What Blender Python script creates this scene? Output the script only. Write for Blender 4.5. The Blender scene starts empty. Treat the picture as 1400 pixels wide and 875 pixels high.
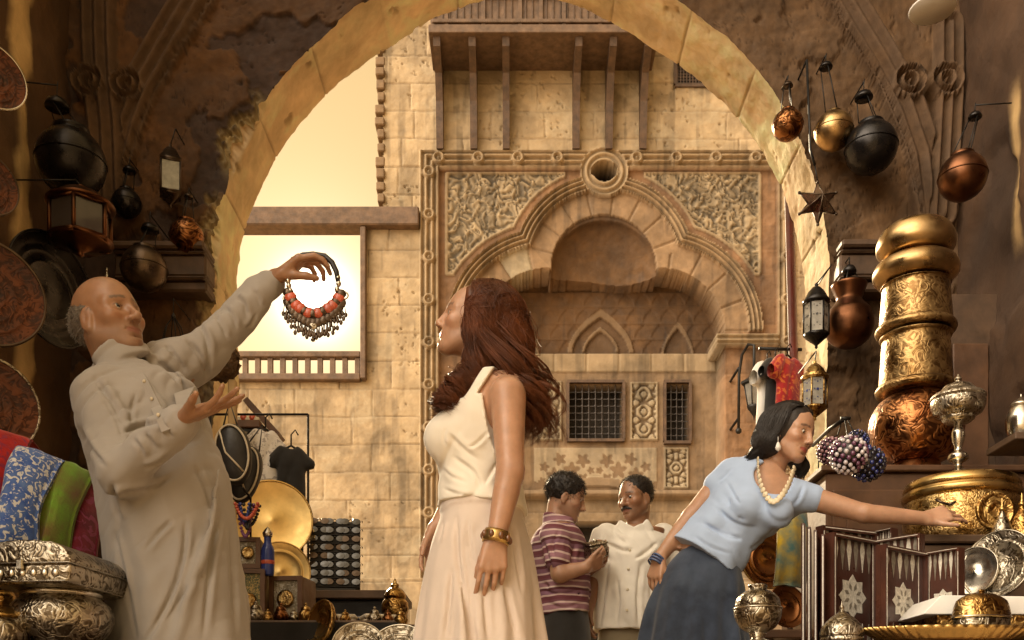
import bpy, bmesh, math, random
import numpy as np
from mathutils import Vector, Matrix
random.seed(7)
R = math.radians
F = 1361.1; HX = 700.0; HY = 1006.0; ZC = 0.35
SC = bpy.context.scene
COL = SC.collection

def W(x, y, Y):
    """real place of a spot seen at (x, y) of the photo and standing Y metres down the lane"""
    return Vector(((x-HX)*Y/F, Y, ZC+(HY-y)*Y/F))

# ------------------------------------------------------------------ noise (numpy)
def _h(ix, iy, iz, seed):
    n = (ix.astype(np.int64)*374761393 + iy.astype(np.int64)*668265263 + iz.astype(np.int64)*1274126177 + seed*974711) & 0xffffffff
    n = ((n ^ (n >> 13))*1274126177) & 0xffffffff
    n = ((n ^ (n >> 16))*2246822519) & 0xffffffff
    return ((n ^ (n >> 15)) & 0xffff)/32767.5-1.0

def vnoise(x, y, z=None, seed=0):
    x = np.asarray(x, float); y = np.asarray(y, float)
    z = np.zeros_like(x) if z is None else np.asarray(z, float)
    xi, yi, zi = np.floor(x), np.floor(y), np.floor(z)
    fx, fy, fz = x-xi, y-yi, z-zi
    fx, fy, fz = [f*f*f*(f*(f*6-15)+10) for f in (fx, fy, fz)]
    r = 0
    for a in (0, 1):
        wx = fx if a else 1-fx
        for b in (0, 1):
            wy = fy if b else 1-fy
            for c in (0, 1):
                wz = fz if c else 1-fz
                r = r + wx*wy*wz*_h(xi+a, yi+b, zi+c, seed)
    return r

def fbm(x, y, z=None, seed=0, oct=4):
    r = 0; a = 0.5
    for k in range(oct):
        s = 2.0**k
        r = r + a*vnoise(x*s, y*s, None if z is None else z*s, seed+k*17)
        a *= .5
    return r

def sstep(a, b, x):
    t = np.clip((x-a)/(b-a), 0, 1)
    return t*t*(3-2*t)

# ------------------------------------------------------------------ objects
def link(o, parent=None, loc=None):
    COL.objects.link(o)
    if parent is not None: o.parent = parent
    if loc is not None: o.location = loc
    return o

def tag(o, label=None, cat=None, group=None, kind=None):
    if label: o['label'] = label
    if cat: o['category'] = cat
    if group: o['group'] = group
    if kind: o['kind'] = kind
    return o

def thing(name, label, cat, loc=(0, 0, 0), rz=0, group=None):
    o = bpy.data.objects.new(name, None)
    o.empty_display_size = .1
    COL.objects.link(o)
    o.location = loc; o.rotation_euler = (0, 0, rz)
    return tag(o, label, cat, group)

def mesh_np(name, V, Q, mat=None, parent=None, loc=None, smooth=True, col=None):
    """mesh from numpy verts and quads"""
    V = np.asarray(V, np.float32); Q = np.asarray(Q, np.int32)
    k = Q.shape[1]
    me = bpy.data.meshes.new(name)
    me.vertices.add(len(V)); me.vertices.foreach_set('co', V.ravel())
    me.loops.add(Q.size); me.loops.foreach_set('vertex_index', Q.ravel())
    me.polygons.add(len(Q))
    me.polygons.foreach_set('loop_start', np.arange(0, Q.size, k, dtype=np.int32))
    me.polygons.foreach_set('use_smooth', np.full(len(Q), smooth, bool))
    me.update(calc_edges=True)
    if col is not None:
        at = me.color_attributes.new('Col', 'FLOAT_COLOR', 'POINT')
        c4 = np.ones((len(V), 4), np.float32); c4[:, :3] = col
        at.data.foreach_set('color', c4.ravel())
    o = bpy.data.objects.new(name, me)
    if mat: me.materials.append(mat)
    return link(o, parent, loc)

def grid_quads(nu, nv):
    i = np.arange(nu*nv).reshape(nv, nu)
    return np.stack([i[:-1, :-1], i[:-1, 1:], i[1:, 1:], i[1:, :-1]], -1).reshape(-1, 4)

class MB:
    """collects pieces into ONE mesh"""
    def __init__(s): s.v = []; s.f = []; s.sm = []
    def add(s, V, Fc, smooth=True):
        n = len(s.v)
        s.v += [tuple(p) for p in V]
        s.f += [tuple(n+i for i in q) for q in Fc]
        s.sm += [smooth]*len(Fc)
        return s
    def xf(s, M, start=0):
        for i in range(start, len(s.v)): s.v[i] = tuple(M @ Vector(s.v[i]))
        return s
    def box(s, c, d, rz=0, M=None, b=0.0):
        x, y, z = d[0]/2, d[1]/2, d[2]/2
        if b <= 0:
            V = [(sx*x, sy*y, sz*z) for sx in (-1, 1) for sy in (-1, 1) for sz in (-1, 1)]
            Fc = [(0, 1, 3, 2), (4, 6, 7, 5), (0, 4, 5, 1), (2, 3, 7, 6), (0, 2, 6, 4), (1, 5, 7, 3)]
        else:
            V = []; idx = {}
            for sx in (-1, 1):
                for sy in (-1, 1):
                    for sz in (-1, 1):
                        for a in range(3):
                            p = [sx*(x-b), sy*(y-b), sz*(z-b)]
                            p[a] = (sx*x, sy*y, sz*z)[a]
                            idx[(sx, sy, sz, a)] = len(V); V.append(tuple(p))
            Fc = []
            for a in range(3):
                o = [k for k in range(3) if k != a]
                for sg in (-1, 1):
                    q = []
                    for e, g in ((-1, -1), (1, -1), (1, 1), (-1, 1)):
                        t = [0, 0, 0]; t[a] = sg; t[o[0]] = e; t[o[1]] = g
                        q.append(idx[(*t, a)])
                    flip = (sg > 0) == (a == 1)
                    Fc.append(tuple(q[::-1] if flip else q))
            for a in range(3):
                o = [k for k in range(3) if k != a]
                for e in (-1, 1):
                    for g in (-1, 1):
                        t0 = [0, 0, 0]; t0[o[0]] = e; t0[o[1]] = g
                        t1 = list(t0); t0[a] = -1; t1[a] = 1
                        Fc.append((idx[(*t0, o[0])], idx[(*t1, o[0])], idx[(*t1, o[1])], idx[(*t0, o[1])]))
            for sx in (-1, 1):
                for sy in (-1, 1):
                    for sz in (-1, 1):
                        Fc.append(tuple(idx[(sx, sy, sz, a)] for a in range(3)))
        T = Matrix.Translation(Vector(c)) @ Matrix.Rotation(rz, 4, 'Z') if M is None else M
        return s.add([T @ Vector(p) for p in V], Fc, False)
    def lathe(s, prof, n=32, c=(0, 0, 0), M=None, wob=None, smooth=True, sy=1.0):
        V = []; Fc = []
        for r, z in prof:
            for k in range(n):
                a = 2*math.pi*k/n
                rr = r*(wob(a, z) if wob else 1)
                V.append((rr*math.cos(a), sy*rr*math.sin(a), z))
        m = len(prof)
        for i in range(m-1):
            for k in range(n):
                k2 = (k+1) % n
                Fc.append((i*n+k, i*n+k2, (i+1)*n+k2, (i+1)*n+k))
        rm = max(r for r, z in prof)
        ringlike = min(prof[0][0], prof[-1][0]) > .5*rm and abs(prof[0][1]-prof[-1][1]) < .16*rm
        if ringlike and prof[0] != prof[-1]: Fc += [((m-1)*n+k, (m-1)*n+(k+1) % n, (k+1) % n, k) for k in range(n)]
        if prof[0][0] > 1e-4 and not ringlike: Fc.append(tuple(range(n))[::-1])
        if prof[-1][0] > 1e-4 and not ringlike: Fc.append(tuple((m-1)*n+k for k in range(n)))
        T = Matrix.Translation(Vector(c)) if M is None else M
        return s.add([T @ Vector(p) for p in V], Fc, smooth)
    def tube(s, pts, rad, n=8, cap=True, flat=1.0):
        pts = [Vector(p) for p in pts]
        if not hasattr(rad, '__len__'): rad = [rad]*len(pts)
        V = []; Fc = []
        up = None
        for i, p in enumerate(pts):
            t = (pts[min(i+1, len(pts)-1)]-pts[max(i-1, 0)])
            t = t.normalized() if t.length > 1e-9 else Vector((0, 0, 1))
            if up is None:
                up = t.orthogonal().normalized() if abs(t.z) > .9 else t.cross(Vector((0, 0, 1))).normalized()
            up = (up-t*up.dot(t))
            up = up.normalized() if up.length > 1e-6 else t.orthogonal().normalized()
            b = t.cross(up)
            for k in range(n):
                a = 2*math.pi*k/n
                V.append(p+(up*math.cos(a)+b*math.sin(a)*flat)*rad[i])
        for i in range(len(pts)-1):
            for k in range(n):
                k2 = (k+1) % n
                Fc.append((i*n+k, i*n+k2, (i+1)*n+k2, (i+1)*n+k))
        if cap:
            Fc.append(tuple(range(n))[::-1]); Fc.append(tuple((len(pts)-1)*n+k for k in range(n)))
        return s.add(V, Fc, True)
    def ball(s, c, r, n=12, sc=(1, 1, 1)):
        m = max(4, n//2)
        prof = [(max(1e-5, r*math.sin(math.pi*i/m)), -r*math.cos(math.pi*i/m)) for i in range(m+1)]
        T = Matrix.Translation(Vector(c)) @ Matrix.Diagonal((*sc, 1))
        return s.lathe(prof, n, M=T)
    def prism(s, poly, y0, y1, M=None):
        """outline in XZ pushed from y0 to y1"""
        n = len(poly)
        V = [(p[0], y0, p[1]) for p in poly]+[(p[0], y1, p[1]) for p in poly]
        Fc = [tuple(range(n)), tuple(range(n, 2*n))[::-1]]+[(i, i+n, (i+1) % n+n, (i+1) % n) for i in range(n)]
        if M is not None: V = [M @ Vector(p) for p in V]
        return s.add(V, Fc, False)
    def build(s, name, mat=None, parent=None, loc=None):
        me = bpy.data.meshes.new(name)
        me.from_pydata(s.v, [], s.f)
        me.polygons.foreach_set('use_smooth', s.sm)
        me.update()
        bm = bmesh.new(); bm.from_mesh(me)
        bmesh.ops.recalc_face_normals(bm, faces=bm.faces[:])
        bm.to_mesh(me); bm.free()
        if mat: me.materials.append(mat)
        o = bpy.data.objects.new(name, me)
        return link(o, parent, loc)

def copy_tree(o, parent=None):
    c = o.copy(); COL.objects.link(c); c.parent = parent
    for ch in o.children: copy_tree(ch, c)
    return c

# ------------------------------------------------------------------ materials
def _new(name):
    m = bpy.data.materials.new(name); m.use_nodes = True
    nt = m.node_tree; b = nt.nodes['Principled BSDF']
    return m, nt, b

def N(nt, t, **kw):
    n = nt.nodes.new(t)
    for k, v in kw.items():
        if k in n.inputs.keys(): n.inputs[k].default_value = v
        else: setattr(n, k, v)
    return n

def ramp(nt, src, stops):
    r = nt.nodes.new('ShaderNodeValToRGB')
    while len(r.color_ramp.elements) < len(stops): r.color_ramp.elements.new(.5)
    for e, (p, c) in zip(r.color_ramp.elements, stops):
        e.position = p; e.color = (*c, 1) if len(c) == 3 else c
    nt.links.new(src, r.inputs[0])
    return r

def mat(name, base, rough=.6, metal=0.0, var=.25, vs=6.0, bump=.2, bs=40.0, dist=.004, col2=None, attr=False,
        sheen=0.0, trans=0.0, coat=0.0, spec=.5, stain=None, ss=1.6, rvar=.1):
    m, nt, b = _new(name); L = nt.links.new
    tc = N(nt, 'ShaderNodeTexCoord')
    nz = N(nt, 'ShaderNodeTexNoise', Scale=vs, Detail=6.0, Roughness=.6)
    L(tc.outputs['Object'], nz.inputs['Vector'])
    c2 = col2 if col2 else tuple(c*(1-var) for c in base)
    c1 = tuple(min(1, c*(1+var*.6)) for c in base)
    rp = ramp(nt, nz.outputs['Fac'], [(.32, c2), (.68, c1)])
    out = rp.outputs[0]
    if attr:
        a = N(nt, 'ShaderNodeVertexColor', layer_name='Col')
        mx = N(nt, 'ShaderNodeMix', data_type='RGBA', blend_type='MULTIPLY'); mx.inputs[0].default_value = 1
        L(out, mx.inputs[6]); L(a.outputs[0], mx.inputs[7]); out = mx.outputs[2]
    if stain:
        n2 = N(nt, 'ShaderNodeTexNoise', Scale=ss, Detail=5.0, Roughness=.65)
        L(tc.outputs['Object'], n2.inputs['Vector'])
        r2 = ramp(nt, n2.outputs['Fac'], [(.46, (0, 0, 0)), (.62, (1, 1, 1))])
        mx = N(nt, 'ShaderNodeMix', data_type='RGBA')
        L(r2.outputs[0], mx.inputs[0]); L(out, mx.inputs[6]); mx.inputs[7].default_value = (*stain, 1)
        out = mx.outputs[2]
    L(out, b.inputs['Base Color'])
    b.inputs['Metallic'].default_value = metal
    n3 = N(nt, 'ShaderNodeTexNoise', Scale=vs*2.3, Detail=3.0)
    L(tc.outputs['Object'], n3.inputs['Vector'])
    r3 = ramp(nt, n3.outputs['Fac'], [(.3, (max(.03, rough-rvar),)*3), (.7, (min(1, rough+rvar),)*3)])
    L(r3.outputs[0], b.inputs['Roughness'])
    b.inputs['Specular IOR Level'].default_value = spec
    b.inputs['Sheen Weight'].default_value = sheen
    b.inputs['Coat Weight'].default_value = coat
    if bump:
        n4 = N(nt, 'ShaderNodeTexNoise', Scale=bs, Detail=5.0, Roughness=.6)
        L(tc.outputs['Object'], n4.inputs['Vector'])
        bp = N(nt, 'ShaderNodeBump', Strength=bump, Distance=dist)
        L(n4.outputs['Fac'], bp.inputs['Height']); L(bp.outputs[0], b.inputs['Normal'])
    if trans:
        add_translucent(m, trans)
    return m

def add_translucent(m, w, col=None):
    nt = m.node_tree; L = nt.links.new
    b = nt.nodes['Principled BSDF']; o = nt.nodes['Material Output']
    t = N(nt, 'ShaderNodeBsdfTranslucent')
    if col: t.inputs[0].default_value = (*col, 1)
    elif b.inputs['Base Color'].links: L(b.inputs['Base Color'].links[0].from_socket, t.inputs[0])
    mx = N(nt, 'ShaderNodeMixShader'); mx.inputs[0].default_value = w
    L(b.outputs[0], mx.inputs[1]); L(t.outputs[0], mx.inputs[2]); L(mx.outputs[0], o.inputs[0])

def mat_engraved(name, base, dark, rough=.28, scale=60.0, depth=.0025, amount=1.0, metal=1.0, rings=0.0, cover=.5):
    """hammered or chased metal: swirling chased lines, tarnish in the cuts"""
    m, nt, b = _new(name); L = nt.links.new
    tc = N(nt, 'ShaderNodeTexCoord')
    w = N(nt, 'ShaderNodeTexNoise', Scale=scale*.28, Detail=2.0, Distortion=1.2)
    L(tc.outputs['Object'], w.inputs['Vector'])
    mm = N(nt, 'ShaderNodeMath', operation='MULTIPLY'); mm.inputs[1].default_value = 9.0
    L(w.outputs['Fac'], mm.inputs[0])
    sn = N(nt, 'ShaderNodeMath', operation='SINE'); 
    m2 = N(nt, 'ShaderNodeMath', operation='MULTIPLY'); m2.inputs[1].default_value = 3.0
    L(mm.outputs[0], m2.inputs[0]); L(m2.outputs[0], sn.inputs[0])
    v = N(nt, 'ShaderNodeTexVoronoi', Scale=scale, feature='SMOOTH_F1')
    L(tc.outputs['Object'], v.inputs['Vector'])
    ad = N(nt, 'ShaderNodeMath', operation='MULTIPLY_ADD'); ad.inputs[1].default_value = .5
    L(sn.outputs[0], ad.inputs[0]); L(v.outputs['Distance'], ad.inputs[2])
    h = ad.outputs[0]
    r = ramp(nt, h, [(.02, dark), (.38, base)])
    t = N(nt, 'ShaderNodeTexNoise', Scale=9.0, Detail=4.0); L(tc.outputs['Object'], t.inputs['Vector'])
    rt = ramp(nt, t.outputs['Fac'], [(.35, tuple(c*.55 for c in base)), (.62, (1, 1, 1))])
    mx = N(nt, 'ShaderNodeMix', data_type='RGBA', blend_type='MULTIPLY'); mx.inputs[0].default_value = .8
    L(r.outputs[0], mx.inputs[6]); L(rt.outputs[0], mx.inputs[7])
    L(mx.outputs[2], b.inputs['Base Color'])
    b.inputs['Metallic'].default_value = metal
    rr = ramp(nt, t.outputs['Fac'], [(.3, (rough*.75,)*3), (.7, (min(1, rough*1.5),)*3)])
    L(rr.outputs[0], b.inputs['Roughness'])
    bp = N(nt, 'ShaderNodeBump', Strength=.55*amount, Distance=depth)
    L(h, bp.inputs['Height']); L(bp.outputs[0], b.inputs['Normal'])
    return m

M = {}
def setup_materials():
    M['stone'] = mat('portal_stone', (.92, .90, .86), .85, vs=2.2, var=.26, bump=.5, bs=9, dist=.03, attr=True)
    M['plaster'] = mat('arch_plaster', (.9, .9, .88), .9, vs=2.6, var=.35, bump=.6, bs=22, dist=.012, attr=True)
    M['wallbrown'] = mat('side_plaster', (.16, .09, .045), .9, vs=1.8, var=.5, bump=.6, bs=16, dist=.012, stain=(.07, .04, .022))
    M['pave'] = mat('paving', (.52, .39, .24), .85, vs=2.5, var=.35, bump=.4, bs=12, dist=.01)
    M['wood'] = mat('old_wood', (.085, .048, .026), .6, vs=7, var=.45, bump=.35, bs=50)
    M['woodmid'] = mat('balcony_wood', (.13, .078, .045), .7, vs=5, var=.4, bump=.4, bs=30, dist=.01)
    M['woodred'] = mat('red_wood', (.060, .020, .012), .35, vs=9, var=.4, bump=.2, bs=60, coat=.3)
    M['iron'] = mat('black_iron', (.02, .018, .016), .45, metal=.6, var=.3, bump=.2)
    M['darkhole'] = mat('dark_inside', (.012, .009, .007), .9)
    M['roof'] = mat('unseen_roof_boards', (.07, .045, .028), .8, var=.4)
    M['brass'] = mat_engraved('chased_brass', (.62, .42, .16), (.20, .10, .03), .30, 70)
    M['brassfine'] = mat_engraved('fine_brass', (.64, .45, .19), (.24, .13, .04), .28, 130, .0015)
    M['brassplain'] = mat('plain_brass', (.58, .39, .15), .27, metal=1, var=.35, bump=.12, bs=30, rvar=.1)
    M['copper'] = mat_engraved('chased_copper', (.36, .16, .06), (.10, .038, .014), .3, 45)
    M['copperplain'] = mat('plain_copper', (.34, .145, .055), .30, metal=1, var=.4, bump=.15, bs=18, rvar=.12)
    M['silver'] = mat_engraved('chased_silver', (.56, .50, .40), (.16, .125, .085), .30, 90, .002)
    M['silverplain'] = mat('plain_silver', (.60, .55, .46), .24, metal=1, var=.3, bump=.1, bs=30)
    M['tarnish'] = mat('tarnished_metal', (.10, .070, .048), .33, metal=.85, var=.55, bump=.4, bs=16, dist=.006)
    M['blackmetal'] = mat('blackened_metal', (.024, .021, .020), .30, metal=.7, var=.5, bump=.35, bs=15, dist=.006)
    M['glassdark'] = mat('dark_glass', (.03, .03, .035), .1, var=.3, coat=.6, bump=0)
    M['leatherblack'] = mat('black_leather', (.02, .018, .017), .45, var=.3, bump=.3, bs=60)
    M['cream'] = mat('cream_trim', (.62, .54, .40), .7, var=.2)
# ------------------------------------------------------------------ camera, sun, sky
SUND = Vector((-.33, 1.0, .455)).normalized()
def setup_world():
    cam = bpy.data.cameras.new('camera'); co = bpy.data.objects.new('camera', cam); COL.objects.link(co)
    co.location = (0, 0, ZC); co.rotation_euler = (R(90), 0, 0)
    cam.sensor_width = 36; cam.lens = 36*F/1400; cam.shift_y = (HY-437.5)/1400
    cam.clip_start = .05; cam.clip_end = 500
    SC.camera = co
    sun = bpy.data.lights.new('sun', 'SUN'); sun.energy = 3.6; sun.angle = R(.6); sun.color = (1, .80, .52)
    so = bpy.data.objects.new('sun', sun); COL.objects.link(so)
    so.rotation_euler = (-SUND).to_track_quat('-Z', 'Y').to_euler()
    so.location = (-3, 14, 9)
    w = bpy.data.worlds.new('World'); SC.world = w; w.use_nodes = True
    nt = w.node_tree; L = nt.links.new
    bg = nt.nodes['Background']
    sky = N(nt, 'ShaderNodeTexSky'); sky.sky_type = 'NISHITA'; sky.sun_disc = False
    sky.sun_elevation = math.asin(SUND.z); sky.sun_rotation = math.atan2(SUND.x, SUND.y)
    sky.air_density = 1.6; sky.dust_density = 6.0; sky.ozone_density = .3
    bg.inputs[1].default_value = .15
    # dusty evening air: warm tint over the whole dome, brighter close around the sun
    hs = N(nt, 'ShaderNodeHueSaturation'); hs.inputs['Saturation'].default_value = .15
    L(sky.outputs[0], hs.inputs['Color'])
    tint = N(nt, 'ShaderNodeMix', data_type='RGBA', blend_type='MULTIPLY'); tint.inputs[0].default_value = 1
    tint.inputs[7].default_value = (.018, .0130, .0068, 1)
    L(hs.outputs[0], tint.inputs[6])
    tc = N(nt, 'ShaderNodeTexCoord')
    nm = N(nt, 'ShaderNodeVectorMath', operation='NORMALIZE')
    L(tc.outputs['Generated'], nm.inputs[0])
    GLOW = Vector((-.197, 1.0, .44)).normalized()      # sun's visible glow, added to the sky apart from the lamp's direction
    SKY_FILL = Vector((-.72, -.52, .52)).normalized()     # sky brightness added high behind the viewer as front fill
    def lobe(d, p, k, c):
        dt = N(nt, 'ShaderNodeVectorMath', operation='DOT_PRODUCT'); dt.inputs[1].default_value = d
        L(nm.outputs[0], dt.inputs[0])
        a = N(nt, 'ShaderNodeMath', operation='MAXIMUM'); a.inputs[1].default_value = 0
        L(dt.outputs['Value'], a.inputs[0])
        pw = N(nt, 'ShaderNodeMath', operation='POWER'); pw.inputs[1].default_value = p
        L(a.outputs[0], pw.inputs[0])
        sc = N(nt, 'ShaderNodeVectorMath', operation='SCALE'); sc.inputs[0].default_value = tuple(k*x for x in c)
        L(pw.outputs[0], sc.inputs['Scale'])
        return sc.outputs[0]
    acc = tint.outputs[2]
    K = 1/.15
    hz = N(nt, 'ShaderNodeVectorMath', operation='ADD'); hz.inputs[1].default_value = (.52*K, .340*K, .142*K)
    L(acc, hz.inputs[0]); acc = hz.outputs[0]
    for d, p, k, c in ((GLOW, 3000, 2.2, (1, .95, .82)), (GLOW, 420, .28, (1, .92, .74)), (GLOW, 45, .10, (1, .84, .62)), (SUND, 14, .02, (1, .80, .45)),
                       (SKY_FILL, 6, 7.2, (1, .875, .71))):
        ad = N(nt, 'ShaderNodeVectorMath', operation='ADD')
        L(acc, ad.inputs[0]); L(lobe(d, p, k*K, c), ad.inputs[1]); acc = ad.outputs[0]
    L(acc, bg.inputs[0])
    SC.view_settings.view_transform = 'Standard'; SC.view_settings.look = 'None'
    SC.view_settings.exposure = 0.55; SC.view_settings.gamma = 1
    cy = SC.cycles
    cy.use_denoising = True
    cy.max_bounces = 7; cy.diffuse_bounces = 4; cy.glossy_bounces = 4; cy.transmission_bounces = 4; cy.transparent_max_bounces = 8
    cy.caustics_reflective = False; cy.caustics_refractive = False
    cy.sample_clamp_indirect = 6.0

# ------------------------------------------------------------------ the portal building across the court
DF = 24.0; PXF = DF/F
def poly_d(px, py, pts, closed=False):
    """distance to a polyline, and how far along it"""
    best = np.full(px.shape, 1e9); al = np.zeros(px.shape); acc = 0.0
    n = len(pts)
    for i in range(n if closed else n-1):
        (x0, y0), (x1, y1) = pts[i], pts[(i+1) % n]
        L = math.hypot(x1-x0, y1-y0)+1e-9
        t = np.clip(((px-x0)*(x1-x0)+(py-y0)*(y1-y0))/L**2, 0, 1)
        d = np.hypot(px-x0-t*(x1-x0), py-y0-t*(y1-y0))
        k = d < best
        best = np.where(k, d, best); al = np.where(k, acc+t*L, al); acc += L
    return best, al

def rect_sd(u, v, x0, y0, x1, y1):
    dx = np.maximum(x0-u, u-x1); dy = np.maximum(y0-v, v-y1)
    return np.where((dx > 0) & (dy > 0), np.hypot(np.maximum(dx, 0), np.maximum(dy, 0)), np.maximum(dx, dy))

def blocks(u, v, ch, lmin, lmax, seed, gw=1.1):
    """ashlar: returns groove mask 0..1 and a random value per block"""
    row = np.floor(v/ch).astype(int)
    g = np.clip(1-np.minimum(v-row*ch, (row+1)*ch-v)/gw, 0, 1)
    val = np.zeros(u.shape)
    for r in np.unique(row):
        rg = random.Random(int(seed*1000+r))
        k = row == r
        x = 200-rg.random()*lmax; e = [x]
        while x < 1400:
            x += lmin+(lmax-lmin)*rg.random(); e.append(x)
        e = np.array(e); uu = u[k]
        i = np.searchsorted(e, uu)
        d = np.minimum(np.abs(uu-e[np.clip(i-1, 0, len(e)-1)]), np.abs(e[np.clip(i, 0, len(e)-1)]-uu))
        g[k] = np.maximum(g[k], np.clip(1-d/gw, 0, 1))
        val[k] = _h(i, i*0+r, i*0, seed)
    return g, val

def arabesque(u, v, s, seed):
    """winding carved tendrils, 0..1"""
    wx = u+9*vnoise(u/14, v/14, seed=seed); wy = v+9*vnoise(u/14, v/14, seed=seed+5)
    a = np.sin(wx/s+2.2*vnoise(wx/9, wy/9, seed=seed+1))*np.cos(wy/s+2.2*vnoise(wx/9, wy/9, seed=seed+2))
    b = np.abs(vnoise(wx/(s*1.5), wy/(s*1.5), seed=seed+3))
    return np.clip(.55+.5*a-.9*(1-sstep(0, .22, b)), 0, 1)

def strap(u, v, cx, cy, w, h, seed):
    """symmetrical geometric strapwork inside a small panel, 0..1"""
    x = np.abs(u-cx); y = np.abs(v-cy)
    a = np.cos(x*2*math.pi/(w/2.0))*np.cos(y*2*math.pi/(h/3.5))
    b = np.cos((x+y)*2*math.pi/(w/1.6))*np.cos((x-y)*2*math.pi/(w/1.6))
    r = np.abs(a+.8*b)
    return sstep(.15, .55, r)

def facade():
    st = 1.45
    u1 = np.arange(300, 1120, st); v1 = np.arange(-60, 1032, st)
    u, v = np.meshgrid(u1, v1)
    h = np.zeros(u.shape)                      # metres, + = away from the viewer
    c = np.zeros(u.shape+(3,))
    def paint(mask, col):
        m = np.clip(mask, 0, 1)[..., None]
        c[:] = c*(1-m)+np.array(col)*m
    S = PXF
    # ashlar
    g, val = blocks(u+3*fbm(u/60, v/60, seed=3), v+2*fbm(u/50, v/50, seed=4), 38, 52, 118, 11)
    tone = 1+.13*val+.22*fbm(u/22, v/22, seed=9)
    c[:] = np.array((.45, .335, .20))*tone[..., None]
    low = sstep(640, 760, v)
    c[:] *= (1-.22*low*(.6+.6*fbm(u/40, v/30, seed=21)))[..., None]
    h += .035*g + .012*fbm(u/7, v/7, seed=2) - .02*val*.5
    pit = sstep(.42, .5, fbm(u/5.0, v/5.0, seed=44))*(fbm(u/70, v/70, seed=45) > .08)
    h += .05*pit
    paint(g*.55, (.20, .135, .075))
    # ---- tall frame round the portal
    FX0, FY0, FX1, FY1 = 575, 207, 1087, 690
    inF = rect_sd(u, v, FX0, FY0, FX1, 2000)
    e = -inF                                   # px inside the frame
    band = (e > 0) & (e < 24)
    prof = -.07-.06*np.cos(e*2*math.pi/8.0)
    h = np.where(band, prof+.01*fbm(u/5, v/5, seed=5), h)
    paint(band*1.0, (.345, .245, .140))
    for k in range(9):                         # looped knots on the frame
        for (kx, ky) in ((587, 238+58*k), (1075, 238+58*k), (600+54*k, 219)):
            d = np.hypot(u-kx, v-ky)
            kn = d < 9.5
            h = np.where(kn, -.13-.05*np.cos(d*2*math.pi/6.2), h)
    c *= np.where(band, .82+.25*(np.cos(e*2*math.pi/8.0) > -.3), 1)[..., None]
    field = e >= 24
    g2, val2 = blocks(u, v, 34, 40, 90, 29, .9)
    red = np.array((.235, .130, .064))*(1+.16*val2+.3*fbm(u/18, v/18, seed=31))[..., None]
    c[:] = np.where(field[..., None], red, c)
    h = np.where(field, .06+.012*g2+.015*fbm(u/6, v/6, seed=33), h)
    # ---- three lobed arch
    top = np.hypot(u-826, v-364)-72
    lo1 = np.hypot(u-747, v-452)-86; lo2 = np.hypot(u-905, v-452)-86
    box = rect_sd(u, v, 661, 452, 991, 2000)
    sd = np.minimum(np.minimum(top, np.minimum(lo1, lo2)), box)
    arch = field & (v < 452)
    # spandrels
    for side in (0, 1):
        pan = -rect_sd(u, v, *((612, 237, 770, 372) if side == 0 else (884, 237, 1037, 372)))
        m = np.minimum(pan, sd-66)
        ins = (m > 0) & arch
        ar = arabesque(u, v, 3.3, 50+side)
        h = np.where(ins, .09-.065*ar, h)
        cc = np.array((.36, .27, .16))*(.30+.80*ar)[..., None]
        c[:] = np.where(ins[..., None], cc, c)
        rim = (m > -4) & (m <= 0) & arch
        h = np.where(rim, .02, h)
        paint(rim*1.0, (.33, .24, .14))
    mo = arch & (sd > 33) & (sd < 52)
    h = np.where(mo, -.05-.06*np.cos((sd-33)*2*math.pi/6.3), h)
    paint(mo*1.0, (.315, .215, .118))
    c *= np.where(mo, .8+.28*(np.cos((sd-33)*2*math.pi/6.3) > -.2), 1)[..., None]
    # voussoirs, red and white by turns
    vo = arch & (sd > 0) & (sd <= 33)
    ang = np.where(v < 364, np.arctan2(v-364, u-826), 0)
    useL = (lo1 < top) & (u < 826); useR = (lo2 < top) & (u >= 826)
    ang = np.arctan2(v-364, u-826)
    ang = np.where(useL, np.arctan2(v-452, u-747)+.35, ang); ang = np.where(useR, np.arctan2(v-452, u-905)-.35, ang)
    kk = np.floor(ang/.36).astype(int)
    white = (_h(kk, kk*0+useL*3+useR*5, kk*0, 61) > .1) & (useL | useR)
    vg = np.clip(1-np.abs(ang/.36-np.round(ang/.36))*18, 0, 1)
    vc = np.where(white[..., None], np.array((.36, .29, .19)), np.array((.265, .170, .092)))*(1+.12*_h(kk, kk*0, kk*0, 5)+.25*fbm(u/9, v/9, seed=71))[..., None]
    c[:] = np.where(vo[..., None], vc, c); h = np.where(vo, .05+.05*vg, h)
    # ---- recess
    rec = field & (sd <= 0)
    dep = np.minimum(1.25, .25+.0+(-sd)*.09)
    h = np.where(rec, 1.0+.015*g2+.015*fbm(u/7, v/7, seed=35), h)
    # hood: quarter dome over the upper lobe
    hood = rec & (v < 374+3*np.sin((u-826)/20.0)) & (np.abs(u-826) < 74)
    rr = np.clip(np.hypot(u-826, (v-372)*1.0)/74, 0, 1)
    h = np.where(hood, .12+.50*np.sqrt(1-rr**2)+.012*fbm(u/8, v/8, seed=36), h)
    rc = np.array((.108, .055, .020))*(1+.14*val2+.35*fbm(u/14, v/14, seed=37))[..., None]  # recess stone coloured darker, standing in for its shade
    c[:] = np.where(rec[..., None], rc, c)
    # tiers of little niches under the hood
    tier = rec & ~hood & (v > 376) & (v < 464)
    rw_ = np.floor((v-376)/22.0); fx_ = ((u-826)/24.0+.5*(rw_ % 2)) % 1.0; fy_ = ((v-376)/22.0) % 1.0
    a_ = np.abs(fx_-.5)*2
    nin = tier & (fy_ > 1.0-.92*np.sqrt(np.clip(1-a_, 0, 1))) & (fy_ < .94)
    h = np.where(tier, .92+.028*rw_+.022*nin, h)
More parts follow.
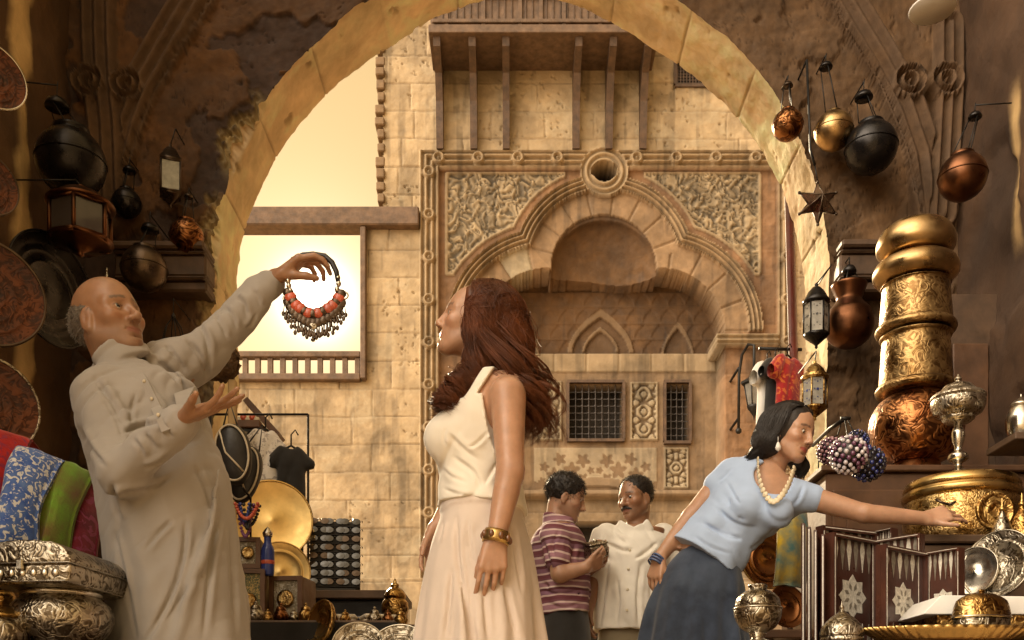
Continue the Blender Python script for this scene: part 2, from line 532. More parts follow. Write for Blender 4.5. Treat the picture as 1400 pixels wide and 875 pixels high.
    # stalactite corners inside the recess, and a small blind arch at the back
    for sx in (-1, 1):
        for j in range(4):
            cx = 826+sx*(82+14*j); cy = 392+17*j
            for (qx, qy, rw) in ((cx, cy, 15), (cx-sx*16, cy+12, 13)):
                d = np.hypot((u-qx)/rw, (v-qy)/(rw*1.25))
                k = rec & (d < 1) & (v > qy-rw) & False
                h = np.where(k, 1.02-.05*(4-j)*np.sqrt(np.clip(1-d, 0, 1))-.18+.03*(d > .82), h)
                paint(k*.7, (.42, .31, .18))
    for (cx, cy, wd, ht) in ((826, 462, 40, 52), (826, 460, 22, 30), (936, 470, 20, 44), (716, 470, 20, 44)):
        a = np.abs(u-cx)/wd; y = (cy-v)/ht
        ins = rec & (y > 0) & (a < 1) & (y < np.sqrt(np.clip(1-a, 0, 1)))
        edge = rec & (y > 0) & (a < 1.18) & (y < 1.12*np.sqrt(np.clip(1.18-a, 0, 2))) & ~ins
        h = np.where(edge, .975, np.where(ins, 1.05, h)); paint(edge*.8, (.20, .13, .07)); paint(ins*.5, (.10, .058, .028))
    # frieze and window storey under the hood
    low = field & (v >= 466)
    fr = rec & (v > 464) & (v < 490)
    fk = np.floor((u-668)/46).astype(int)
    h = np.where(fr, .86+.03*np.clip(1-np.abs((u-668)/46-np.round((u-668)/46))*26, 0, 1), h)
    paint(fr*1.0, (.30, .22, .13)); c *= np.where(fr, 1+.16*_h(fk, fk*0, fk*0, 3), 1)[..., None]
    cor = field & (v > 458) & (v < 474) & ((u < 676) | (u > 978))
    h = np.where(cor, -.16+.05*np.cos((v-458)*2*math.pi/7), h); paint(cor*1.0, (.33, .24, .14))
    st2 = rec & (v >= 490)
    h = np.where(st2, .9+.01*fbm(u/8, v/8, seed=38), h)
    sc_ = np.array((.235, .155, .086))*(1+.3*fbm(u/20, v/20, seed=39))[..., None]
    c[:] = np.where(st2[..., None], sc_, c)
    for (x0, y0, x1, y1, sc, sed) in ((733, 503, 771, 587, 1, 1), (867, 505, 907, 588, 1, 2), (915, 597, 951, 656, 1, 3)):
        m = -rect_sd(u, v, x0, y0, x1, y1)
        ins = (m > 0)
        ar = strap(u, v, (x0+x1)/2, (y0+y1)/2, x1-x0, y1-y0, sed)
        h = np.where(ins, np.where(m < 3, .84, .93-.07*ar), h)
        c[:] = np.where(ins[..., None], np.where((m < 3)[..., None], np.array((.31, .24, .15)), np.array((.16, .108, .06))*(1-ar[..., None])+np.array((.34, .27, .175))*ar[..., None]), c)
    # inlaid marble panel with leaf shapes
    m = -rect_sd(u, v, 731, 598, 906, 655)
    x = np.abs(u-818); y = v-628
    lf = np.zeros(u.shape)
    for (cx, cy, r0) in ((17, -12, 11), (33, 2, 13), (17, 14, 9), (50, -14, 10), (58, 9, 12), (44, 20, 8), (72, -3, 8), (75, 17, 6), (6, 2, 6)):
        d = np.hypot(x-cx, y-cy); a = np.arctan2(y-cy, x-cx)
        lf = np.maximum(lf, sstep(1.05, .9, d/(r0*(.78+.22*np.cos(5*a+cx)))))
    lf = np.where(y > 19+.0007*x*x*-1+4, 1, lf)*1.0
    ins = m > 0
    c[:] = np.where(ins[..., None], np.array((.35, .275, .18))*(1-lf[..., None])+np.array((.19, .122, .066))*lf[..., None], c)
    h = np.where(ins, .88+.012*lf, h)
    # relieving arch and ledge
    dd = np.hypot(u-818, v-820)
    seg = rec & (np.abs(dd-174) < 6) & (np.abs(u-818) < 84) & (v < 668)
    h = np.where(seg, .84, h); paint(seg*1.0, (.26, .18, .105))
    led = field & (v > 660) & (v < 672)
    h = np.where(led, .62+.04*np.cos((v-660)*math.pi/6), h); paint(led*1.0, (.25, .17, .098))
    bas = field & (v >= 672)
    gb, vb = blocks(u, v, 46, 70, 150, 83)
    h = np.where(bas, .84+.03*gb+.014*fbm(u/7, v/7, seed=40)-.02*vb, h)
    c[:] = np.where(bas[..., None], np.array((.255, .180, .105))*(1+.18*vb+.3*fbm(u/24, v/24, seed=41))[..., None], c); paint(bas*gb*.6, (.15, .10, .055))
    # window and door holes
    for (x0, y0, x1, y1) in ((781, 507, 856, 586), (918, 507, 950, 589), (778, 704, 852, 1040), (925, 84, 985, 116)):
        ins = rect_sd(u, v, x0, y0, x1, y1) < 0
        h = np.where(ins, np.where(v < 200, .35, 1.5), h); paint(ins*1.0, (.03, .022, .015))
    # roundel
    d = np.hypot(u-826, v-236)
    ro = d < 33
    h = np.where(ro, -.05-.04*np.cos(d*2*math.pi/8.2), h); paint(ro*1.0, (.33, .235, .135))
    c *= np.where(ro, .8+.28*(np.cos(d*2*math.pi/8.2) > -.2), 1)[..., None]
    ho = ((u-826)/18)**2+((v-235)/12.5)**2 < 1
    h = np.where(ho, .7, h); paint(ho*1.0, (.03, .02, .015))
    # plinth
    pl = v > 792
    h = np.where(pl & ~(rect_sd(u, v, 778, 704, 852, 1040) < 0), -.28+.03*g, h)
    # soot and rain streaks
    st_ = sstep(.10, .45, fbm(u/9.0, v/95.0, seed=91)+.5*fbm(u/40, v/60, seed=92))
    so_ = sstep(.05, .40, fbm(u/70+5, v/55, seed=93)+.35*fbm(u/14, v/14, seed=94))
    c *= (1-.28*st_-.22*so_)[..., None]
    pale = sstep(.18, .38, fbm(u/38+9, v/30, seed=95)+.3*fbm(u/9, v/9, seed=96))*(rect_sd(u, v, 560, 200, 1100, 700) > 0)
    c[:] = c*(1-.35*pale[..., None])+np.array((.52, .43, .29))*.35*pale[..., None]
    # outline of the building (the sky shows left of it)
    keep = np.where(v < 290, u > 523+2.2*fbm(v/6, v*0, seed=8), np.where(v < 521, u > 499, u > 0))
    V = np.stack([(u-HX)*S, DF+h, ZC+(HY-v)*S], -1).reshape(-1, 3)
    Q = grid_quads(len(u1), len(v1))
    kq = keep.reshape(-1)[Q].all(1)
    Q = Q[kq]
    used = np.unique(Q); rm = np.full(len(V), -1); rm[used] = np.arange(len(used))
    V = V[used]; Q = rm[Q]; C = np.clip(c.reshape(-1, 3)[used], .01, .9)
    b = thing('portal_building', 'sand coloured stone building with carved three lobed portal and wooden balcony beyond the arch', 'building', W(826, 1006+.35*F/DF, DF))
    off = np.array(b.location)
    mesh_np('carved_front', V-off, Q, M['stone'], b, col=C)
    def wp(x, y, d=0): return Vector(((x-HX)*S, DF+d, ZC+(HY-y)*S))-b.location
    def bx(mb, x0, y0, x1, y1, d0, d1, b_=0):
        a, e2 = wp(x0, y0, d0), wp(x1, y1, d1)
        mb.box((a+e2)/2, (abs(e2.x-a.x), abs(e2.y-a.y), abs(e2.z-a.z)), b=b_)
    mb = MB()
    bx(mb, 524, -60, 1119, 289.5, 1.8, 9); bx(mb, 500, 290.5, 1119, 521, 1.8, 9); bx(mb, 100, 522, 1119, 1026, 1.82, 9)
    bx(mb, 525.5, -60, 560, 289.2, .1, 1.79); bx(mb, 501, 291, 560, 520.8, .1, 1.79); bx(mb, 301, 523.5, 560, 1026, .12, 1.81)
    bx(mb, 100, 521.5, 300, 1026, .05, 1.8)
    w = mb.build('wall_body', mat('wall_body_stone', (.42, .30, .17), .9, var=.3, bump=.5, bs=8, dist=.03), b)
    mb = MB()
    rg = random.Random(3)
    y = 62
    while y < 284:
        hh = rg.uniform(9, 13)
        bx(mb, 513+rg.uniform(0, 4), y, 526, y+hh, -.02-rg.uniform(0, .1), .5, .02); y += hh+rg.uniform(4, 7)
    mb.build('toothing_stone', mat('toothing', (.20, .13, .07), .9), b)
    # timber lintel, posts and balustrade of the open loggia
    mb = MB(); a = wp(322, 303); e2 = wp(574, 300)
    bx(mb, 322, 289, 574, 314, -.25, .3, .03)
    mb.build('timber_lintel', M['woodmid'], b)
    mb = MB(); bx(mb, 494, 314.4, 501.5, 521, -.2, .1, .02); mb.build('window_post', M['woodmid'], b)
    mb = MB(); bx(mb, 310, 483, 493.8, 491, -.16, .1, .02); bx(mb, 310, 514, 493.8, 523, -.2, .1, .02)
    for x in range(316, 494, 17): bx(mb, x, 491.2, x+6.5, 513.8, -.1, .04)
    mb.build('balustrade', M['woodmid'], b)
    # windows
    for (x0, y0, x1, y1, nx, nz) in ((781, 507, 856, 586, 8, 8), (918, 507, 950, 589, 4, 8)):
        wd = MB()
        for q in ((x0-3, y0-4, x1+3, y0), (x0-3, y1, x1+3, y1+4), (x0-4, y0, x0, y1), (x1, y0, x1+4, y1)): bx(wd, *q, .78, 1.0)
        wo = wd.build('window', M['wood'], b)
        gm = MB()
        for i in range(1, nx):
            x = x0+(x1-x0)*i/nx; bx(gm, x-.5, y0, x+.5, y1, .95, .985)
        for i in range(1, nz):
            y = y0+(y1-y0)*i/nz; bx(gm, x0, y-.5, x1, y+.5, .99, 1.02)
        for i in range(1, nx):
            for j in range(1, nz): gm.ball(wp(x0+(x1-x0)*i/nx, y0+(y1-y0)*j/nz, .985), .035, 6)
        gm.build('iron_grille', mat('window_iron', (.07, .06, .055), .5, .5), wo)
    lw = MB()
    for q in ((923, 80, 987, 84), (923, 116, 987, 120), (921, 84, 925, 116)): bx(lw, *q, -.05, .15)
    lo = lw.build('window', M['wood'], b)
    lm = MB()
    for i in range(14): bx(lm, 926+4.2*i, 84, 927.6+4.2*i, 116, .05, .08)
    for i in range(8): bx(lm, 925, 85+4.1*i, 985, 86.6+4.1*i, .082, .11)
    lm.build('lattice', M['wood'], lo)
    # balcony
    bal = MB()
    bx(bal, 594, -70, 889, 86, -1.1, .0); bo = bal.build('wooden_balcony', M['woodmid'], b)
    fm = MB()
    for q in ((592, 86.4, 891, 97), (596, 37, 887, 44), (596, 74, 887, 79), (596, 20, 887, 24)): bx(fm, *q, -1.32 if q[1] > 80 else -1.2, -1.102 if q[1] < 80 else .0, .012)
    for x in (594, 612, 660, 708, 735, 765, 812, 862, 880): bx(fm, x, -70, x+5, 86, -1.16, -1.103)
    fm.build('balcony_frame', M['woodmid'], bo)
    pm = MB()
    sh_ = mat('grey_shutter', (.17, .125, .08), .75, vs=4)
    for x in (661, 766):
        pm = MB(); bx(pm, x, -40, x+46, 37, -1.26, -1.165, .02); pm.build('shutter', sh_, bo)
    sm = MB()
    for x in np.arange(600, 884, 9.0): bx(sm, x, 46, x+1.4, 74, -1.13, -1.103)
    sm.build('board_joint', M['wood'], bo)
    for x in (602, 648, 692, 787, 832, 878):
        k = MB()
        p = [wp(x, 97.5, -1.2), wp(x, 97.5, .0), wp(x, 206, .0), wp(x, 208, -.16), wp(x, 190, -.24), wp(x, 150, -.34), wp(x, 122, -.6), wp(x, 108, -1.15)]
        hw = 4.6*S
        V = [(q.x-hw, q.y, q.z) for q in p]+[(q.x+hw, q.y, q.z) for q in p]; n = len(p)
        k.add(V, [tuple(range(n)), tuple(range(n, 2*n))[::-1]]+[(i, i+n, (i+1) % n+n, (i+1) % n) for i in range(n)], False)
        k.build('bracket', M['wood'], bo)
    return b

# ------------------------------------------------------------------ the arch wall of the covered market
YA = 6.0; YB = 6.49; SA = YA/F
def arch_outline(n=560):
    """front edge of the opening in photo px, from the left foot over the top to the right foot"""
    P = []
    for v in np.linspace(1085, 372, 230): P.append((293+2.2*math.sin(v/60), v))
    for t in np.linspace(0, math.pi, n):
        s = math.sin(t)
        P.append((713-420*math.cos(t), 365-420*s-34*max(0, (s-.75)/.25)**3))
    for v in np.linspace(372, 1085, 230): P.append((1133+1.5*math.sin(v/50), v))
    return np.array(P)

def arch_wall():
    P = arch_outline(); n = len(P)
    X0, X1, VT, VB = 88, 1316, -210, 1085.4
    C0 = np.array([713, 700.])
    # outward rays to the outer rectangle
    D = P-C0; 
    D[P[:, 1] > 700, 1] = 0
    t = np.full(n, 1e9)
    for k, (lo, hi) in enumerate(((X0, X1), (VT, VB))):
        d = D[:, k]; p = P[:, k]
        with np.errstate(divide='ignore', invalid='ignore'):
            tt = np.where(d > 1e-6, (hi-p)/d, np.where(d < -1e-6, (lo-p)/d, 1e9))
        t = np.minimum(t, tt)
    E = P+D*t[:, None]
    # the arris: broken away on the left
    sidx = np.arange(n)
    nrm = D/np.linalg.norm(D, axis=1)[:, None]
    brk = np.zeros(n)
    for a, b_, w in ((150, 222, 1.0), (285, 470, .75), (470, 700, .3)):
        brk = np.maximum(brk, w*sstep(a-25, a+10, P[:, 1])*sstep(b_+30, b_-10, P[:, 1])*(P[:, 0] < 420))
    jag = np.clip(.5+.9*fbm(sidx/6.0, sidx*0+3, seed=4), 0, 1.3)
    chip = 1.2*np.clip(fbm(sidx/4.0, sidx*0, seed=9), 0, 1)+brk*20*jag
    Pc = P+nrm*chip[:, None]
    m = 150
    tt = np.linspace(0, 1, m)**1.25
    U = Pc[None, :, 0]+(E[None, :, 0]-Pc[None, :, 0])*tt[:, None]
    V_ = Pc[None, :, 1]+(E[None, :, 1]-Pc[None, :, 1])*tt[:, None]
    u, v = U, V_
    h = .03*fbm(u/60, v/60, seed=1)+.008*fbm(u/9, v/9, seed=2)
    fl = fbm(u/75+3, v/60, seed=6)                       # flaked render: two coats of plaster
    coat = sstep(.02, .07, fl+.1*fbm(u/12, v/12, seed=7))
    h += .02*coat
    pl = np.array((.100, .050, .022)); gr = np.array((.044, .029, .026)); ora = np.array((.135, .062, .020))
    k = sstep(-.1, .35, fbm(u/95, v/80+4, seed=12))[..., None]
    c = pl*(1-k)+ora*k
    c = c*(1-coat[..., None]*.75)+gr*coat[..., None]*.75
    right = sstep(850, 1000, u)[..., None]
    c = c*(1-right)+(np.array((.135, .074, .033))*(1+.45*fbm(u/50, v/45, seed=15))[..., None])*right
    cr = np.abs(fbm(u/55, v/40, seed=19)) < .006
    h += .012*cr
    c *= (1-.4*cr)[..., None]
    c *= (1+.35*fbm(u/7, v/7, seed=13))[..., None]
    # carved ribs
    def rib(pts, w, ridges, hgt, u, v):
        d, al = poly_d(u, v, pts)
        ins = d < w
        q = d/w
        pr = hgt*(.45+.55*np.cos(q*ridges*math.pi)**2)*sstep(1.0, .93, q)
        return ins, pr, al
    ribs = [([(300, -60), (262, 0), (225, 62), (192, 120), (172, 170), (158, 230), (150, 300)], 24, 1.5, .08),
            ([(136, -20), (137, 60), (140, 120), (146, 180), (150, 300)], 25, 1.5, .08),
            ([(1120, -60), (1160, 10), (1205, 85), (1240, 150), (1262, 215), (1272, 300)], 25, 1.5, .08),
            ([(1296, 40), (1296, 120), (1292, 200), (1286, 300)], 20, 1.5, .08),
            ([(1098, -60), (1150, 38), (1200, 118), (1235, 200), (1254, 280), (1262, 330)], 3.5, 1, .05),
            ([(330, -60), (292, 5), (250, 70), (214, 132), (190, 190), (172, 250)], 3.5, 1, .05)]
    for pts, w, rd, hg in ribs:
        ins, pr, al = rib(pts, w, rd, hg, u, v)
        h = np.where(ins, -pr, h)
        c = np.where(ins[..., None], np.array((.115, .064, .031))*(1+.3*fbm(u/8, v/8, seed=23))[..., None], c)
    for (kx, ky) in ((126, 120), (178, 124), (1238, 120), (1288, 118)):
        d = np.hypot(u-kx, v-ky)
        ins = d < 22
        h = np.where(ins, -.05-.05*np.cos(d*2*math.pi/10.5), h)
        c = np.where(ins[..., None], np.array((.13, .073, .036))*(1+.2*fbm(u/8, v/8, seed=24))[..., None], c)
    # ragged fringe of bare stone along the broken arris
    dist = np.hypot(u-Pc[None, :, 0], v-Pc[None, :, 1])
    raw = brk[None, :]*sstep(24, 4, dist+22*fbm(u/8, v/8, seed=31))
    h = h+raw*(.05+.05*fbm(u/4.5, v/4.5, seed=33))
    c = c*(1-raw[..., None])+np.array((.52, .40, .20))*raw[..., None]
    wthing = thing('arch_wall', 'weathered brown plaster wall pierced by the big stone arch', 'wall', (0, YA, 0))
    off = np.array((0, YA, 0))
    V = np.stack([(u-HX)*SA, YA+h, ZC+(HY-v)*SA], -1)
    V[..., 2] = np.maximum(V[..., 2], 0)
    Q = grid_quads(n, m)[:, ::-1]
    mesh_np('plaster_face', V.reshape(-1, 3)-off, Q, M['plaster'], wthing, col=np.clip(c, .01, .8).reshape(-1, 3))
    # soffit of the arch: dressed voussoirs
    md = 46
    q = np.linspace(0, 1, md)
    front = V[0]
    nx = D/np.linalg.norm(D, axis=1)[:, None]
    # arc length for the joints
    al = np.concatenate([[0], np.cumsum(np.linalg.norm(np.diff(P, axis=0), axis=1))])
    jt = 118.0
    jj = al/jt; ji = np.floor(jj).astype(int)
    gv = np.clip(1-np.abs(jj-np.round(jj))*jt/1.6, 0, 1)
    A, QQ = np.meshgrid(al, q)
    r = .010*fbm(A/14, QQ*6, seed=51)+.018*fbm(A/60, QQ*2, seed=52)
    r += .016*gv[None, :]
    cav = sstep(.46, .56, fbm(A/30, QQ*4+2, seed=55))
    r += .02*cav
    base = np.stack([(P[:, 0]-HX)*SA, np.full(n, YA), ZC+(HY-P[:, 1])*SA], -1)
    out = np.stack([nx[:, 0], np.zeros(n), -nx[:, 1]], -1)
    S = base[None]+out[None]*r[..., None]
    S[..., 1] = YA+QQ*(YB-YA)
    ease = sstep(0, .22, QQ)[..., None]
    S = S*ease+(front[None]+np.array((0, 1, 0))*QQ[..., None]*(YB-YA))*(1-ease)
    S[..., 2] = np.maximum(S[..., 2], 0)
    sc = np.array((.90, .70, .42))*(1+.10*_h(ji, ji*0, ji*0, 3))[None, :, None]*(1+.22*fbm(A/20, QQ*5, seed=57))[..., None]
    pk = sstep(.05, .3, fbm(A/60+7, QQ*3, seed=58))[..., None]
    sc = sc*(1-pk*.35)+np.array((.62, .40, .23))*pk*.35
    sc *= (1-.35*gv[None, :, None]-.3*cav[..., None])
    mesh_np('arch_soffit', S.reshape(-1, 3)-off, grid_quads(n, md), M['plaster'], wthing, col=np.clip(sc, .01, .85).reshape(-1, 3))
    # far face, plain
    B0 = S[-1]; B1 = np.stack([(E[:, 0]-HX)*SA, np.full(n, YB), np.maximum(0, ZC+(HY-E[:, 1])*SA)], -1)
    mesh_np('far_face', np.concatenate([B0, B1])-off, grid_quads(n, 2), M['plaster'], wthing, col=np.tile((.4, .28, .15), (2*n, 1)))
    # wooden impost mouldings
    for (x0, x1, y0, y1) in ((168, 291, 348, 410), (1138, 1222, 346, 410)):
        mb = MB()
        for (a, b_, d) in ((0, .16, .13), (.165, .24, .105), (.245, .70, .085), (.705, .78, .10), (.785, 1.0, .07)):
            p0, p1 = W(x0, y0+(y1-y0)*a, YA), W(x1, y0+(y1-y0)*b_, YA)
            mb.box(((p0.x+p1.x)/2, -d/2, (p0.z+p1.z)/2), (abs(p1.x-p0.x), d+.1, abs(p1.z-p0.z)), b=.012)
        mb.build('impost_moulding', M['wood'], wthing)
    return wthing

def side_walls():
    for name, X, sgn, lab, y0 in (('side_wall', -2.665, 1, 'brown plaster side wall at the left edge hung with round metal trays', 0.2),
                              ('side_wall', 2.69, -1, 'dark brown plaster side wall at the right edge behind the tall brass stack', 0.2)):
        yy = np.arange(y0, 6.2, .035); zz = np.arange(0, 5.7, .035)
        y, z = np.meshgrid(yy, zz)
        h = .05*fbm(y*1.6, z*1.6, seed=3+sgn)+.012*fbm(y*9, z*9, seed=6)
        fl = sstep(.0, .06, fbm(y*.9+5, z*.7, seed=9+sgn)+.08*fbm(y*7, z*7, seed=8))
        h += .03*fl
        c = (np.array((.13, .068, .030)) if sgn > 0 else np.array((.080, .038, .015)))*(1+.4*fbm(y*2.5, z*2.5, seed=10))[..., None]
        c = c*(1-fl[..., None]*.5)+np.array((.06, .034, .02))*fl[..., None]*.5
        if sgn > 0:      # pale strips of sunlight painted into the plaster colour
            sun_patch = sstep(.06, .0, np.abs(y-5.42-.10*fbm(z*2.2, z*0, seed=3)-.0*z)-.10*sstep(.9, 1.5, z)*(.55+.7*fbm(z*2.4+2, y*1.1, seed=4)))*sstep(1.0, 1.4, z)
            c = c*(1-sun_patch[..., None])+np.array((.78, .55, .26))*sun_patch[..., None]; h -= .01*sun_patch
        else:
            sun_patch = sstep(.05, .0, np.abs(y-5.33)-.10*(.4+.9*fbm(z*2.2+1, y*1.0, seed=14)))*sstep(2.9, 3.1, z)*sstep(3.9, 3.7, z)  # sunlit patch put into the right wall's colour
            c = c*(1-sun_patch[..., None])+np.array((.70, .46, .20))*sun_patch[..., None]
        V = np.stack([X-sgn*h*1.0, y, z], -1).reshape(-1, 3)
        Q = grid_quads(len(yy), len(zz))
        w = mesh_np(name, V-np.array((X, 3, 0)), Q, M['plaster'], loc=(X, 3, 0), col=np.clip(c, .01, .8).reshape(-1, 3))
        mb = MB(); mb.box((-sgn*.32, 0.15, 2.85), (.4, 6.1, 5.7)); mb.build('wall_body', M['wallbrown'], w)
        tag(w, lab, 'wall')
    # boarded roof on beams, out of view, cut short to set the light
    t = thing('unseen_roof_strip', 'unseen boarded timber roof strip above the arch wall, sized for the light below', 'roof', (0, 5.0, 5.72))
    mb = MB(); mb.box((0, 1.05, .06), (6.2, 1.6, .1)); mb.build('unseen_boards', M['roof'], t)
    for k in range(2):
        mb = MB(); mb.box((0, .35+.45*k, -.08), (5.9, .16, .17), b=.01); mb.build('unseen_beam', M['wood'], t)

def ground():
    g = 70
    xs = np.linspace(-60, 60, 121); ys = np.linspace(-40, 90, 131)
    x, y = np.meshgrid(xs, ys)
    V = np.stack([x, y, .0*x], -1).reshape(-1, 3)
    o = mesh_np('ground', V, grid_quads(121, 131), M['pave']); tag(o, kind='structure')
    # unseen block added on the right, keeps sky light off that side
    t = thing('court_shade_block', 'plain tall unseen stone block added to shade the right side of the courtyard', 'building', (11.5, 15, 0))
    mb = MB(); mb.box((0, 0, 7), (6, 15.5, 14)); mb.build('wall', mat('shade_block_stone', (.40, .28, .16), .9, var=.3, bump=.5, bs=6, dist=.03), t)
# ------------------------------------------------------------------ sculpting: smooth solids turned into one continuous mesh
def V3(*a): return np.array(a, float)
def rc(a, b, r1, r2=None):
    a = np.array(a, float); b = np.array(b, float); r2 = r1 if r2 is None else r2
    ab = b-a; L2 = max(ab.dot(ab), 1e-9)
    def f(p):
        q = p-a; t = np.clip(q@ab/L2, 0, 1)
        return np.linalg.norm(q-t[:, None]*ab, axis=1)-(r1+(r2-r1)*t)
    return f
def chain(pts, rad):
    fs = [rc(pts[i], pts[i+1], rad[i], rad[i+1]) for i in range(len(pts)-1)]
    def f(p):
        d = fs[0](p)
        for g in fs[1:]: d = np.minimum(d, g(p))
        return d
    return f
def el(c, r, Rm=None):
    c = np.array(c, float); r = np.array(r, float)
    def f(p):
        q = p-c
        if Rm is not None: q = q@Rm
        k0 = np.linalg.norm(q/r, axis=1); k1 = np.linalg.norm(q/(r*r), axis=1)+1e-9
        return k0*(k0-1)/k1
    return f
def rb(c, hf, rad, Rm=None):
    c = np.array(c, float); hf = np.array(hf, float)
    def f(p):
        q = p-c
        if Rm is not None: q = q@Rm
        q = np.abs(q)-(hf-rad)
        return np.linalg.norm(np.maximum(q, 0), axis=1)+np.minimum(q.max(1), 0)-rad
    return f
def loft(rings, fold=None):
    """rings: (centre, unit axis u, ru, rv); the spine runs through the centres. fold(angle, t) adds to the radius"""
    C = np.array([r[0] for r in rings], float)
    ax = C[-1]-C[0]; L = np.linalg.norm(ax); ax = ax/L
    s = (C-C[0])@ax
    U = np.array([r[1] for r in rings], float)
    ru = np.array([r[2] for r in rings], float); rv = np.array([r[3] for r in rings], float)
    def itp(t, a):
        # smooth (Catmull-Rom like) interpolation
        i = np.clip(np.searchsorted(s, t)-1, 0, len(s)-2)
        w = (t-s[i])/(s[i+1]-s[i]); 
        m = np.gradient(a, s, axis=0)
        h = (s[i+1]-s[i])
        if a.ndim > 1: w = w[:, None]; h = h[:, None]
        w2 = w*w; w3 = w2*w
        return (2*w3-3*w2+1)*a[i]+(w3-2*w2+w)*h*m[i]+(-2*w3+3*w2)*a[i+1]+(w3-w2)*h*m[i+1]
    def f(p):
        t0 = (p-C[0])@ax; t = np.clip(t0, 0, L)
        c = itp(t, C); u = itp(t, U); u = u-(u@ax)[:, None]*ax; u /= np.linalg.norm(u, axis=1)[:, None]
        v = np.cross(ax, u)
        q = p-c; q = q-(q@ax)[:, None]*ax
        x = (q*u).sum(1); y = (q*v).sum(1)
        a = itp(t, ru); b = itp(t, rv)
        if fold is not None:
            g = fold(np.arctan2(y/b, x/a), t/L); a = a+g; b = b+g
        k0 = np.sqrt((x/a)**2+(y/b)**2); k1 = np.sqrt((x/a**2)**2+(y/b**2)**2)+1e-9
        d = np.where(k0 < 1e-3, -np.minimum(a, b), k0*(k0-1)/k1)
        e = np.abs(t0-L/2)-L/2
        return np.where(e > 0, np.hypot(np.maximum(d, 0), e), np.maximum(d, e))
    return f

class Fr:
    """local frame: fwd, left, up as columns"""
    def __init__(s, o, fwd, up, sc=1.0):
        f = np.array(fwd, float); f /= np.linalg.norm(f)
        u = np.array(up, float); u -= f*u.dot(f); u /= np.linalg.norm(u)
        s.o = np.array(o, float); s.R = np.stack([f, np.cross(u, f), u], 1); s.s = sc
    def w(s, *p): return s.o+s.R@(np.array(p, float)*s.s)
    def loc(s, P): return (P-s.o)@s.R/s.s
    def wrap(s, f): return lambda p: f((p-s.o)@s.R/s.s)*s.s
    def rot(s): return Matrix(s.R.tolist()).to_4x4()
    def mat(s): return Matrix.Translation(Vector(s.o)) @ s.rot() @ Matrix.Scale(s.s, 4)

class Sculpt:
    def __init__(s): s.pr = []; s.disp = None; s.bb = [[], []]
    def u(s, f, k=.012): s.pr.append((f, 'u', k)); return s
    def sub(s, f, k=.006): s.pr.append((f, 's', k)); return s
    def it(s, f, k=.004): s.pr.append((f, 'i', k)); return s
    def crease(s, a, b, r, k=.02):
        s.pr.append((rc(a, b, r, r*.5), 's', k)); return s
    def fold(s, pts, r, k=.025):
        s.pr.append((chain(pts, r if hasattr(r, '__len__') else [r]*len(pts)), 'u', k)); return s
    @staticmethod
    def comb(d, e, op, k):
        if op == 'u':
            h = np.clip(.5+.5*(d-e)/k, 0, 1); return d*(1-h)+e*h-k*h*(1-h)
        if op == 's':
            e = -e; h = np.clip(.5-.5*(d-e)/k, 0, 1); return d*(1-h)+e*h+k*h*(1-h)
        h = np.clip(.5-.5*(d-e)/k, 0, 1); return d*(1-h)+e*h+k*h*(1-h)
    def mesh(s, lo, hi, hstep):
        lo = np.array(lo, float); hi = np.array(hi, float)
        B = 8
        nb = np.ceil((hi-lo)/(hstep*B)).astype(int)
        n = nb*B
        bi = np.stack(np.meshgrid(*[np.arange(k) for k in nb], indexing='ij'), -1).reshape(-1, 3)
        cen = lo+(bi+.5)*B*hstep-hstep/2
        hd = hstep*B*.87
        dc = [f(cen) for f, _, _ in s.pr]
        d = None
        for (f, op, k), e in zip(s.pr, dc): d = e.copy() if d is None else s.comb(d, e, op, k)
        D = np.repeat(np.repeat(np.repeat(np.where(d < 0, -1., 1.).reshape(nb).astype(np.float32), B, 0), B, 1), B, 2)
        act = np.abs(d) < hd*1.6+.02
        o = np.stack(np.meshgrid(*[np.arange(B)]*3, indexing='ij'), -1).reshape(-1, 3)
        dcA = np.array(dc)[:, act]; bA = bi[act]
        kk = np.array([k for _, _, k in s.pr])
        # group blocks by the set of pieces that matter there
        near = dcA < (hd*2.0+kk[:, None]*1.2+.01)
        from collections import defaultdict
        grp = defaultdict(list)
        for j in range(near.shape[1]): grp[near[:, j].tobytes()].append(j)
        for key, js in grp.items():
            us = np.frombuffer(key, bool)
            bb = bA[js]
            ii = (bb[:, None, :]*B+o[None]).reshape(-1, 3)
            p = lo+ii*hstep
            d = None
            for q, (f, op, k) in enumerate(s.pr):
                if not us[q] and op != 'i': continue
                e = f(p)
                if d is None: d = e if op == 'u' else np.full(len(p), .1)
                else: d = s.comb(d, e, op, k)
            if d is None: continue
            if s.disp is not None: d = d+s.disp(p)
            D[ii[:, 0], ii[:, 1], ii[:, 2]] = d
        return surface_nets(D, lo, hstep)

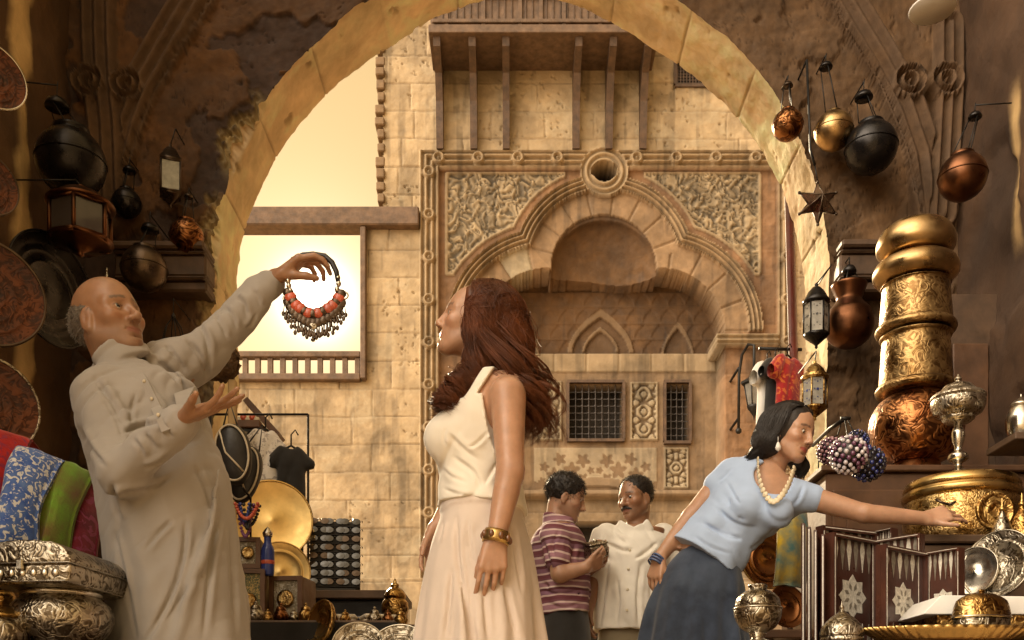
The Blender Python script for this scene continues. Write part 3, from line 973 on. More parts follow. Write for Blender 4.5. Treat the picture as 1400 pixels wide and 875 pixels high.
def surface_nets(D, lo, h):
    S = D < 0
    A = S[:-1, :-1, :-1]
    cnt = np.zeros(A.shape, np.int8)
    cs = [(i, j, k) for i in (0, 1) for j in (0, 1) for k in (0, 1)]
    nx, ny, nz = A.shape
    for i, j, k in cs: cnt += S[i:i+nx, j:j+ny, k:k+nz]
    idx = np.argwhere((cnt > 0) & (cnt < 8))
    val = np.stack([D[idx[:, 0]+i, idx[:, 1]+j, idx[:, 2]+k] for i, j, k in cs], 1).astype(float)
    acc = np.zeros((len(idx), 3)); num = np.zeros(len(idx))
    for a in range(8):
        for b in range(a+1, 8):
            ca, cb = np.array(cs[a]), np.array(cs[b])
            if np.abs(ca-cb).sum() != 1: continue
            va, vb = val[:, a], val[:, b]
            m = (va < 0) != (vb < 0)
            t = np.where(m, va/(np.where(m, va-vb, 1)), 0)
            acc += np.where(m[:, None], ca+t[:, None]*(cb-ca), 0); num += m
    V = lo+(idx+acc/num[:, None])*h
    im = np.full(A.shape, -1, np.int32); im[idx[:, 0], idx[:, 1], idx[:, 2]] = np.arange(len(idx))
    Q = []
    for ax in range(3):
        sl0 = [slice(None)]*3; sl1 = [slice(None)]*3
        sl0[ax] = slice(0, -1); sl1[ax] = slice(1, None)
        S0, S1 = S[tuple(sl0)], S[tuple(sl1)]
        e = np.argwhere(S0 != S1)
        o1, o2 = [k for k in range(3) if k != ax]
        ok = (e[:, o1] > 0) & (e[:, o2] > 0) & (e[:, o1] < A.shape[o1]) & (e[:, o2] < A.shape[o2])
        e = e[ok]
        fl = S0[e[:, 0], e[:, 1], e[:, 2]]
        q = []
        for d1, d2 in ((0, 0), (1, 0), (1, 1), (0, 1)):
            c = e.copy(); c[:, o1] -= d1; c[:, o2] -= d2
            q.append(im[c[:, 0], c[:, 1], c[:, 2]])
        q = np.stack(q, 1)
        flip = fl if ax != 1 else ~fl
        q = np.where(flip[:, None], q, q[:, ::-1])
        Q.append(q)
    Q = np.concatenate(Q)
    Q = Q[(Q >= 0).all(1)]
    # a little relaxing takes the steps out
    E = np.concatenate([Q[:, [0, 1]], Q[:, [1, 2]], Q[:, [2, 3]], Q[:, [3, 0]]])
    for w in (.5, -.48, .5, -.48):
        sm = np.zeros_like(V); ct = np.zeros(len(V))
        np.add.at(ct, E[:, 0], 1)
        for k in range(3): sm[:, k] = np.bincount(E[:, 0], V[E[:, 1], k], len(V))
        V = V+w*(sm/np.maximum(ct, 1)[:, None]-V)
    return V, Q
# ------------------------------------------------------------------ people
def head(sc, f, male=True, nose=1.0, smile=.3, fat=0.0):
    a = lambda g, k=.012: sc.u(f.wrap(g), k*f.s)
    s = lambda g, k=.006: sc.sub(f.wrap(g), k*f.s)
    jw = .052 if male else .046
    a(el((-.014, 0, .032), (.101, .077, .086)), .02)
    a(el((.030, 0, -.028), (.058, .061+fat*.006, .082)), .03)
    for y in (-1, 1):
        a(rc((-.006, y*jw, -.058), (.058, y*.018, -.100), .017+fat*.006, .015), .03)
        a(el((.055, y*.044, -.030+.004*smile), (.024+.002*smile, .020+fat*.005, .018+fat*.004)), .020)
        a(rc((.074, y*.012, .020), (.056, y*.050, .014), .013 if male else .010, .012), .016)
    a(el((.070 if male else .067, 0, -.100), (.022, .024, .018)), .020)
    a(el((.056, 0, -.068), (.028, .036, .030)), .022)
    for y in (-1, 1):
        s(el((.088, y*.033, -.004), (.019, .019, .012)), .014)
        a(el((.0685, y*.0325, -.004), (.0145, .0165, .0125)), .005)
        s(el((.090, y*.0325, -.004), (.0125, .0140, .0064 if male else .0054)), .002)
    n = nose
    a(rc((.084, 0, .012), (.104+.010*(n-1), 0, -.030), .0075, .0095), .010)
    a(el((.107+.012*(n-1), 0, -.037-.004*(n-1)), (.0125*n, .0115*n, .0105*n)), .009)
    for y in (-1, 1):
        a(el((.094, y*.0125*n, -.041), (.0115, .0075*n, .0085)), .006)
        s(el((.099, y*.006, -.050), (.006, .0035, .004)), .003)
    w = .0265+.006*smile
    a(el((.0790, 0, -.0645), (.0125, w, .0056)), .006)
    a(el((.0770, 0, -.0760), (.0130, w*.86, .0066)), .006)
    s(chain([(.0690, -w-.004, -.0690+.010*smile), (.0862, -w*.6, -.0700+.003*smile), (.0925, 0, -.0710), (.0862, w*.6, -.0700+.003*smile), (.0690, w+.004, -.0690+.010*smile)],
            [.0009, .0014, .0015, .0014, .0009]), .003)
    s(el((.088, 0, -.0880), (.009, .018, .003)), .006)
    if False:
        for y in (-1, 1):
            s(chain([(.088, y*.021, -.044), (.075, y*.038, -.062), (.064, y*.038, -.078)], [.0016*smile, .0014*smile, .0006]), .0045)
    for y in (-1, 1):
        Rm = np.array(Matrix.Rotation(R(12), 3, 'Y') @ Matrix.Rotation(R(y*-18), 3, 'Z'))
        a(el((-.006, y*.079, -.018), (.0195, .0065, .033), Rm), .005)
        a(el((-.004, y*.076, -.044), (.010, .007, .010)), .006)
        s(el((.000, y*.0865, -.012), (.0095, .0055, .018), Rm), .004)

def head_col(f, V, C, lip, brow, stub=None, dark=(.05, .03, .02), brow_on=True, bs=.75):
    p = f.loc(V)
    x, y, z = p.T
    ay = np.abs(y)
    l = sstep(.0, .3, 1-((ay/.030)**2+((z+.0702)/.0100)**2))*(x > .066)*.85
    C[:] = C*(1-l[:, None])+np.array(lip)*l[:, None]
    ck = np.exp(-(((ay-.045)/.02)**2+((z+.035)/.022)**2))*(x > .03)*.35
    C[:] = C*(1-ck[:, None])+C*np.array((1.12, .86, .80))*ck[:, None]
    if brow_on:
        arc = .0235-.55*(ay-.030)**2*8-.06*np.maximum(0, ay-.03)
        b = sstep(.0052, .003, np.abs(z-arc))*(ay > .011)*(ay < .052)*(x > .04)
        C[:] = C*(1-bs*b[:, None])+np.array(dark)*bs*b[:, None]
    # lash line
    e = sstep(1.0, .86, np.abs((ay-.0325)/.0165))*sstep(.0022, .0010, np.abs(z-(.0040-26*(ay-.0325)**2)))*(x > .05)
    C[:] = C*(1-.8*e[:, None])+np.array(dark)*.8*e[:, None]
    if stub:
        sb = sstep(-.03, -.06, z)*(x > -.03)*sstep(-.16, -.12, z)*(1-l)*.35
        C[:] = C*(1-sb[:, None])+np.array(stub)*sb[:, None]

def eyes(f, parent, base, gaze=(1, 0, 0), iris=(.05, .028, .015)):
    g = np.array(gaze, float); g /= np.linalg.norm(g)
    for y in (-1, 1):
        mb = MB(); mb.ball((0, 0, 0), 1, 24)
        V = np.array(mb.v); d = V@g
        col = np.where((d > .90)[:, None], np.array((.005, .005, .005)), np.where((d > .80)[:, None], np.array(iris), np.array((.70, .66, .60))))
        Q = [q if len(q) == 4 else q for q in mb.f if len(q) == 4]
        # in head space
        W_ = f.o+(V*.0122+np.array((.0703, y*.0325, -.004)))@f.R.T*f.s
        mesh_np('eye', W_-base, Q, M['eye'], parent, col=col)

def hand(sc, f, side, curl, thumb=(40, 20, 20), spread=1.0, k=.007, sz=1.0):
    """f: at the wrist, fwd to the fingers, up = back of the hand. side +1: thumb to local +Y"""
    a = lambda g, kk=k: sc.u(f.wrap(g), kk*f.s)
    yk = [.034, .0115, -.011, -.0325]; ln = [(.042, .025, .021), (.046, .029, .022), (.042, .027, .021), (.033, .020, .018)]
    kx = [.088, .091, .086, .077]
    for i in range(4):
        y0 = side*yk[i]
        a(rc((.004, side*yk[i]*.62, 0), (kx[i], y0, .004), .0135, .0108), .014)
        ang = 0; p = np.array((kx[i], y0, .002)); az = R(side*yk[i]/.03*5*spread)
        r = [.0090, .0081, .0074, .0062] if i < 3 else [.0080, .0072, .0065, .0055]
        for j in range(3):
            ang += R(curl[i][j] if hasattr(curl[i], '__len__') else curl[i])
            q = p+ln[i][j]*np.array((math.cos(ang)*math.cos(az), math.cos(ang)*math.sin(az), -math.sin(ang)))
            a(rc(p, q, r[j], r[j+1]), .0022 if j else .004); p = q
    p = np.array((.022, side*.022, -.006)); ya, dn, bend = R(thumb[0]), R(thumb[1]), R(thumb[2])
    L = [.040, .032, .027]; rr = [.0145, .0115, .0098, .0075]
    for j in range(3):
        q = p+L[j]*np.array((math.cos(ya)*math.cos(dn), side*math.sin(ya)*math.cos(dn), -math.sin(dn)))
        a(rc(p, q, rr[j], rr[j+1]), .010 if j == 0 else .004); p = q; ya -= bend*.6; dn += bend*.35
    a(el((.045, 0, -.006), (.046, .034, .012)), .012)

def person_body(sc, lo, hi, hs, base, label, group=None, skin=(.42, .24, .15), paint=None, mat_=None):
    V, Q = sc.mesh(lo, hi, hs)
    C = np.tile(np.array(skin), (len(V), 1))*(1+.10*fbm(V[:, 0]*30, V[:, 1]*30, V[:, 2]*30, seed=5))[:, None]
    if paint: paint(V, C)
    o = mesh_np('person', V-base, Q, mat_ or M['skin'], loc=Vector(base), col=np.clip(C, .004, .9))
    return tag(o, label, 'person', group)

def cloth(name, sc, lo, hi, hs, base, parent, mat_, paint=None, col=(1, 1, 1)):
    V, Q = sc.mesh(lo, hi, hs)
    C = np.tile(np.array(col, float), (len(V), 1))
    if paint: paint(V, C)
    return mesh_np(name, V-base, Q, mat_, parent, col=np.clip(C, .003, 1))

def wrinkle(amp, sx, sy, sz, seed=0):
    return lambda p: amp*vnoise(p[:, 0]*sx, p[:, 1]*sy, p[:, 2]*sz, seed)+amp*.5*vnoise(p[:, 0]*sx*2.1, p[:, 1]*sy*2.1, p[:, 2]*sz*2.1, seed+1)

def creases(amp, Rm, sc, seed=0, thr=.9):
    """sharp folds in worn cloth: valleys where a stretched noise crosses zero"""
    Rm = np.array(Rm)
    def f(p):
        q = p@Rm
        wob = .25*vnoise(q[:, 0]*6, q[:, 1]*6, q[:, 2]*6, seed+9)
        n = np.abs(vnoise(q[:, 0]*sc[0]+wob, q[:, 1]*sc[1]+wob, q[:, 2]*sc[2], seed))
        return -amp*np.minimum(n, .55)/.55+amp*.5
    return f
def rotm(ax, d): return np.array(Matrix.Rotation(R(d), 3, ax))
def people_materials():
    def skinm(name):
        m = mat(name, (.98, .97, .96), .40, var=.16, vs=26, bump=.22, bs=260, dist=.0012, attr=True, spec=.5, rvar=.12)
        b = m.node_tree.nodes['Principled BSDF']
        b.inputs['Subsurface Weight'].default_value = .18; b.inputs['Subsurface Radius'].default_value = (.012, .004, .002); b.inputs['Subsurface Scale'].default_value = .22
        return m
    M['skin'] = skinm('skin')
    M['eye'] = mat('eye_white', (1, 1, 1), .08, var=0, bump=0, attr=True, coat=.8)
    def fabric(name, base, fine=260, var=.10, rough=.85, sheen=.25, trans=0.0, bump=.25, attr=True, col2=None, vs=5):
        return mat(name, base, rough, var=var, vs=vs, bump=bump, bs=fine, dist=.0012, attr=attr, sheen=sheen, spec=.2, trans=trans, col2=col2)
    M['fabric'] = fabric
    M['robe'] = fabric('robe_cotton', (.345, .318, .295)); M['robe_plain'] = fabric('robe_pocket', (.345, .318, .295), attr=False)
    M['knit'] = fabric('white_jersey', (.80, .74, .64), trans=.08)
    M['skirt'] = fabric('pale_linen', (.68, .575, .50), trans=.10)
    M['white'] = fabric('white_cotton', (.82, .78, .70), trans=.10)
    M['blue'] = fabric('blue_jersey', (.38, .49, .70))
    M['denim'] = mat('denim', (.034, .047, .078), .85, var=.5, vs=9, bump=.5, bs=320, dist=.0012, attr=True, sheen=.25, spec=.2, stain=(.052, .070, .108), ss=3.5)
    M['khaki'] = fabric('khaki', (.20, .16, .10))
    M['dark'] = fabric('dark_trousers', (.022, .020, .018))
    M['hairdark'] = mat('dark_hair', (.016, .010, .007), .55, var=.4, vs=30, bump=.5, bs=160, dist=.003)
    M['haircurl'] = mat('auburn_hair', (.19, .060, .022), .36, var=.55, vs=14, bump=.2, bs=120, trans=.42)
    M['hairgrey'] = mat('grey_hair', (.17, .14, .11), .7, var=.45, vs=60, bump=.7, bs=260, dist=.003)
    # striped jersey
    m, nt, b = _new('striped_jersey'); L = nt.links.new
    tc = N(nt, 'ShaderNodeTexCoord'); sp = N(nt, 'ShaderNodeSeparateXYZ'); L(tc.outputs['Object'], sp.inputs[0])
    nz = N(nt, 'ShaderNodeTexNoise', Scale=4.0); L(tc.outputs['Object'], nz.inputs['Vector'])
    ad = N(nt, 'ShaderNodeMath', operation='MULTIPLY_ADD'); ad.inputs[1].default_value = .05; L(nz.outputs['Fac'], ad.inputs[0]); L(sp.outputs[2], ad.inputs[2])
    mu = N(nt, 'ShaderNodeMath', operation='MULTIPLY'); mu.inputs[1].default_value = 1/.118; L(ad.outputs[0], mu.inputs[0])
    fr = N(nt, 'ShaderNodeMath', operation='FRACT'); L(mu.outputs[0], fr.inputs[0])
    r = ramp(nt, fr.outputs[0], [(0, (.15, .04, .055)), (.16, (.55, .40, .38)), (.24, (.21, .10, .15)), (.42, (.10, .025, .035)), (.54, (.60, .48, .44)), (.62, (.30, .15, .19)), (.82, (.58, .44, .42)), (.90, (.17, .06, .08))])
    r.color_ramp.interpolation = 'CONSTANT'
    L(r.outputs[0], b.inputs['Base Color']); b.inputs['Roughness'].default_value = .85
    M['stripe'] = m

def strands(specs, n=5):
    """locks of hair as thin tubes, one mesh"""
    VV = []; QQ = []; off = 0
    for pts, r0, r1 in specs:
        P = np.array(pts, float); m = len(P)
        T = np.gradient(P, axis=0); T /= np.linalg.norm(T, axis=1)[:, None]+1e-9
        ref = np.tile(np.array((.3, .9, .2)), (m, 1))
        A = np.cross(T, ref); A /= np.linalg.norm(A, axis=1)[:, None]+1e-9
        B = np.cross(T, A)
        t = np.linspace(0, 1, m)
        rad = (r0+(r1-r0)*t)*np.clip(np.minimum(t*8+.4, (1-t)*6+.15), 0, 1)
        a = np.arange(n)*2*math.pi/n
        V = P[:, None]+rad[:, None, None]*(A[:, None]*np.cos(a)[None, :, None]+B[:, None]*np.sin(a)[None, :, None])
        i = np.arange(m*n).reshape(m, n); j = np.roll(i, -1, 1)
        Q = np.stack([i[:-1], j[:-1], j[1:], i[1:]], -1).reshape(-1, 4)
        VV.append(V.reshape(-1, 3)); QQ.append(Q+off); off += m*n
    return np.concatenate(VV), np.concatenate(QQ)

def push_out(specs, sc, margin=.002, it=2):
    """keep every lock of hair on the outside of the hair mass"""
    C = np.concatenate([np.asarray(q[0], float) for q in specs]); n = [len(q[0]) for q in specs]
    def sd(p):
        d = None
        for f, op, k in sc.pr: d = f(p) if d is None else sc.comb(d, f(p), op, k)
        return d
    for _ in range(it):
        d = sd(C); e = .004
        g = np.stack([sd(C+e*np.eye(3)[a])-d for a in range(3)], 1); g /= np.linalg.norm(g, axis=1)[:, None]+1e-9
        rnd = margin*(.4+1.8*((np.arange(len(C))//40*7919 % 97)/97.0))
        C = C+g*np.clip(rnd-d, 0, .03)[:, None]
    out = []; o = 0
    for q, m in zip(specs, n): out.append((C[o:o+m], q[1], q[2])); o += m
    return out
def fuzz(ob, base, n, L, bias, mat_, seed, r=.0011):
    """short hairs standing on the hair mass"""
    me = ob.data; nv = len(me.vertices)
    V = np.empty(nv*3, np.float32); me.vertices.foreach_get('co', V); V = V.reshape(-1, 3)
    Nn = np.empty(nv*3, np.float32); me.vertex_normals.foreach_get('vector', Nn); Nn = Nn.reshape(-1, 3)
    rs = np.random.RandomState(seed); spec = []
    for i in rs.randint(0, nv, n):
        d = Nn[i]*.75+np.array(bias)+rs.normal(0, .35, 3); d = d/np.linalg.norm(d)*L*rs.uniform(.6, 1.2)
        p = V[i]-Nn[i]*.002
        spec.append(([p, p+d*.5+Nn[i]*.001, p+d*.9-np.array((0, 0, .18*L))], r, r*.45))
    W_, Q = strands(spec, 3); return mesh_np('short_hairs', W_, Q, mat_, ob)
def bez(p, n=24):
    """smooth curve through points"""
    p = np.array(p, float); t = np.linspace(0, len(p)-1, n); i = np.clip(t.astype(int), 0, len(p)-2); w = (t-i)[:, None]
    m = np.gradient(p, axis=0)
    return (2*w**3-3*w**2+1)*p[i]+(w**3-2*w**2+w)*m[i]+(-2*w**3+3*w**2)*p[i+1]+(w**3-w**2)*m[i+1]

def fold_lines(ob, base, lines, side=1):
    """crisp creases pressed into worn cloth: a narrow groove with a raised lip beside it, on the side of the cloth that faces the lane mouth"""
    me = ob.data; n = len(me.vertices)
    V = np.empty(n*3, np.float32); me.vertices.foreach_get('co', V); V = V.reshape(-1, 3).astype(float)
    Nn = np.empty(n*3, np.float32); me.vertex_normals.foreach_get('vector', Nn); Nn = Nn.reshape(-1, 3)
    Wv = V+base
    qx = HX+Wv[:, 0]*F/Wv[:, 1]; qy = HY-(Wv[:, 2]-ZC)*F/Wv[:, 1]
    vis = np.clip(-Nn[:, 1]*3+.6, 0, 1)
    for pts, w, dp in lines:
        pp = bez(pts, 4*len(pts)); tot = np.full(n, 1e9); sg = np.zeros(n); tt = np.zeros(n); L = len(pp)-1
        for i in range(L):
            a, b = pp[i], pp[i+1]; d = b-a; l2 = d@d+1e-9
            t = np.clip(((qx-a[0])*d[0]+(qy-a[1])*d[1])/l2, 0, 1)
            ex, ey = qx-a[0]-t*d[0], qy-a[1]-t*d[1]; dd = np.hypot(ex, ey); k = dd < tot
            tot = np.where(k, dd, tot); sg = np.where(k, np.sign(ex*d[1]-ey*d[0])*dd, sg); tt = np.where(k, (i+t)/L, tt)
        env = np.clip(np.minimum(tt*5+.15, (1-tt)*4+.05), 0, 1)
        sh_ = -np.exp(-(tot/w)**2)+.75*np.exp(-((sg-2.3*w)/(1.7*w))**2)+.25*np.exp(-((sg+2.6*w)/(2*w))**2)
        V += Nn*(dp*sh_*env*vis)[:, None]
    me.vertices.foreach_set('co', V.astype(np.float32).ravel()); me.update()

# ---- the robed trader
def trader():
    Y0 = 3.0; base = np.array(W(245, 0, Y0)); base[2] = 0
    P = lambda x, y, d=0.0: np.array(W(x, y, Y0+d))
    hf = Fr(P(149, 436, -.02), (math.cos(R(12))*math.cos(R(30)), -math.cos(R(12))*math.sin(R(30)), math.sin(R(12))), (-.21, -.03, 1), 1.04)
    sc = Sculpt()
    head(sc, hf, True, 1.14, .9, .5)
    sc.u(rc(hf.w(-.022, 0, -.05), P(172, 520, .02), .066, .070), .03)
    sh, elb, wr = P(122, 540, -.10), P(166, 646, -.24), P(252, 573, -.34)
    sc.u(rc(sh, elb, .04, .036), .03); sc.u(rc(elb, wr, .034, .027), .02)
    s2, e2, w2 = P(250, 506, .10), P(318, 443, .16), P(376, 381, .18)
    sc.u(rc(s2, e2, .05, .042), .03); sc.u(rc(e2, w2, .042, .029), .02)
    sc.u(loft([(P(180, 520), (1, 0, 0), .08, .06), (P(205, 600), (1, 0, 0), .12, .10), (P(235, 720), (1, 0, 0), .13, .11), (P(240, 820), (1, 0, 0), .12, .10)]), .04)
    for sx in (-1, 1):
        sc.u(rc(P(245+sx*32, 820), P(247+sx*38, 1120), .085, .05), .03)
        sc.u(rc(P(247+sx*38, 1120)+V3(0, .02, 0), P(250+sx*38, 1146)+V3(.10, -.12, -.02), .05, .035), .02)
    f1 = Fr(wr, P(314, 545, -.40)-wr, (-.1, .42, -.9), 1.06)
    hand(sc, f1, 1, [(10, 14, 10), (2, 8, 8), (-6, 6, 6), (-10, 6, 6)], (34, 12, 12), 1.2)
    f2 = Fr(w2, P(428, 345, .16)-w2, (-.55, -.35, .9), 1.16)
    hand(sc, f2, -1, [(22, 34, 26), (30, 40, 30), (38, 46, 34), (46, 50, 36)], (18, 30, 18), .5)
    def paint(V, C):
        head_col(hf, V, C, (.30, .12, .085), True, (.24, .17, .13), (.09, .065, .05))
        p = hf.loc(V)
    b = person_body(sc, P(70, 1170, 0)+V3(0, -.52, -.02), P(450, 320, 0)+V3(0, .42, 0), .0046, base,
                    'balding man in a long grey robe holding up a coral necklace', skin=(.36, .19, .105), paint=paint)
    eyes(hf, b, base, (1, -.1, .15))
    # hair: horseshoe of short grey hair
    hs = Sculpt()
    hs.u(hf.wrap(el((-.020, 0, .012), (.106, .0815, .078))), .01)
    hs.sub(hf.wrap(el((.045, 0, .085), (.135, .125, .086))), .012)
    hs.sub(hf.wrap(rb((.080, 0, 0), (.065, .12, .2), .01)), .01)
    hs.sub(hf.wrap(rb((.02, 0, -.085), (.2, .2, .035), .01)), .008)
    for y in (-1, 1): hs.sub(hf.wrap(el((-.001, y*.082, -.022), (.027, .02, .038))), .004)
    hs.disp = lambda p: .0022*vnoise(p[:, 0]*170, p[:, 1]*170, p[:, 2]*90, 3)
    fuzz(cloth('hair', hs, hf.o-.14, hf.o+.14, .0036, base, b, M['hairgrey']), base, 1800, .016, (-.5, 0, -.7), M['hairgrey'], 1)
    bs = []
    rg = random.Random(4)
    for y in (-1, 1):
        for k in range(46):
            q = rg.uniform(.012, .052); z = .0205-.55*(q-.030)**2*8+rg.uniform(-.004, .004)
            x = .083-.55*q*q*8+rg.uniform(0, .004)-.002
            p0 = hf.w(x, y*q, z); p1 = hf.w(x+.003, y*(q+.010), z+.005-.1*(q-.02))
            bs.append(([p0, (p0+p1)/2+hf.R[:, 0]*.001, p1], .0013, .0006))
    
    # robe
    r = Sculpt()
    def fold(a, t):
        lowr = sstep(.30, 1.0, t)
        return (.013*np.sin(7*a+1.3+2.5*t)+.008*np.sin(12*a-1.1+3.0*t))*lowr-.004*np.abs(np.sin(5*a+9*t))*(1-lowr)
    r.u(loft([(P(172, 508, .0), (1, 0, 0), .085, .085), (P(182, 527, .0), (1, 0, 0), .165, .13), (P(190, 560), (1, 0, 0), .185, .165), (P(204, 605), (1, 0, 0), .19, .18), (P(220, 652), (1, 0, 0), .197, .19),
              (P(229, 700), (1, 0, 0), .20, .195), (P(236, 762), (1, 0, 0), .201, .19), (P(242, 822), (1, 0, 0), .206, .19), (P(245, 876), (1, 0, 0), .211, .195), (P(250, 1000), (1, 0, 0), .23, .21), (P(250, 1128), (1, 0, 0), .25, .23)], fold), .01)
    r.u(rc(sh+V3(.03, .01, -.005), elb, .076, .062), .05); r.u(rc(elb, wr+(elb-wr)*.10, .060, .043), .025)
    cf = wr+(elb-wr)*.06
    r.u(rc(cf, cf+(elb-wr)*.20, .0455, .050), .004)
    r.u(chain([s2+V3(-.05, 0, .005), s2+(e2-s2)*.35, e2, w2+(e2-w2)*.12], [.084, .071, .055, .043]), .045)
    c2 = w2+(e2-w2)*.08
    r.u(rc(c2, c2+(e2-w2)*.26, .043, .049), .004)
    for q_, a_ in ((cf+(elb-wr)*.19, elb-wr), (c2+(e2-w2)*.30, e2-w2)):
        a_ = a_/np.linalg.norm(a_)
        r.sub((lambda q_, a_: lambda p: np.hypot(np.linalg.norm((p-q_)-((p-q_)@a_)[:, None]*a_, axis=1)-.060, (p-q_)@a_)-.004)(q_, a_), .006)
    # collar
    ce = P(171, 503, -.005); na = hf.w(-.03, 0, -.06)-ce; na /= np.linalg.norm(na)
    def ring(p):
        q = p-ce; t = q@na; rad = np.linalg.norm(q-t[:, None]*na, axis=1)
        return np.maximum(np.abs(rad-.078)-.007, np.abs(t-.018)-.028)
    r.u(ring, .010)
    r.sub(rc(P(196, 505, -.14), P(190, 490, -.16), .014, .03), .01)
    # drag folds
    for a_, b_, rad in (((205, 470, .02), (262, 545, -.06), .008), ((235, 470, .02), (280, 515, -.02), .007), 
                        ((290, 440, .05), (312, 480, .05), .006), ((322, 420, .08), (340, 462, .07), .006), ((192, 636, -.35), (204, 600, -.35), .006), ((215, 628, -.37), (222, 590, -.37), .006),
                        ((150, 690, -.19), (165, 745, -.19), .009), ((162, 695, -.2), (172, 750, -.2), .007), ((345, 395, .1), (356, 420, .1), .005)):
        r.crease(P(*a_), P(*b_), rad, .022)
    for pts, rad in (([(300, 640, -.10), (290, 720, -.14), (262, 800, -.18), (240, 880, -.18)], [.003, .008, .010, .011]),):
        r.fold([P(*q) for q in pts], rad)
    # placket
    pl = [P(193, 515, -.135), P(203, 540, -.165), P(216, 570, -.185), P(228, 600, -.19)]
    r.sub(chain([p+V3(.012, -.015, 0) for p in pl], [.004]*4), .008)
    c1 = creases(.010, rotm('Y', 35), (12, 10, 1.9), 3); c2_ = creases(.009, rotm('Y', -25), (12, 10, 3.2), 17); c3_ = creases(.008, rotm('Y', 50), (24, 20, 4.5), 33)
    w0 = wrinkle(.003, 9, 9, 5, 3); zt, zl = P(0, 545)[2], P(0, 700)[2]
    def rd(p):
        up_ = sstep(zl, zt, p[:, 2])
        armL = sstep(P(262, 0)[0], P(300, 0)[0], p[:, 0])*up_
        return w0(p)+c1(p)*(.55+.45*up_)*(1-armL)+c2_(p)*armL+c3_(p)*(.3+.7*up_)
    r.disp = rd
    robe = cloth('robe', r, P(60, 1140, 0)+V3(0, -.55, -.02), P(400, 355, 0)+V3(0, .45, 0), .0056, base, b, M['robe'])
    fold_lines(robe, base, [([(213, 490), (232, 507), (249, 528)], 2.6, .010), ([(226, 472), (240, 488), (254, 508)], 2.4, .009), ([(254, 464), (272, 485), (281, 512)], 2.6, .011), ([(274, 444), (284, 474), (281, 528)], 2.8, .012),
        ([(130, 518), (155, 554), (172, 590)], 3.0, .012), ([(140, 545), (158, 572), (168, 600)], 2.2, .007), ([(170, 591), (190, 583), (222, 576)], 2.4, .009), ([(199, 594), (207, 603), (214, 614)], 2.2, .008), ([(221, 577), (229, 588), (236, 599)], 2.0, .007),
        ([(182, 600), (192, 612), (197, 626)], 2.2, .008), ([(323, 406), (333, 414), (338, 432)], 2.4, .008), ([(294, 430), (303, 444), (311, 462)], 2.4, .009), ([(308, 420), (318, 432), (324, 450)], 2.0, .007), ([(345, 396), (352, 406), (356, 418)], 2.0, .006), ([(338, 449), (345, 440), (350, 428)], 2.0, .006),
        ([(153, 662), (158, 685), (164, 712)], 3.0, .014), ([(169, 772), (178, 820), (187, 874)], 2.2, .006), ([(157, 729), (166, 770), (177, 814)], 2.6, .008), ([(254, 712), (249, 765), (231, 819), (200, 876)], 3.0, .012), ([(300, 700), (289, 758), (283, 812), (278, 872)], 3.0, .011),
        ([(234, 712), (216, 730), (198, 752)], 2.6, .008), ([(150, 676), (202, 668), (240, 648)], 2.6, .008), ([(315, 720), (318, 790), (322, 870)], 2.6, .008), ([(268, 640), (282, 668), (290, 700)], 2.6, .008), ([(196, 640), (214, 634), (236, 618)], 2.4, .008), ([(110, 585), (124, 612), (146, 640)], 2.6, .009), ([(186, 536), (180, 560), (178, 582)], 2.4, .006)])
    return b, base, hf, f2

def trader_details(b, base):
    dg = bpy.context.evaluated_depsgraph_get()
    robe = [c for c in b.children if c.name.startswith('robe')][0]
    V = np.array([v.co for v in robe.data.vertices])+base
    def surf(x, y, lift=.002):
        """front of the robe at a spot of the photo"""
        px = HX+V[:, 0]*F/V[:, 1]; py = HY-(V[:, 2]-ZC)*F/V[:, 1]
        k = (np.abs(px-x) < 4) & (np.abs(py-y) < 4)
        if not k.any(): return None
        d = V[k, 1].min()
        return np.array(W(x, y, d-lift))
    for x, y in ((197, 521), (207, 545), (216, 567)):
        p = surf(x, y)
        if p is not None:
            mb = MB(); mb.ball(p-base, .0055, 10, (1, .5, 1)); mb.build('button', M['cream'], robe)
    # placket
    pts = [surf(*q, .0035) for q in ((189, 512), (196, 524), (204, 540), (212, 556), (220, 572), (227, 588))]
    if all(p is not None for p in pts):
        V_ = []
        for p in pts: V_ += [p-base+V3(-.013, .004, -.004), p-base+V3(.013, .004, .006), p-base+V3(.013, .03, .006), p-base+V3(-.013, .03, -.004)]
        m3 = MB(); m3.add(V_, [(4*i+j, 4*i+(j+1) % 4, 4*i+4+(j+1) % 4, 4*i+4+j) for i in range(len(pts)-1) for j in range(4)]+[(0, 1, 2, 3), tuple(range(len(V_)-4, len(V_)))], False)
        m3.build('placket', M['robe_plain'], robe)
    # chest pocket
    pts = [(238, 538), (266, 528), (274, 560), (258, 574), (244, 568)]
    q = [surf(*p, .004) for p in pts]
    if all(p is not None for p in q):
        m2 = MB(); n = len(q)
        c = [p-base for p in q]
        m2.add(c+[p+V3(0, .03, 0) for p in c], [tuple(range(n)), tuple(range(n, 2*n))[::-1]]+[(i, i+n, (i+1) % n+n, (i+1) % n) for i in range(n)], False)
        m2.build('pocket', M['robe_plain'], robe)

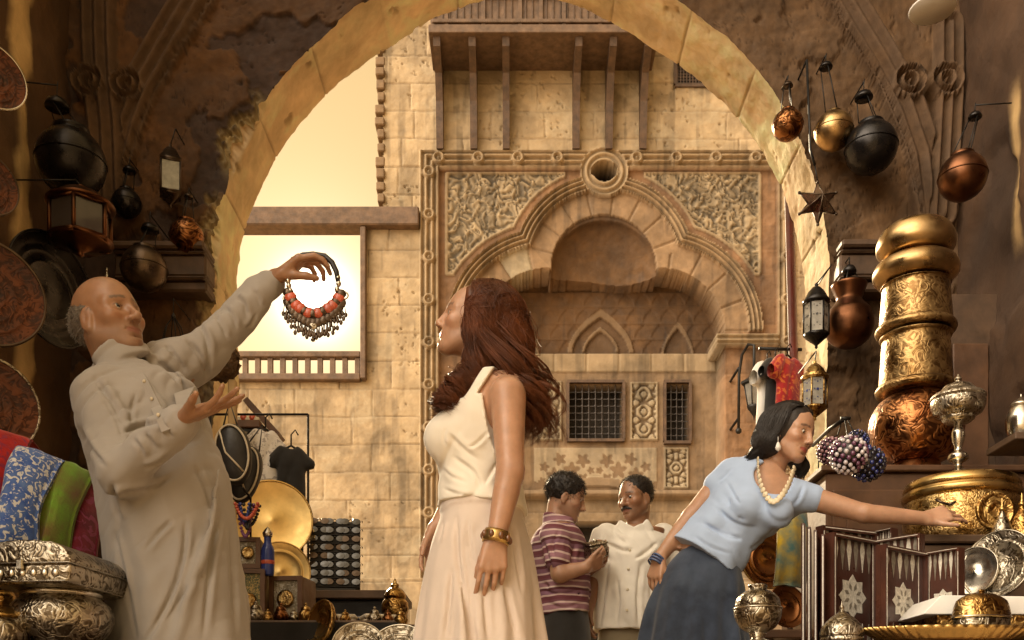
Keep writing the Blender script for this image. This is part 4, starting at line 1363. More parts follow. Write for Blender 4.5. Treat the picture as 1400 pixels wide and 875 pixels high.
# ---- the woman in white looking at the necklace
def customer():
    Y0 = 3.0; base = np.array(W(655, 0, Y0)); base[2] = 0
    P = lambda x, y, d=0.0: np.array(W(x, y, Y0+d))
    th = R(15)
    hf = Fr(P(647, 441, 0), (-math.cos(th)*.995, -math.cos(th)*.09, math.sin(th)), (.26, 0, 1), .95)
    sc = Sculpt()
    head(sc, hf, False, .82, .25); nh = len(sc.pr)
    sc.u(chain([hf.w(-.026, 0, -.05), P(660, 500, 0), P(672, 540, 0)], [.050, .047, .06]), .025)
    sh, eb, wr = P(694, 541, -.165), P(698, 645, -.20), P(678, 738, -.215)
    sc.u(chain([sh, sh+(eb-sh)*.4, eb], [.053, .046, .038]), .03); sc.u(chain([eb, eb+(wr-eb)*.3, wr], [.039, .038, .0265]), .012)
    s2, e2, w2 = P(650, 541, .165), P(640, 645, .19), P(598, 722, .14)
    sc.u(rc(s2, e2, .05, .038), .03); sc.u(rc(e2, w2, .038, .027), .012)
    sc.u(rc(P(694, 533, -.11), P(652, 533, .13), .052), .03)
    TR = [(P(672, 532), (0, 1, 0), .145, .085), (P(664, 570), (0, 1, 0), .155, .108), (P(657, 605), (0, 1, 0), .140, .112), (P(657, 650), (0, 1, 0), .112, .096), (P(659, 700), (0, 1, 0), .128, .10), (P(660, 745), (0, 1, 0), .14, .11)]
    sc.u(loft(TR), .03)
    for d in (-.062, .068): sc.u(el(P(616, 598, d), (.062, .058, .060)), .03)
    for sx in (-1, 1):
        sc.u(rc(P(660, 760, sx*.08), P(664, 960, sx*.09), .085, .055), .03); sc.u(rc(P(664, 960, sx*.09), P(668, 1125, sx*.1), .055, .04), .02)
        sc.u(rc(P(668, 1135, sx*.1), P(668, 1135, sx*.1)+V3(-.16, 0, -.045), .04, .03), .02)
    bodyp = [q for i, q in enumerate(sc.pr[nh:]) if i in (0, 1, 3, 5, 6, 7, 8)]; armp = [q[0] for i, q in enumerate(sc.pr[nh:]) if i in (1, 2)]
    f1 = Fr(wr, P(671, 800, -.225)-wr, (.18, -1, 0), .95)
    hand(sc, f1, -1, [(14, 22, 14), (18, 24, 16), (22, 26, 18), (26, 28, 18)], (18, 16, 12), .6)
    f2 = Fr(w2, P(582, 790, .12)-w2, (-.6, .8, 0), .95)
    hand(sc, f2, 1, [(14, 18, 12), (18, 22, 14), (20, 24, 16), (24, 26, 18)], (22, 10, 12), .6)
    def paint(V, C): head_col(hf, V, C, (.44, .13, .11), True, None, (.05, .028, .02), True, .55)
    b = person_body(sc, P(545, 1185, 0)+V3(0, -.36, -.02), P(745, 380, 0)+V3(0, .36, 0), .0045, base,
                    'woman with long curly auburn hair in white tank top and pale skirt looking up', skin=(.455, .255, .16), paint=paint)
    eyes(hf, b, base, (1, .1, .05))
    # tank top: lies on the torso, cut out at the neck and arms
    t = Sculpt()
    fo = lambda a, tt: .006+.003*np.sin(9*a+14*tt)*sstep(.1, .8, tt)
    def skinoff(p):
        d = None
        for f_, op, k_ in bodyp: d = f_(p) if d is None else sc.comb(d, f_(p), op, k_)
        return d-.009
    t.u(skinoff, .01)
    t.u(loft([(P(672, 532), (0, 1, 0), .145, .085), (P(664, 570), (0, 1, 0), .155, .110), (P(657, 605), (0, 1, 0), .147, .120), (P(657, 650), (0, 1, 0), .136, .117), (P(659, 697), (0, 1, 0), .162, .129)], fo), .03)
    for d in (-.062, .068): t.u(el(P(615, 598, d), (.067, .062, .063)), .035)
    q0, q1 = P(637, 580), P(683, 506)
    def strapd(p):
        v = (q1-q0)[[0, 2]]; v = v/np.linalg.norm(v); w = p[:, [0, 2]]-q0[[0, 2]]
        return np.abs(w[:, 0]*v[1]-w[:, 1]*v[0])
    def mask(p):
        line = P(0, 566)[2]+.16*(p[:, 0]-P(640, 0)[0])      # neckline, a little higher behind
        low_ = p[:, 2]-line
        st_ = np.minimum(np.abs(p[:, 1]-(Y0+.100))-.0140, np.maximum(strapd(p)-.0145, p[:, 1]-(Y0-.03)))
        return np.minimum(low_, np.maximum(st_, p[:, 2]-line-.22))
    t.it(mask, .004)
    for f_ in armp: t.sub(lambda p, f_=f_: np.maximum(np.maximum(f_(p)-.017, p[:, 1]-(Y0-.120)), .019-strapd(p)), .003)
    t.sub(lambda p: np.maximum(rc(s2, e2, .05, .038)(p)-.02, (Y0+.125)-p[:, 1]), .004)
    t.sub(el(sh+V3(.012, -.05, .0), (.050, .085, .070)), .006)
    for a_, b_, rad in (((640, 585, -.2), (620, 622, -.17), .006), ((655, 600, -.2), (625, 650, -.16), .007), ((660, 620, -.2), (640, 675, -.2), .007), ((690, 610, -.16), (650, 668, -.2), .006)):
        t.crease(P(*a_), P(*b_), rad, .02)
    c1 = creases(.005, rotm('Y', 40), (14, 8, 4), 5); w0 = wrinkle(.002, 12, 12, 16, 8)
    t.disp = lambda p: w0(p)+c1(p)*sstep(P(0, 590)[2], P(0, 640)[2], p[:, 2])
    tk = cloth('tank_top', t, P(560, 715, 0)+V3(0, -.3, 0), P(745, 490, 0)+V3(0, .3, 0), .0042, base, b, M['knit'])
    fold_lines(tk, base, [([(612, 592), (634, 614), (660, 632)], 2.6, .006), ([(622, 626), (648, 646), (658, 668)], 2.4, .006), ([(682, 630), (672, 645), (662, 664)], 2.2, .006), ([(604, 640), (618, 652), (640, 660)], 2.0, .004), ([(606, 668), (628, 676), (652, 678)], 2.0, .004), ([(668, 590), (652, 606), (640, 612)], 2.0, .005), ([(610, 584), (607, 598), (610, 612)], 1.6, .003)])
    # skirt
    s = Sculpt()
    def sf(a, tt):
        return (.011*np.sin(8*a+.6)+.010*np.sin(13*a+2.1+1.5*tt)+.006*np.sin(21*a))*sstep(.05, .7, tt)
    s.u(loft([(P(659, 688), (0, 1, 0), .150, .120), (P(659, 712), (0, 1, 0), .165, .128), (P(658, 745), (0, 1, 0), .178, .152), (P(657, 800), (0, 1, 0), .195, .176), (P(656, 875), (0, 1, 0), .22, .198), (P(656, 1000), (0, 1, 0), .26, .235), (P(656, 1120), (0, 1, 0), .29, .265)], sf), .01)
    s.u(loft([(P(659, 689), (0, 1, 0), .157, .124), (P(659, 703), (0, 1, 0), .165, .130)]), .004)
    for x0, x1 in ((627, 648), (697, 716), (612, 596)):
        s.sub(chain([P(x0, 712, -.19), P((x0+x1)/2, 780, -.2), P(x1, 880, -.22)], [.006, .010, .013]), .012)
    c1 = creases(.008, rotm('Y', 4), (9, 9, 1.3), 21); w0 = wrinkle(.002, 8, 8, 4, 4)
    s.disp = lambda p: w0(p)+c1(p)*sstep(P(0, 705)[2], P(0, 780)[2], p[:, 2])
    sk = cloth('skirt', s, P(520, 1130, 0)+V3(0, -.33, 0), P(790, 680, 0)+V3(0, .33, 0), .0056, base, b, M['skirt'])
    fold_lines(sk, base, [([(625, 708), (626, 760), (636, 824), (644, 876)], 2.6, .010), ([(699, 714), (706, 760), (714, 812)], 2.2, .009), ([(618, 780), (614, 830), (608, 876)], 2.8, .009), ([(662, 800), (664, 840), (668, 876)], 3.0, .009), ([(690, 800), (698, 840), (706, 876)], 3.0, .009), ([(606, 712), (604, 726), (600, 742)], 1.8, .005), ([(640, 708), (642, 740), (650, 780)], 2.0, .005)])
    # hair
    rg = random.Random(11)
    hs = Sculpt()
    hc = np.array((-.024, 0, .030)); hr = np.array((.104, .084, .091))
    hs.u(hf.wrap(el(hc, hr)), .01)
    hs.sub(hf.wrap(el((.128, 0, -.035), (.085, .10, .118))), .02)
    hs.u(chain([P(676, 432, -.01), P(690, 470, 0), P(696, 520, 0), P(702, 555, .0)], [.082, .080, .062, .03]), .03)
    hs.u(chain([hf.w(-.03, .070, .02), hf.w(-.02, .078, -.06), P(660, 505, -.08), P(650, 528, -.09)], [.032, .030, .024, .010]), .03)
    hs.u(chain([hf.w(-.03, -.070, .02), hf.w(-.02, -.078, -.06), P(650, 510, .08), P(630, 540, .06)], [.032, .030, .026, .014]), .03)
    hs.disp = lambda p: .006*vnoise(p[:, 0]*40, p[:, 1]*40, p[:, 2]*14, 3)
    cloth('hair', hs, P(600, 605, 0)+V3(0, -.22, 0), P(745, 385, 0)+V3(0, .22, 0), .005, base, b, M['haircurl'])
    spec = []
    def E(az, el_, rad): return hf.o+hf.R@(hc+hr*rad*np.array((-math.cos(az)*math.cos(el_), math.sin(az)*math.cos(el_), math.sin(el_))))*hf.s
    for k in range(190):
        sy = 1 if rg.random() < .68 else -1         # +1: the side we see
        az = sy*rg.uniform(.02, 1.72)
        rad = rg.uniform(1.0, 1.075)
        p0 = E(az*.6+sy*.55, 1.25, rad); p1 = E(az, .72, rad*1.01); p2 = E(az, .18, rad*1.03); p3 = E(az*.98, -.35, rad*1.08)
        fr_ = abs(az)/1.72
        if k % 4 == 0:
            az = sy*rg.uniform(1.5, 1.78); fr_ = abs(az)/1.78
            p0 = E(sy*rg.uniform(2.0, 2.75), 1.12, rad); p1 = E(sy*rg.uniform(1.85, 2.15), .72, rad); p2 = E(az, .18, rad*1.03); p3 = E(az*.97, -.35, rad*1.08)
        if fr_ > .72 and rg.random() < .62:
            dy = -sy*rg.uniform(.075, .125)
            tail = [P(649+rg.uniform(-7, 8), 500, dy), P(634+rg.uniform(-12, 10), 524, dy*1.05), P(618+rg.uniform(-14, 16), 548, dy), P(616+rg.uniform(-20, 22), 566+rg.uniform(-14, 12), dy*.95)]
        else:
            xx = rg.gauss(0, 12)+(1-fr_)*15; dd = -sy*(.015+.085*fr_)+rg.gauss(0, .014); zl = rg.uniform(-50, 12)
            tail = [P(692+xx, 503, dd*1.1), P(703+xx*1.1, 548+zl*.5, dd*1.2), P(713+xx*1.3, 594+zl, dd*1.25)]
        c = bez([p0, p1, p2, p3]+tail, 40)
        t = np.linspace(0, 1, 40); amp = .027*sstep(.12, .8, t)+.007*sstep(.0, .22, t); ph = rg.uniform(0, 6.28); fq = rg.uniform(20, 34)
        c[:, 0] += amp*np.cos(fq*t+ph); c[:, 1] += amp*np.sin(fq*t+ph); c[:, 2] += .35*amp*np.sin(fq*t*.9+ph)
        for q in range(17):
            o2 = np.array((rg.gauss(0, 1), rg.gauss(0, 1), rg.gauss(0, 1)))*.0037
            j2 = .0035*np.array((rg.gauss(0, 1), rg.gauss(0, 1), rg.gauss(0, .6)))[None, :]*np.sin(t*rg.uniform(4, 12)+rg.uniform(0, 6))[:, None]
            spec.append((c+o2*(1.25-.55*t)[:, None]+j2, rg.uniform(.0011, .0019), .0006))
    spec = push_out(spec, hs, .006, 3)
    for k in range(160):                          # stray wisps
        s0 = spec[rg.randrange(len(spec))][0]
        o = np.array([rg.gauss(0, .012), rg.gauss(0, .012), rg.gauss(0, .006)])*np.linspace(0, 1, 40)[:, None]*1.6
        spec.append((s0+o, .0011, .0006))
    V, Q = strands(spec, 3); mesh_np('hair_locks', V-base, Q, M['haircurl'], b)
    # bangle
    bt = thing_part = MB()
    ax = (wr-eb)/np.linalg.norm(wr-eb); c0 = wr-ax*.006
    q = Vector(ax).to_track_quat('Z', 'Y').to_matrix().to_4x4()
    T = Matrix.Translation(Vector(c0-base)) @ q
    bt.lathe([(.0315, -.017), (.037, -.018), (.0395, -.008), (.0395, .008), (.037, .018), (.0315, .017), (.0305, 0), (.0315, -.017)], 32, M=T)
    br = bt.build('bangle', M['brassplain'])
    br.location = Vector(base); tag(br, 'wide gold and brown bangle on the wrist of the woman in white', 'bracelet')
    m2 = MB()
    for k in range(9):
        a = k*2*math.pi/9
        m2.ball(T @ Vector((.0385*math.cos(a), .0385*math.sin(a), 0)), .0085, 10, (1, 1, 1.3))
    m2.build('inlay_stud', mat('bangle_brown', (.16, .06, .02), .25, coat=.5), br)
    return b

# ---- the man in the striped shirt
def shopper():
    Y0 = 5.2; base = np.array(W(768, 0, Y0)); base[2] = 0
    P = lambda x, y, d=0.0: np.array(W(x, y, Y0+d))
    hf = Fr(P(775, 681, 0), (.98, -.08, -.30), (.28, 0, 1), .97)
    sc = Sculpt(); head(sc, hf, True, .95, .5, .3)
    sc.u(rc(hf.w(-.040, 0, -.05), P(760, 722, 0), .050, .060), .02)
    sh, eb, wr = P(758, 733, -.19), P(766, 784, -.22), P(801, 776, -.23)
    sc.u(rc(sh, eb, .052, .047), .03); sc.u(rc(eb, wr, .047, .030), .012)
    s2, e2, w2 = P(766, 733, .19), P(790, 786, .18), P(822, 768, .0)
    sc.u(rc(s2, e2, .052, .045), .03); sc.u(rc(e2, w2, .045, .03), .012)
    sc.u(loft([(P(762, 722), (0, 1, 0), .17, .09), (P(765, 780), (0, 1, 0), .13, .10), (P(770, 850), (0, 1, 0), .13, .09)]), .03)
    for sx in (-1, 1):
        sc.u(rc(P(771, 850, sx*.09), P(771, 1076, sx*.1), .07, .05), .03); sc.u(rc(P(771, 1082, sx*.1), P(783, 1086, sx*.1), .045, .04), .03)
    f1 = Fr(wr, P(826, 764, -.20)-wr, (.1, -.75, -.65), 1.0); hand(sc, f1, 1, [(30, 35, 20)]*4, (40, -10, 20), 1, .008)
    f2 = Fr(w2, P(832, 752, -.12)-w2, (.5, .7, -.3), 1.0); hand(sc, f2, -1, [(30, 35, 20)]*4, (35, 0, 20), 1, .008)
    def paint(V, C): head_col(hf, V, C, (.34, .15, .11), True, (.22, .14, .10), (.03, .02, .015))
    b = person_body(sc, P(705, 1095, 0)+V3(0, -.42, -.03), P(850, 640, 0)+V3(0, .36, 0), .0062, base,
                    'dark haired man in a purple striped polo shirt looking at a small silver box', skin=(.42, .235, .15), paint=paint)
    eyes(hf, b, base, (1, 0, -.4))
    hs = Sculpt()
    hs.u(hf.wrap(el((-.022, 0, .042), (.106, .087, .092))), .01)
    hs.sub(hf.wrap(el((.130, 0, -.035), (.085, .10, .10))), .015); hs.sub(hf.wrap(rb((.02, 0, -.12), (.2, .2, .05), .01)), .012)
    for y in (-1, 1): hs.sub(hf.wrap(el((.004, y*.085, -.022), (.022, .02, .036))), .004)
    hs.disp = lambda p: .004*vnoise(p[:, 0]*55, p[:, 1]*55, p[:, 2]*55, 3)+.003*vnoise(p[:, 0]*130, p[:, 1]*130, p[:, 2]*130, 5)
    fuzz(cloth('hair', hs, hf.o-.15, hf.o+.15, .0045, base, b, M['hairdark']), base, 2600, .024, (.2, 0, -.2), M['hairdark'], 2)
    r = Sculpt()
    fo = lambda a, t: .006*np.sin(6*a+8*t)*sstep(.3, 1, t)
    r.u(loft([(P(762, 716), (0, 1, 0), .10, .07), (P(762, 728), (0, 1, 0), .19, .115), (P(763, 755), (0, 1, 0), .20, .15), (P(768, 795), (0, 1, 0), .19, .145), (P(771, 841), (0, 1, 0), .185, .135)], fo), .01)
    r.u(rc(sh, sh+(eb-sh)*.62, .072, .068), .03); r.u(rc(s2, s2+(e2-s2)*.6, .07, .066), .03)
    ce = P(763, 715, 0)
    r.u(lambda p: np.maximum(np.abs(np.linalg.norm((p-ce)[:, :2], axis=1)-.070)-.010, np.abs(p[:, 2]-ce[2]+.25*(p[:, 0]-ce[0]))-.032), .01)
    for a_, b_, rad in (((745, 745, -.15), (765, 790, -.2), .010), ((785, 745, -.12), (780, 790, -.15), .010), ((740, 800, -.14), (790, 812, -.14), .010)): r.crease(P(*a_), P(*b_), rad, .03)
    c1 = creases(.007, rotm('Y', 30), (10, 9, 4), 5); w0 = wrinkle(.003, 8, 8, 12, 4); r.disp = lambda p: w0(p)+c1(p)
    ps = cloth('polo_shirt', r, P(705, 855, 0)+V3(0, -.32, 0), P(830, 700, 0)+V3(0, .32, 0), .0062, base, b, M['stripe'])
    fold_lines(ps, base, [([(742, 738), (752, 770), (758, 800)], 2.0, .010), ([(786, 745), (782, 770), (786, 800)], 2.0, .009), ([(740, 806), (765, 812), (796, 806)], 2.0, .009), ([(764, 726), (756, 745), (758, 762)], 1.8, .008), ([(752, 826), (772, 830), (796, 824)], 1.8, .007)])
    t = Sculpt(); t.u(loft([(P(771, 835), (0, 1, 0), .17, .125), (P(771, 880), (0, 1, 0), .185, .14), (P(771, 905), (0, 1, 0), .18, .13)]), .01)
    for sx in (-1, 1): t.u(rc(P(771, 885, sx*.09), P(771, 1072, sx*.1), .10, .075), .03)
    cloth('trousers', t, P(705, 1085, 0)+V3(0, -.3, 0), P(840, 828, 0)+V3(0, .3, 0), .010, base, b, M['dark'])
    # the box he holds
    bx = thing('trinket_box', 'small square silver filigree box held by the man in the striped shirt', 'box', P(815, 752, -.14), R(18))
    mb = MB(); mb.box((0, 0, -.006), (.10, .085, .062), b=.006); mb.build('box_body', M['silver'], bx)
    mb = MB(); mb.box((0, 0, .034), (.106, .09, .014), b=.006); mb.ball((0, 0, .045), .012, 12); mb.build('lid', M['silver'], bx)
    bx.rotation_euler = (R(14), R(-14), R(20))
    return b

# ---- the moustached man in the white shirt
def friend():
    Y0 = 5.4; base = np.array(W(866, 0, Y0)); base[2] = 0
    P = lambda x, y, d=0.0: np.array(W(x, y, Y0+d))
    hf = Fr(P(868, 681, 0), (-.72, -.66, -.12), (-.05, 0, 1), 1.0)
    sc = Sculpt(); head(sc, hf, True, 1.1, .9, .8)
    sc.u(rc(hf.w(-.040, 0, -.05), P(870, 722, .02), .053, .062), .02)
    sh, eb, wr = P(828, 735, -.06), P(812, 786, -.04), P(806, 828, -.10)
    sc.u(rc(sh, eb, .056, .048), .03); sc.u(rc(eb, wr, .047, .031), .012)
    s2, e2, w2 = P(907, 735, .06), P(920, 790, .02), P(908, 830, -.12)
    sc.u(rc(s2, e2, .056, .048), .03); sc.u(rc(e2, w2, .047, .031), .012)
    sc.u(loft([(P(866, 722), (1, 0, 0), .17, .10), (P(864, 790), (1, 0, 0), .14, .12), (P(862, 870), (1, 0, 0), .14, .10)]), .03)
    for sx in (-1, 1):
        sc.u(rc(P(862+sx*22, 870), P(864+sx*24, 1070), .09, .05), .03); sc.u(rc(P(864+sx*24, 1078), P(862+sx*26, 1082, -.16), .045, .04), .03)
    f1 = Fr(wr, P(803, 872, -.12)-wr, (-.8, .2, 0), 1.05); hand(sc, f1, 1, [(16, 22, 14)]*4, (22, 12, 12), 1, .008)
    f2 = Fr(w2, P(905, 868, -.14)-w2, (.8, .2, 0), 1.05); hand(sc, f2, -1, [(16, 22, 14)]*4, (22, 12, 12), 1, .008)
    def paint(V, C): head_col(hf, V, C, (.30, .13, .10), True, (.16, .10, .07), (.025, .018, .014))
    b = person_body(sc, P(785, 1090, 0)+V3(0, -.4, -.03), P(945, 640, 0)+V3(0, .32, 0), .0062, base,
                    'smiling man with a black moustache in a loose short sleeved white shirt', skin=(.33, .17, .095), paint=paint)
    eyes(hf, b, base, (1, .2, -.1))
    hs = Sculpt()
    hs.u(hf.wrap(el((-.022, 0, .036), (.104, .083, .088))), .01)
    hs.sub(hf.wrap(el((.120, 0, -.02), (.085, .10, .105))), .012); hs.sub(hf.wrap(rb((.02, 0, -.105), (.2, .2, .05), .01)), .01)
    for y in (-1, 1): hs.sub(hf.wrap(el((.004, y*.085, -.022), (.024, .02, .036))), .004)
    hs.disp = lambda p: .0012*vnoise(p[:, 0]*80, p[:, 1]*80, p[:, 2]*80, 3)
    fuzz(cloth('hair', hs, hf.o-.15, hf.o+.15, .0045, base, b, M['hairdark']), base, 2600, .016, (-.3, 0, .1), M['hairdark'], 3)
    ms = Sculpt()
    ms.u(hf.wrap(chain([(.080, -.032, -.066), (.090, -.018, -.058), (.0955, 0, -.0545), (.090, .018, -.058), (.080, .032, -.066)], [.004, .0075, .008, .0075, .004])), .004)
    ms.disp = lambda p: .0015*vnoise(p[:, 0]*260, p[:, 1]*260, p[:, 2]*120, 3)
    cloth('moustache', ms, hf.w(.085, 0, -.06)-.06, hf.w(.085, 0, -.06)+.06, .0028, base, b, M['hairdark'])
    r = Sculpt()
    fo = lambda a, t: .010*np.sin(6*a+5*t)*sstep(.35, 1, t)
    r.u(loft([(P(867, 722), (1, 0, 0), .085, .07), (P(866, 732), (1, 0, 0), .180, .12), (P(865, 755), (1, 0, 0), .20, .165), (P(862, 800), (1, 0, 0), .205, .195), (P(859, 864), (1, 0, 0), .195, .175)], fo), .01)
    r.u(rc(sh, sh+(eb-sh)*.85, .076, .072), .04); r.u(rc(s2, s2+(e2-s2)*.85, .076, .072), .04)
    ce = P(868, 724, -.0)
    for s_ in (-1, 1):
        r.u(rb(P(866+s_*13, 723, -.10), (.045, .012, .030), .008, np.array(Matrix.Rotation(R(-32*s_), 3, 'Y') @ Matrix.Rotation(R(18*s_), 3, 'Z'))), .006)
    r.u(lambda p: np.maximum(np.abs(np.linalg.norm((p-ce)[:, :2], axis=1)-.074)-.008, np.abs(p[:, 2]-ce[2]+.35*(p[:, 1]-ce[1])*-1)-.020), .01)
    r.sub(rc(P(859, 722, -.15), P(861, 750, -.22), .036, .010), .010)
    for a_, b_, rad in (((835, 745, -.2), (845, 790, -.24), .010), ((885, 750, -.18), (870, 800, -.24), .012), ((840, 810, -.22), (850, 860, -.2), .010), ((880, 810, -.2), (872, 862, -.2), .010), ((825, 760, -.1), (850, 772, -.22), .010)): r.crease(P(*a_), P(*b_), rad, .03)
    c1 = creases(.010, rotm('Y', -25), (9, 8, 3), 5); w0 = wrinkle(.003, 8, 8, 8, 4); r.disp = lambda p: w0(p)+c1(p)
    ws = cloth('shirt', r, P(785, 875, 0)+V3(0, -.36, 0), P(945, 700, 0)+V3(0, .32, 0), .0062, base, b, M['white'])
    fold_lines(ws, base, [([(828, 742), (850, 752), (866, 752)], 2.2, .012), ([(898, 742), (882, 756), (868, 764)], 2.2, .012), ([(832, 768), (826, 812), (820, 858)], 2.2, .012), ([(876, 772), (872, 816), (874, 858)], 2.2, .012), ([(892, 770), (890, 816), (894, 858)], 2.2, .010), ([(844, 790), (846, 826), (842, 858)], 2.0, .009), ([(836, 724), (846, 736), (856, 742)], 1.8, .008)])
    for x, y in ((861, 752), (859, 778), (858, 806), (857, 834)):
        V = np.array([v.co for v in [c for c in b.children if c.name.startswith('shirt')][0].data.vertices])+base
        px = HX+V[:, 0]*F/V[:, 1]; py = HY-(V[:, 2]-ZC)*F/V[:, 1]; k = (np.abs(px-x) < 4) & (np.abs(py-y) < 4)
        mb = MB(); mb.ball(np.array(W(x, y, V[k, 1].min()-.001))-base, .008, 8, (1, .5, 1)); mb.build('button', M['cream'], b)
    t = Sculpt(); t.u(loft([(P(862, 855), (1, 0, 0), .17, .135), (P(862, 900), (1, 0, 0), .185, .15), (P(863, 925), (1, 0, 0), .18, .14)]), .01)
    for sx in (-1, 1): t.u(rc(P(862+sx*22, 900), P(864+sx*24, 1064), .105, .075), .03)
    cloth('trousers', t, P(790, 1080, 0)+V3(0, -.3, 0), P(940, 848, 0)+V3(0, .3, 0), .010, base, b, M['khaki'])
    return b

# ---- the woman in the blue shirt leaning to the counter
def browser():
    Y0 = 4.1; base = np.array(W(955, 0, Y0)); base[2] = 0
    P = lambda x, y, d=0.0: np.array(W(x, y, Y0+d))
    hf = Fr(P(1082, 593, -.06), (.66, -.72, -.22), (.32, -.05, 1), .97)
    sc = Sculpt(); head(sc, hf, False, .85, .7)
    sc.u(chain([hf.w(-.026, 0, -.05), P(1062, 630, -.02), P(1050, 656, 0)], [.049, .046, .06]), .025)
    sh, eb, wr = P(993, 650, .03), P(945, 706, .06), P(901, 764, .0)
    sc.u(chain([sh, sh+(eb-sh)*.4, eb], [.052, .045, .037]), .03); sc.u(chain([eb, eb+(wr-eb)*.3, wr], [.038, .037, .026]), .012)
    s2, e2, w2 = P(1100, 679, -.06), P(1182, 702, -.12), P(1266, 709, -.12)
    sc.u(chain([s2, s2+(e2-s2)*.4, e2], [.050, .045, .037]), .03); sc.u(chain([e2, e2+(w2-e2)*.3, w2], [.038, .036, .026]), .012)
    u = np.array((.78, -.30, -.55)); u /= np.linalg.norm(u)
    TR = [(P(958, 772), u, .115, .085), (P(972, 752), u, .108, .082), (P(995, 722), u, .108, .082), (P(1024, 692), u, .135, .098), (P(1048, 660), u, .148, .093), (P(1056, 644), u, .11, .07)]
    sc.u(loft(TR), .03)
    sc.u(rc(sh+V3(.03, 0, 0), s2+V3(-.03, 0, 0), .048), .03)
    for q in ((1024, 692, -.10), (1064, 698, -.12)): sc.u(el(P(*q), (.050, .048, .048)), .03)
    for sx in (-1, 1):
        h0 = P(952+sx*26, 800, sx*-.02); k0 = P(948+sx*26, 945, 0)
        sc.u(rc(h0, k0, .075, .06), .03); sc.u(rc(k0, P(946+sx*26, 1098, .03), .055, .04), .02)
        sc.u(rc(P(946+sx*26, 1105, .03), P(950+sx*27, 1112, -.14), .038, .03), .02)
    f1 = Fr(wr, P(890, 815, -.03)-wr, (-.75, -.65, .1), .95); hand(sc, f1, 1, [(14, 20, 14), (16, 24, 16), (20, 26, 18), (24, 28, 18)], (24, 10, 12), .8)
    f2 = Fr(w2, P(1318, 697, -.13)-w2, (-.15, -.82, .45), .98); hand(sc, f2, -1, [(14, 22, 20), (24, 30, 24), (32, 38, 28), (40, 44, 30)], (40, -14, 6), .9)
    def paint(V, C): head_col(hf, V, C, (.42, .09, .08), True, None, (.03, .02, .016), True, .75)
    b = person_body(sc, P(862, 1120, 0)+V3(0, -.38, -.02), P(1340, 540, 0)+V3(0, .3, 0), .005, base,
                    'dark haired woman in a pale blue top and denim skirt reaching across the brass stall', skin=(.47, .265, .165), paint=paint)
    eyes(hf, b, base, (1, .1, -.35))
    hs = Sculpt()
    hs.u(hf.wrap(el((-.026, 0, .036), (.106, .085, .094))), .01)
    hs.u(chain([hf.w(-.05, -.035, .01), hf.w(-.062, -.045, -.05), P(1048, 610, -.03), P(1032, 634, .03), P(1022, 662, .10)], [.078, .068, .056, .044, .020]), .03)
    hs.u(chain([hf.w(-.03, .070, .0), hf.w(-.01, .080, -.08), P(1096, 638, .03), P(1094, 650, .03)], [.03, .032, .026, .012]), .03)
    hs.sub(hf.wrap(el((.118, 0, -.040), (.084, .080, .118))), .012)
    hs.disp = lambda p: .0012*vnoise(p[:, 0]*60, p[:, 1]*60, p[:, 2]*16, 3)
    cloth('hair', hs, P(1005, 668, 0)+V3(0, -.28, 0), P(1130, 538, 0)+V3(0, .2, 0), .0045, base, b, M['hairdark'])
    rg = random.Random(5); spec = []
    hc = np.array((-.026, 0, .036)); hr = np.array((.106, .085, .094))
    def E(az, el_, rad): return hf.o+hf.R@(hc+hr*rad*np.array((-math.cos(az)*math.cos(el_), -math.sin(az)*math.cos(el_), math.sin(el_))))*hf.s
    for k in range(260):
        sy = 1 if rg.random() < .75 else -1
        az = sy*rg.uniform(.0, 1.95); rad = rg.uniform(1.0, 1.05); f_ = min(1, abs(az)/1.75)
        p0 = E(az*.5+sy*.8, 1.3, rad); p1 = E(az, .7, rad*1.01)
        if k % 3 == 0: p0 = E(sy*rg.uniform(2.0, 2.9), 1.15, rad); p1 = E(sy*rg.uniform(1.85, 2.3), .7, rad)
        p2 = E(az, .15, rad*1.02); p3 = E(az*.93, -.45, rad*1.06)
        if sy > 0: tail = [P(1050-12*(1-f_)+rg.gauss(0, 3), 606, -.05-.03*f_), P(1034-8*(1-f_)+rg.gauss(0, 4), 628, -.02-.03*f_), P(1021-5*(1-f_)+rg.gauss(0, 5), 660+rg.uniform(-12, 12), .08)]
        else: tail = [P(1094+rg.gauss(0, 4), 632, .02), P(1093+rg.gauss(0, 5), 650+rg.uniform(-8, 6), .03)]
        c = bez([p0, p1, p2, p3]+tail, 30)
        t_ = np.linspace(0, 1, 30); a_ = .003*sstep(.4, 1, t_); ph = rg.uniform(0, 6.28)
        c[:, 0] += a_*np.cos(9*t_+ph); c[:, 1] += a_*np.sin(9*t_+ph)
        for q in range(8):
            o2 = np.array((rg.gauss(0, 1), rg.gauss(0, 1), rg.gauss(0, 1)))*.0038
            spec.append((c+o2*(.6+.6*t_)[:, None], rg.uniform(.0010, .0018), .0006))
    spec = push_out(spec, hs, .004, 3)
    V, Q = strands(spec, 3); mesh_np('hair_locks', V-base, Q, M['hairdark'], b)
    t = Sculpt()
    fo = lambda a, tt: .006+.003*np.sin(7*a+9*tt)*sstep(.7, .1, tt)
    t.u(loft([(P(963, 766), u, .156, .128), (P(972, 753), u, .148, .121), (P(995, 722), u, .135, .110), (P(1024, 692), u, .156, .120), (P(1047, 661), u, .158, .104), (P(1054, 648), u, .13, .085)], fo), .01)
    for q in ((1022, 694, -.11), (1064, 700, -.13)): t.u(el(P(*q), (.064, .060, .061)), .035)
    t.u(rc(sh+V3(.02, 0, .005), sh+(eb-sh)*.25, .062, .058), .03); t.u(rc(s2+V3(-.04, 0, .0), s2+(e2-s2)*.12, .062, .058), .03)
    t.u(rc(sh+V3(.03, 0, 0), s2+V3(-.03, 0, 0), .060), .03)
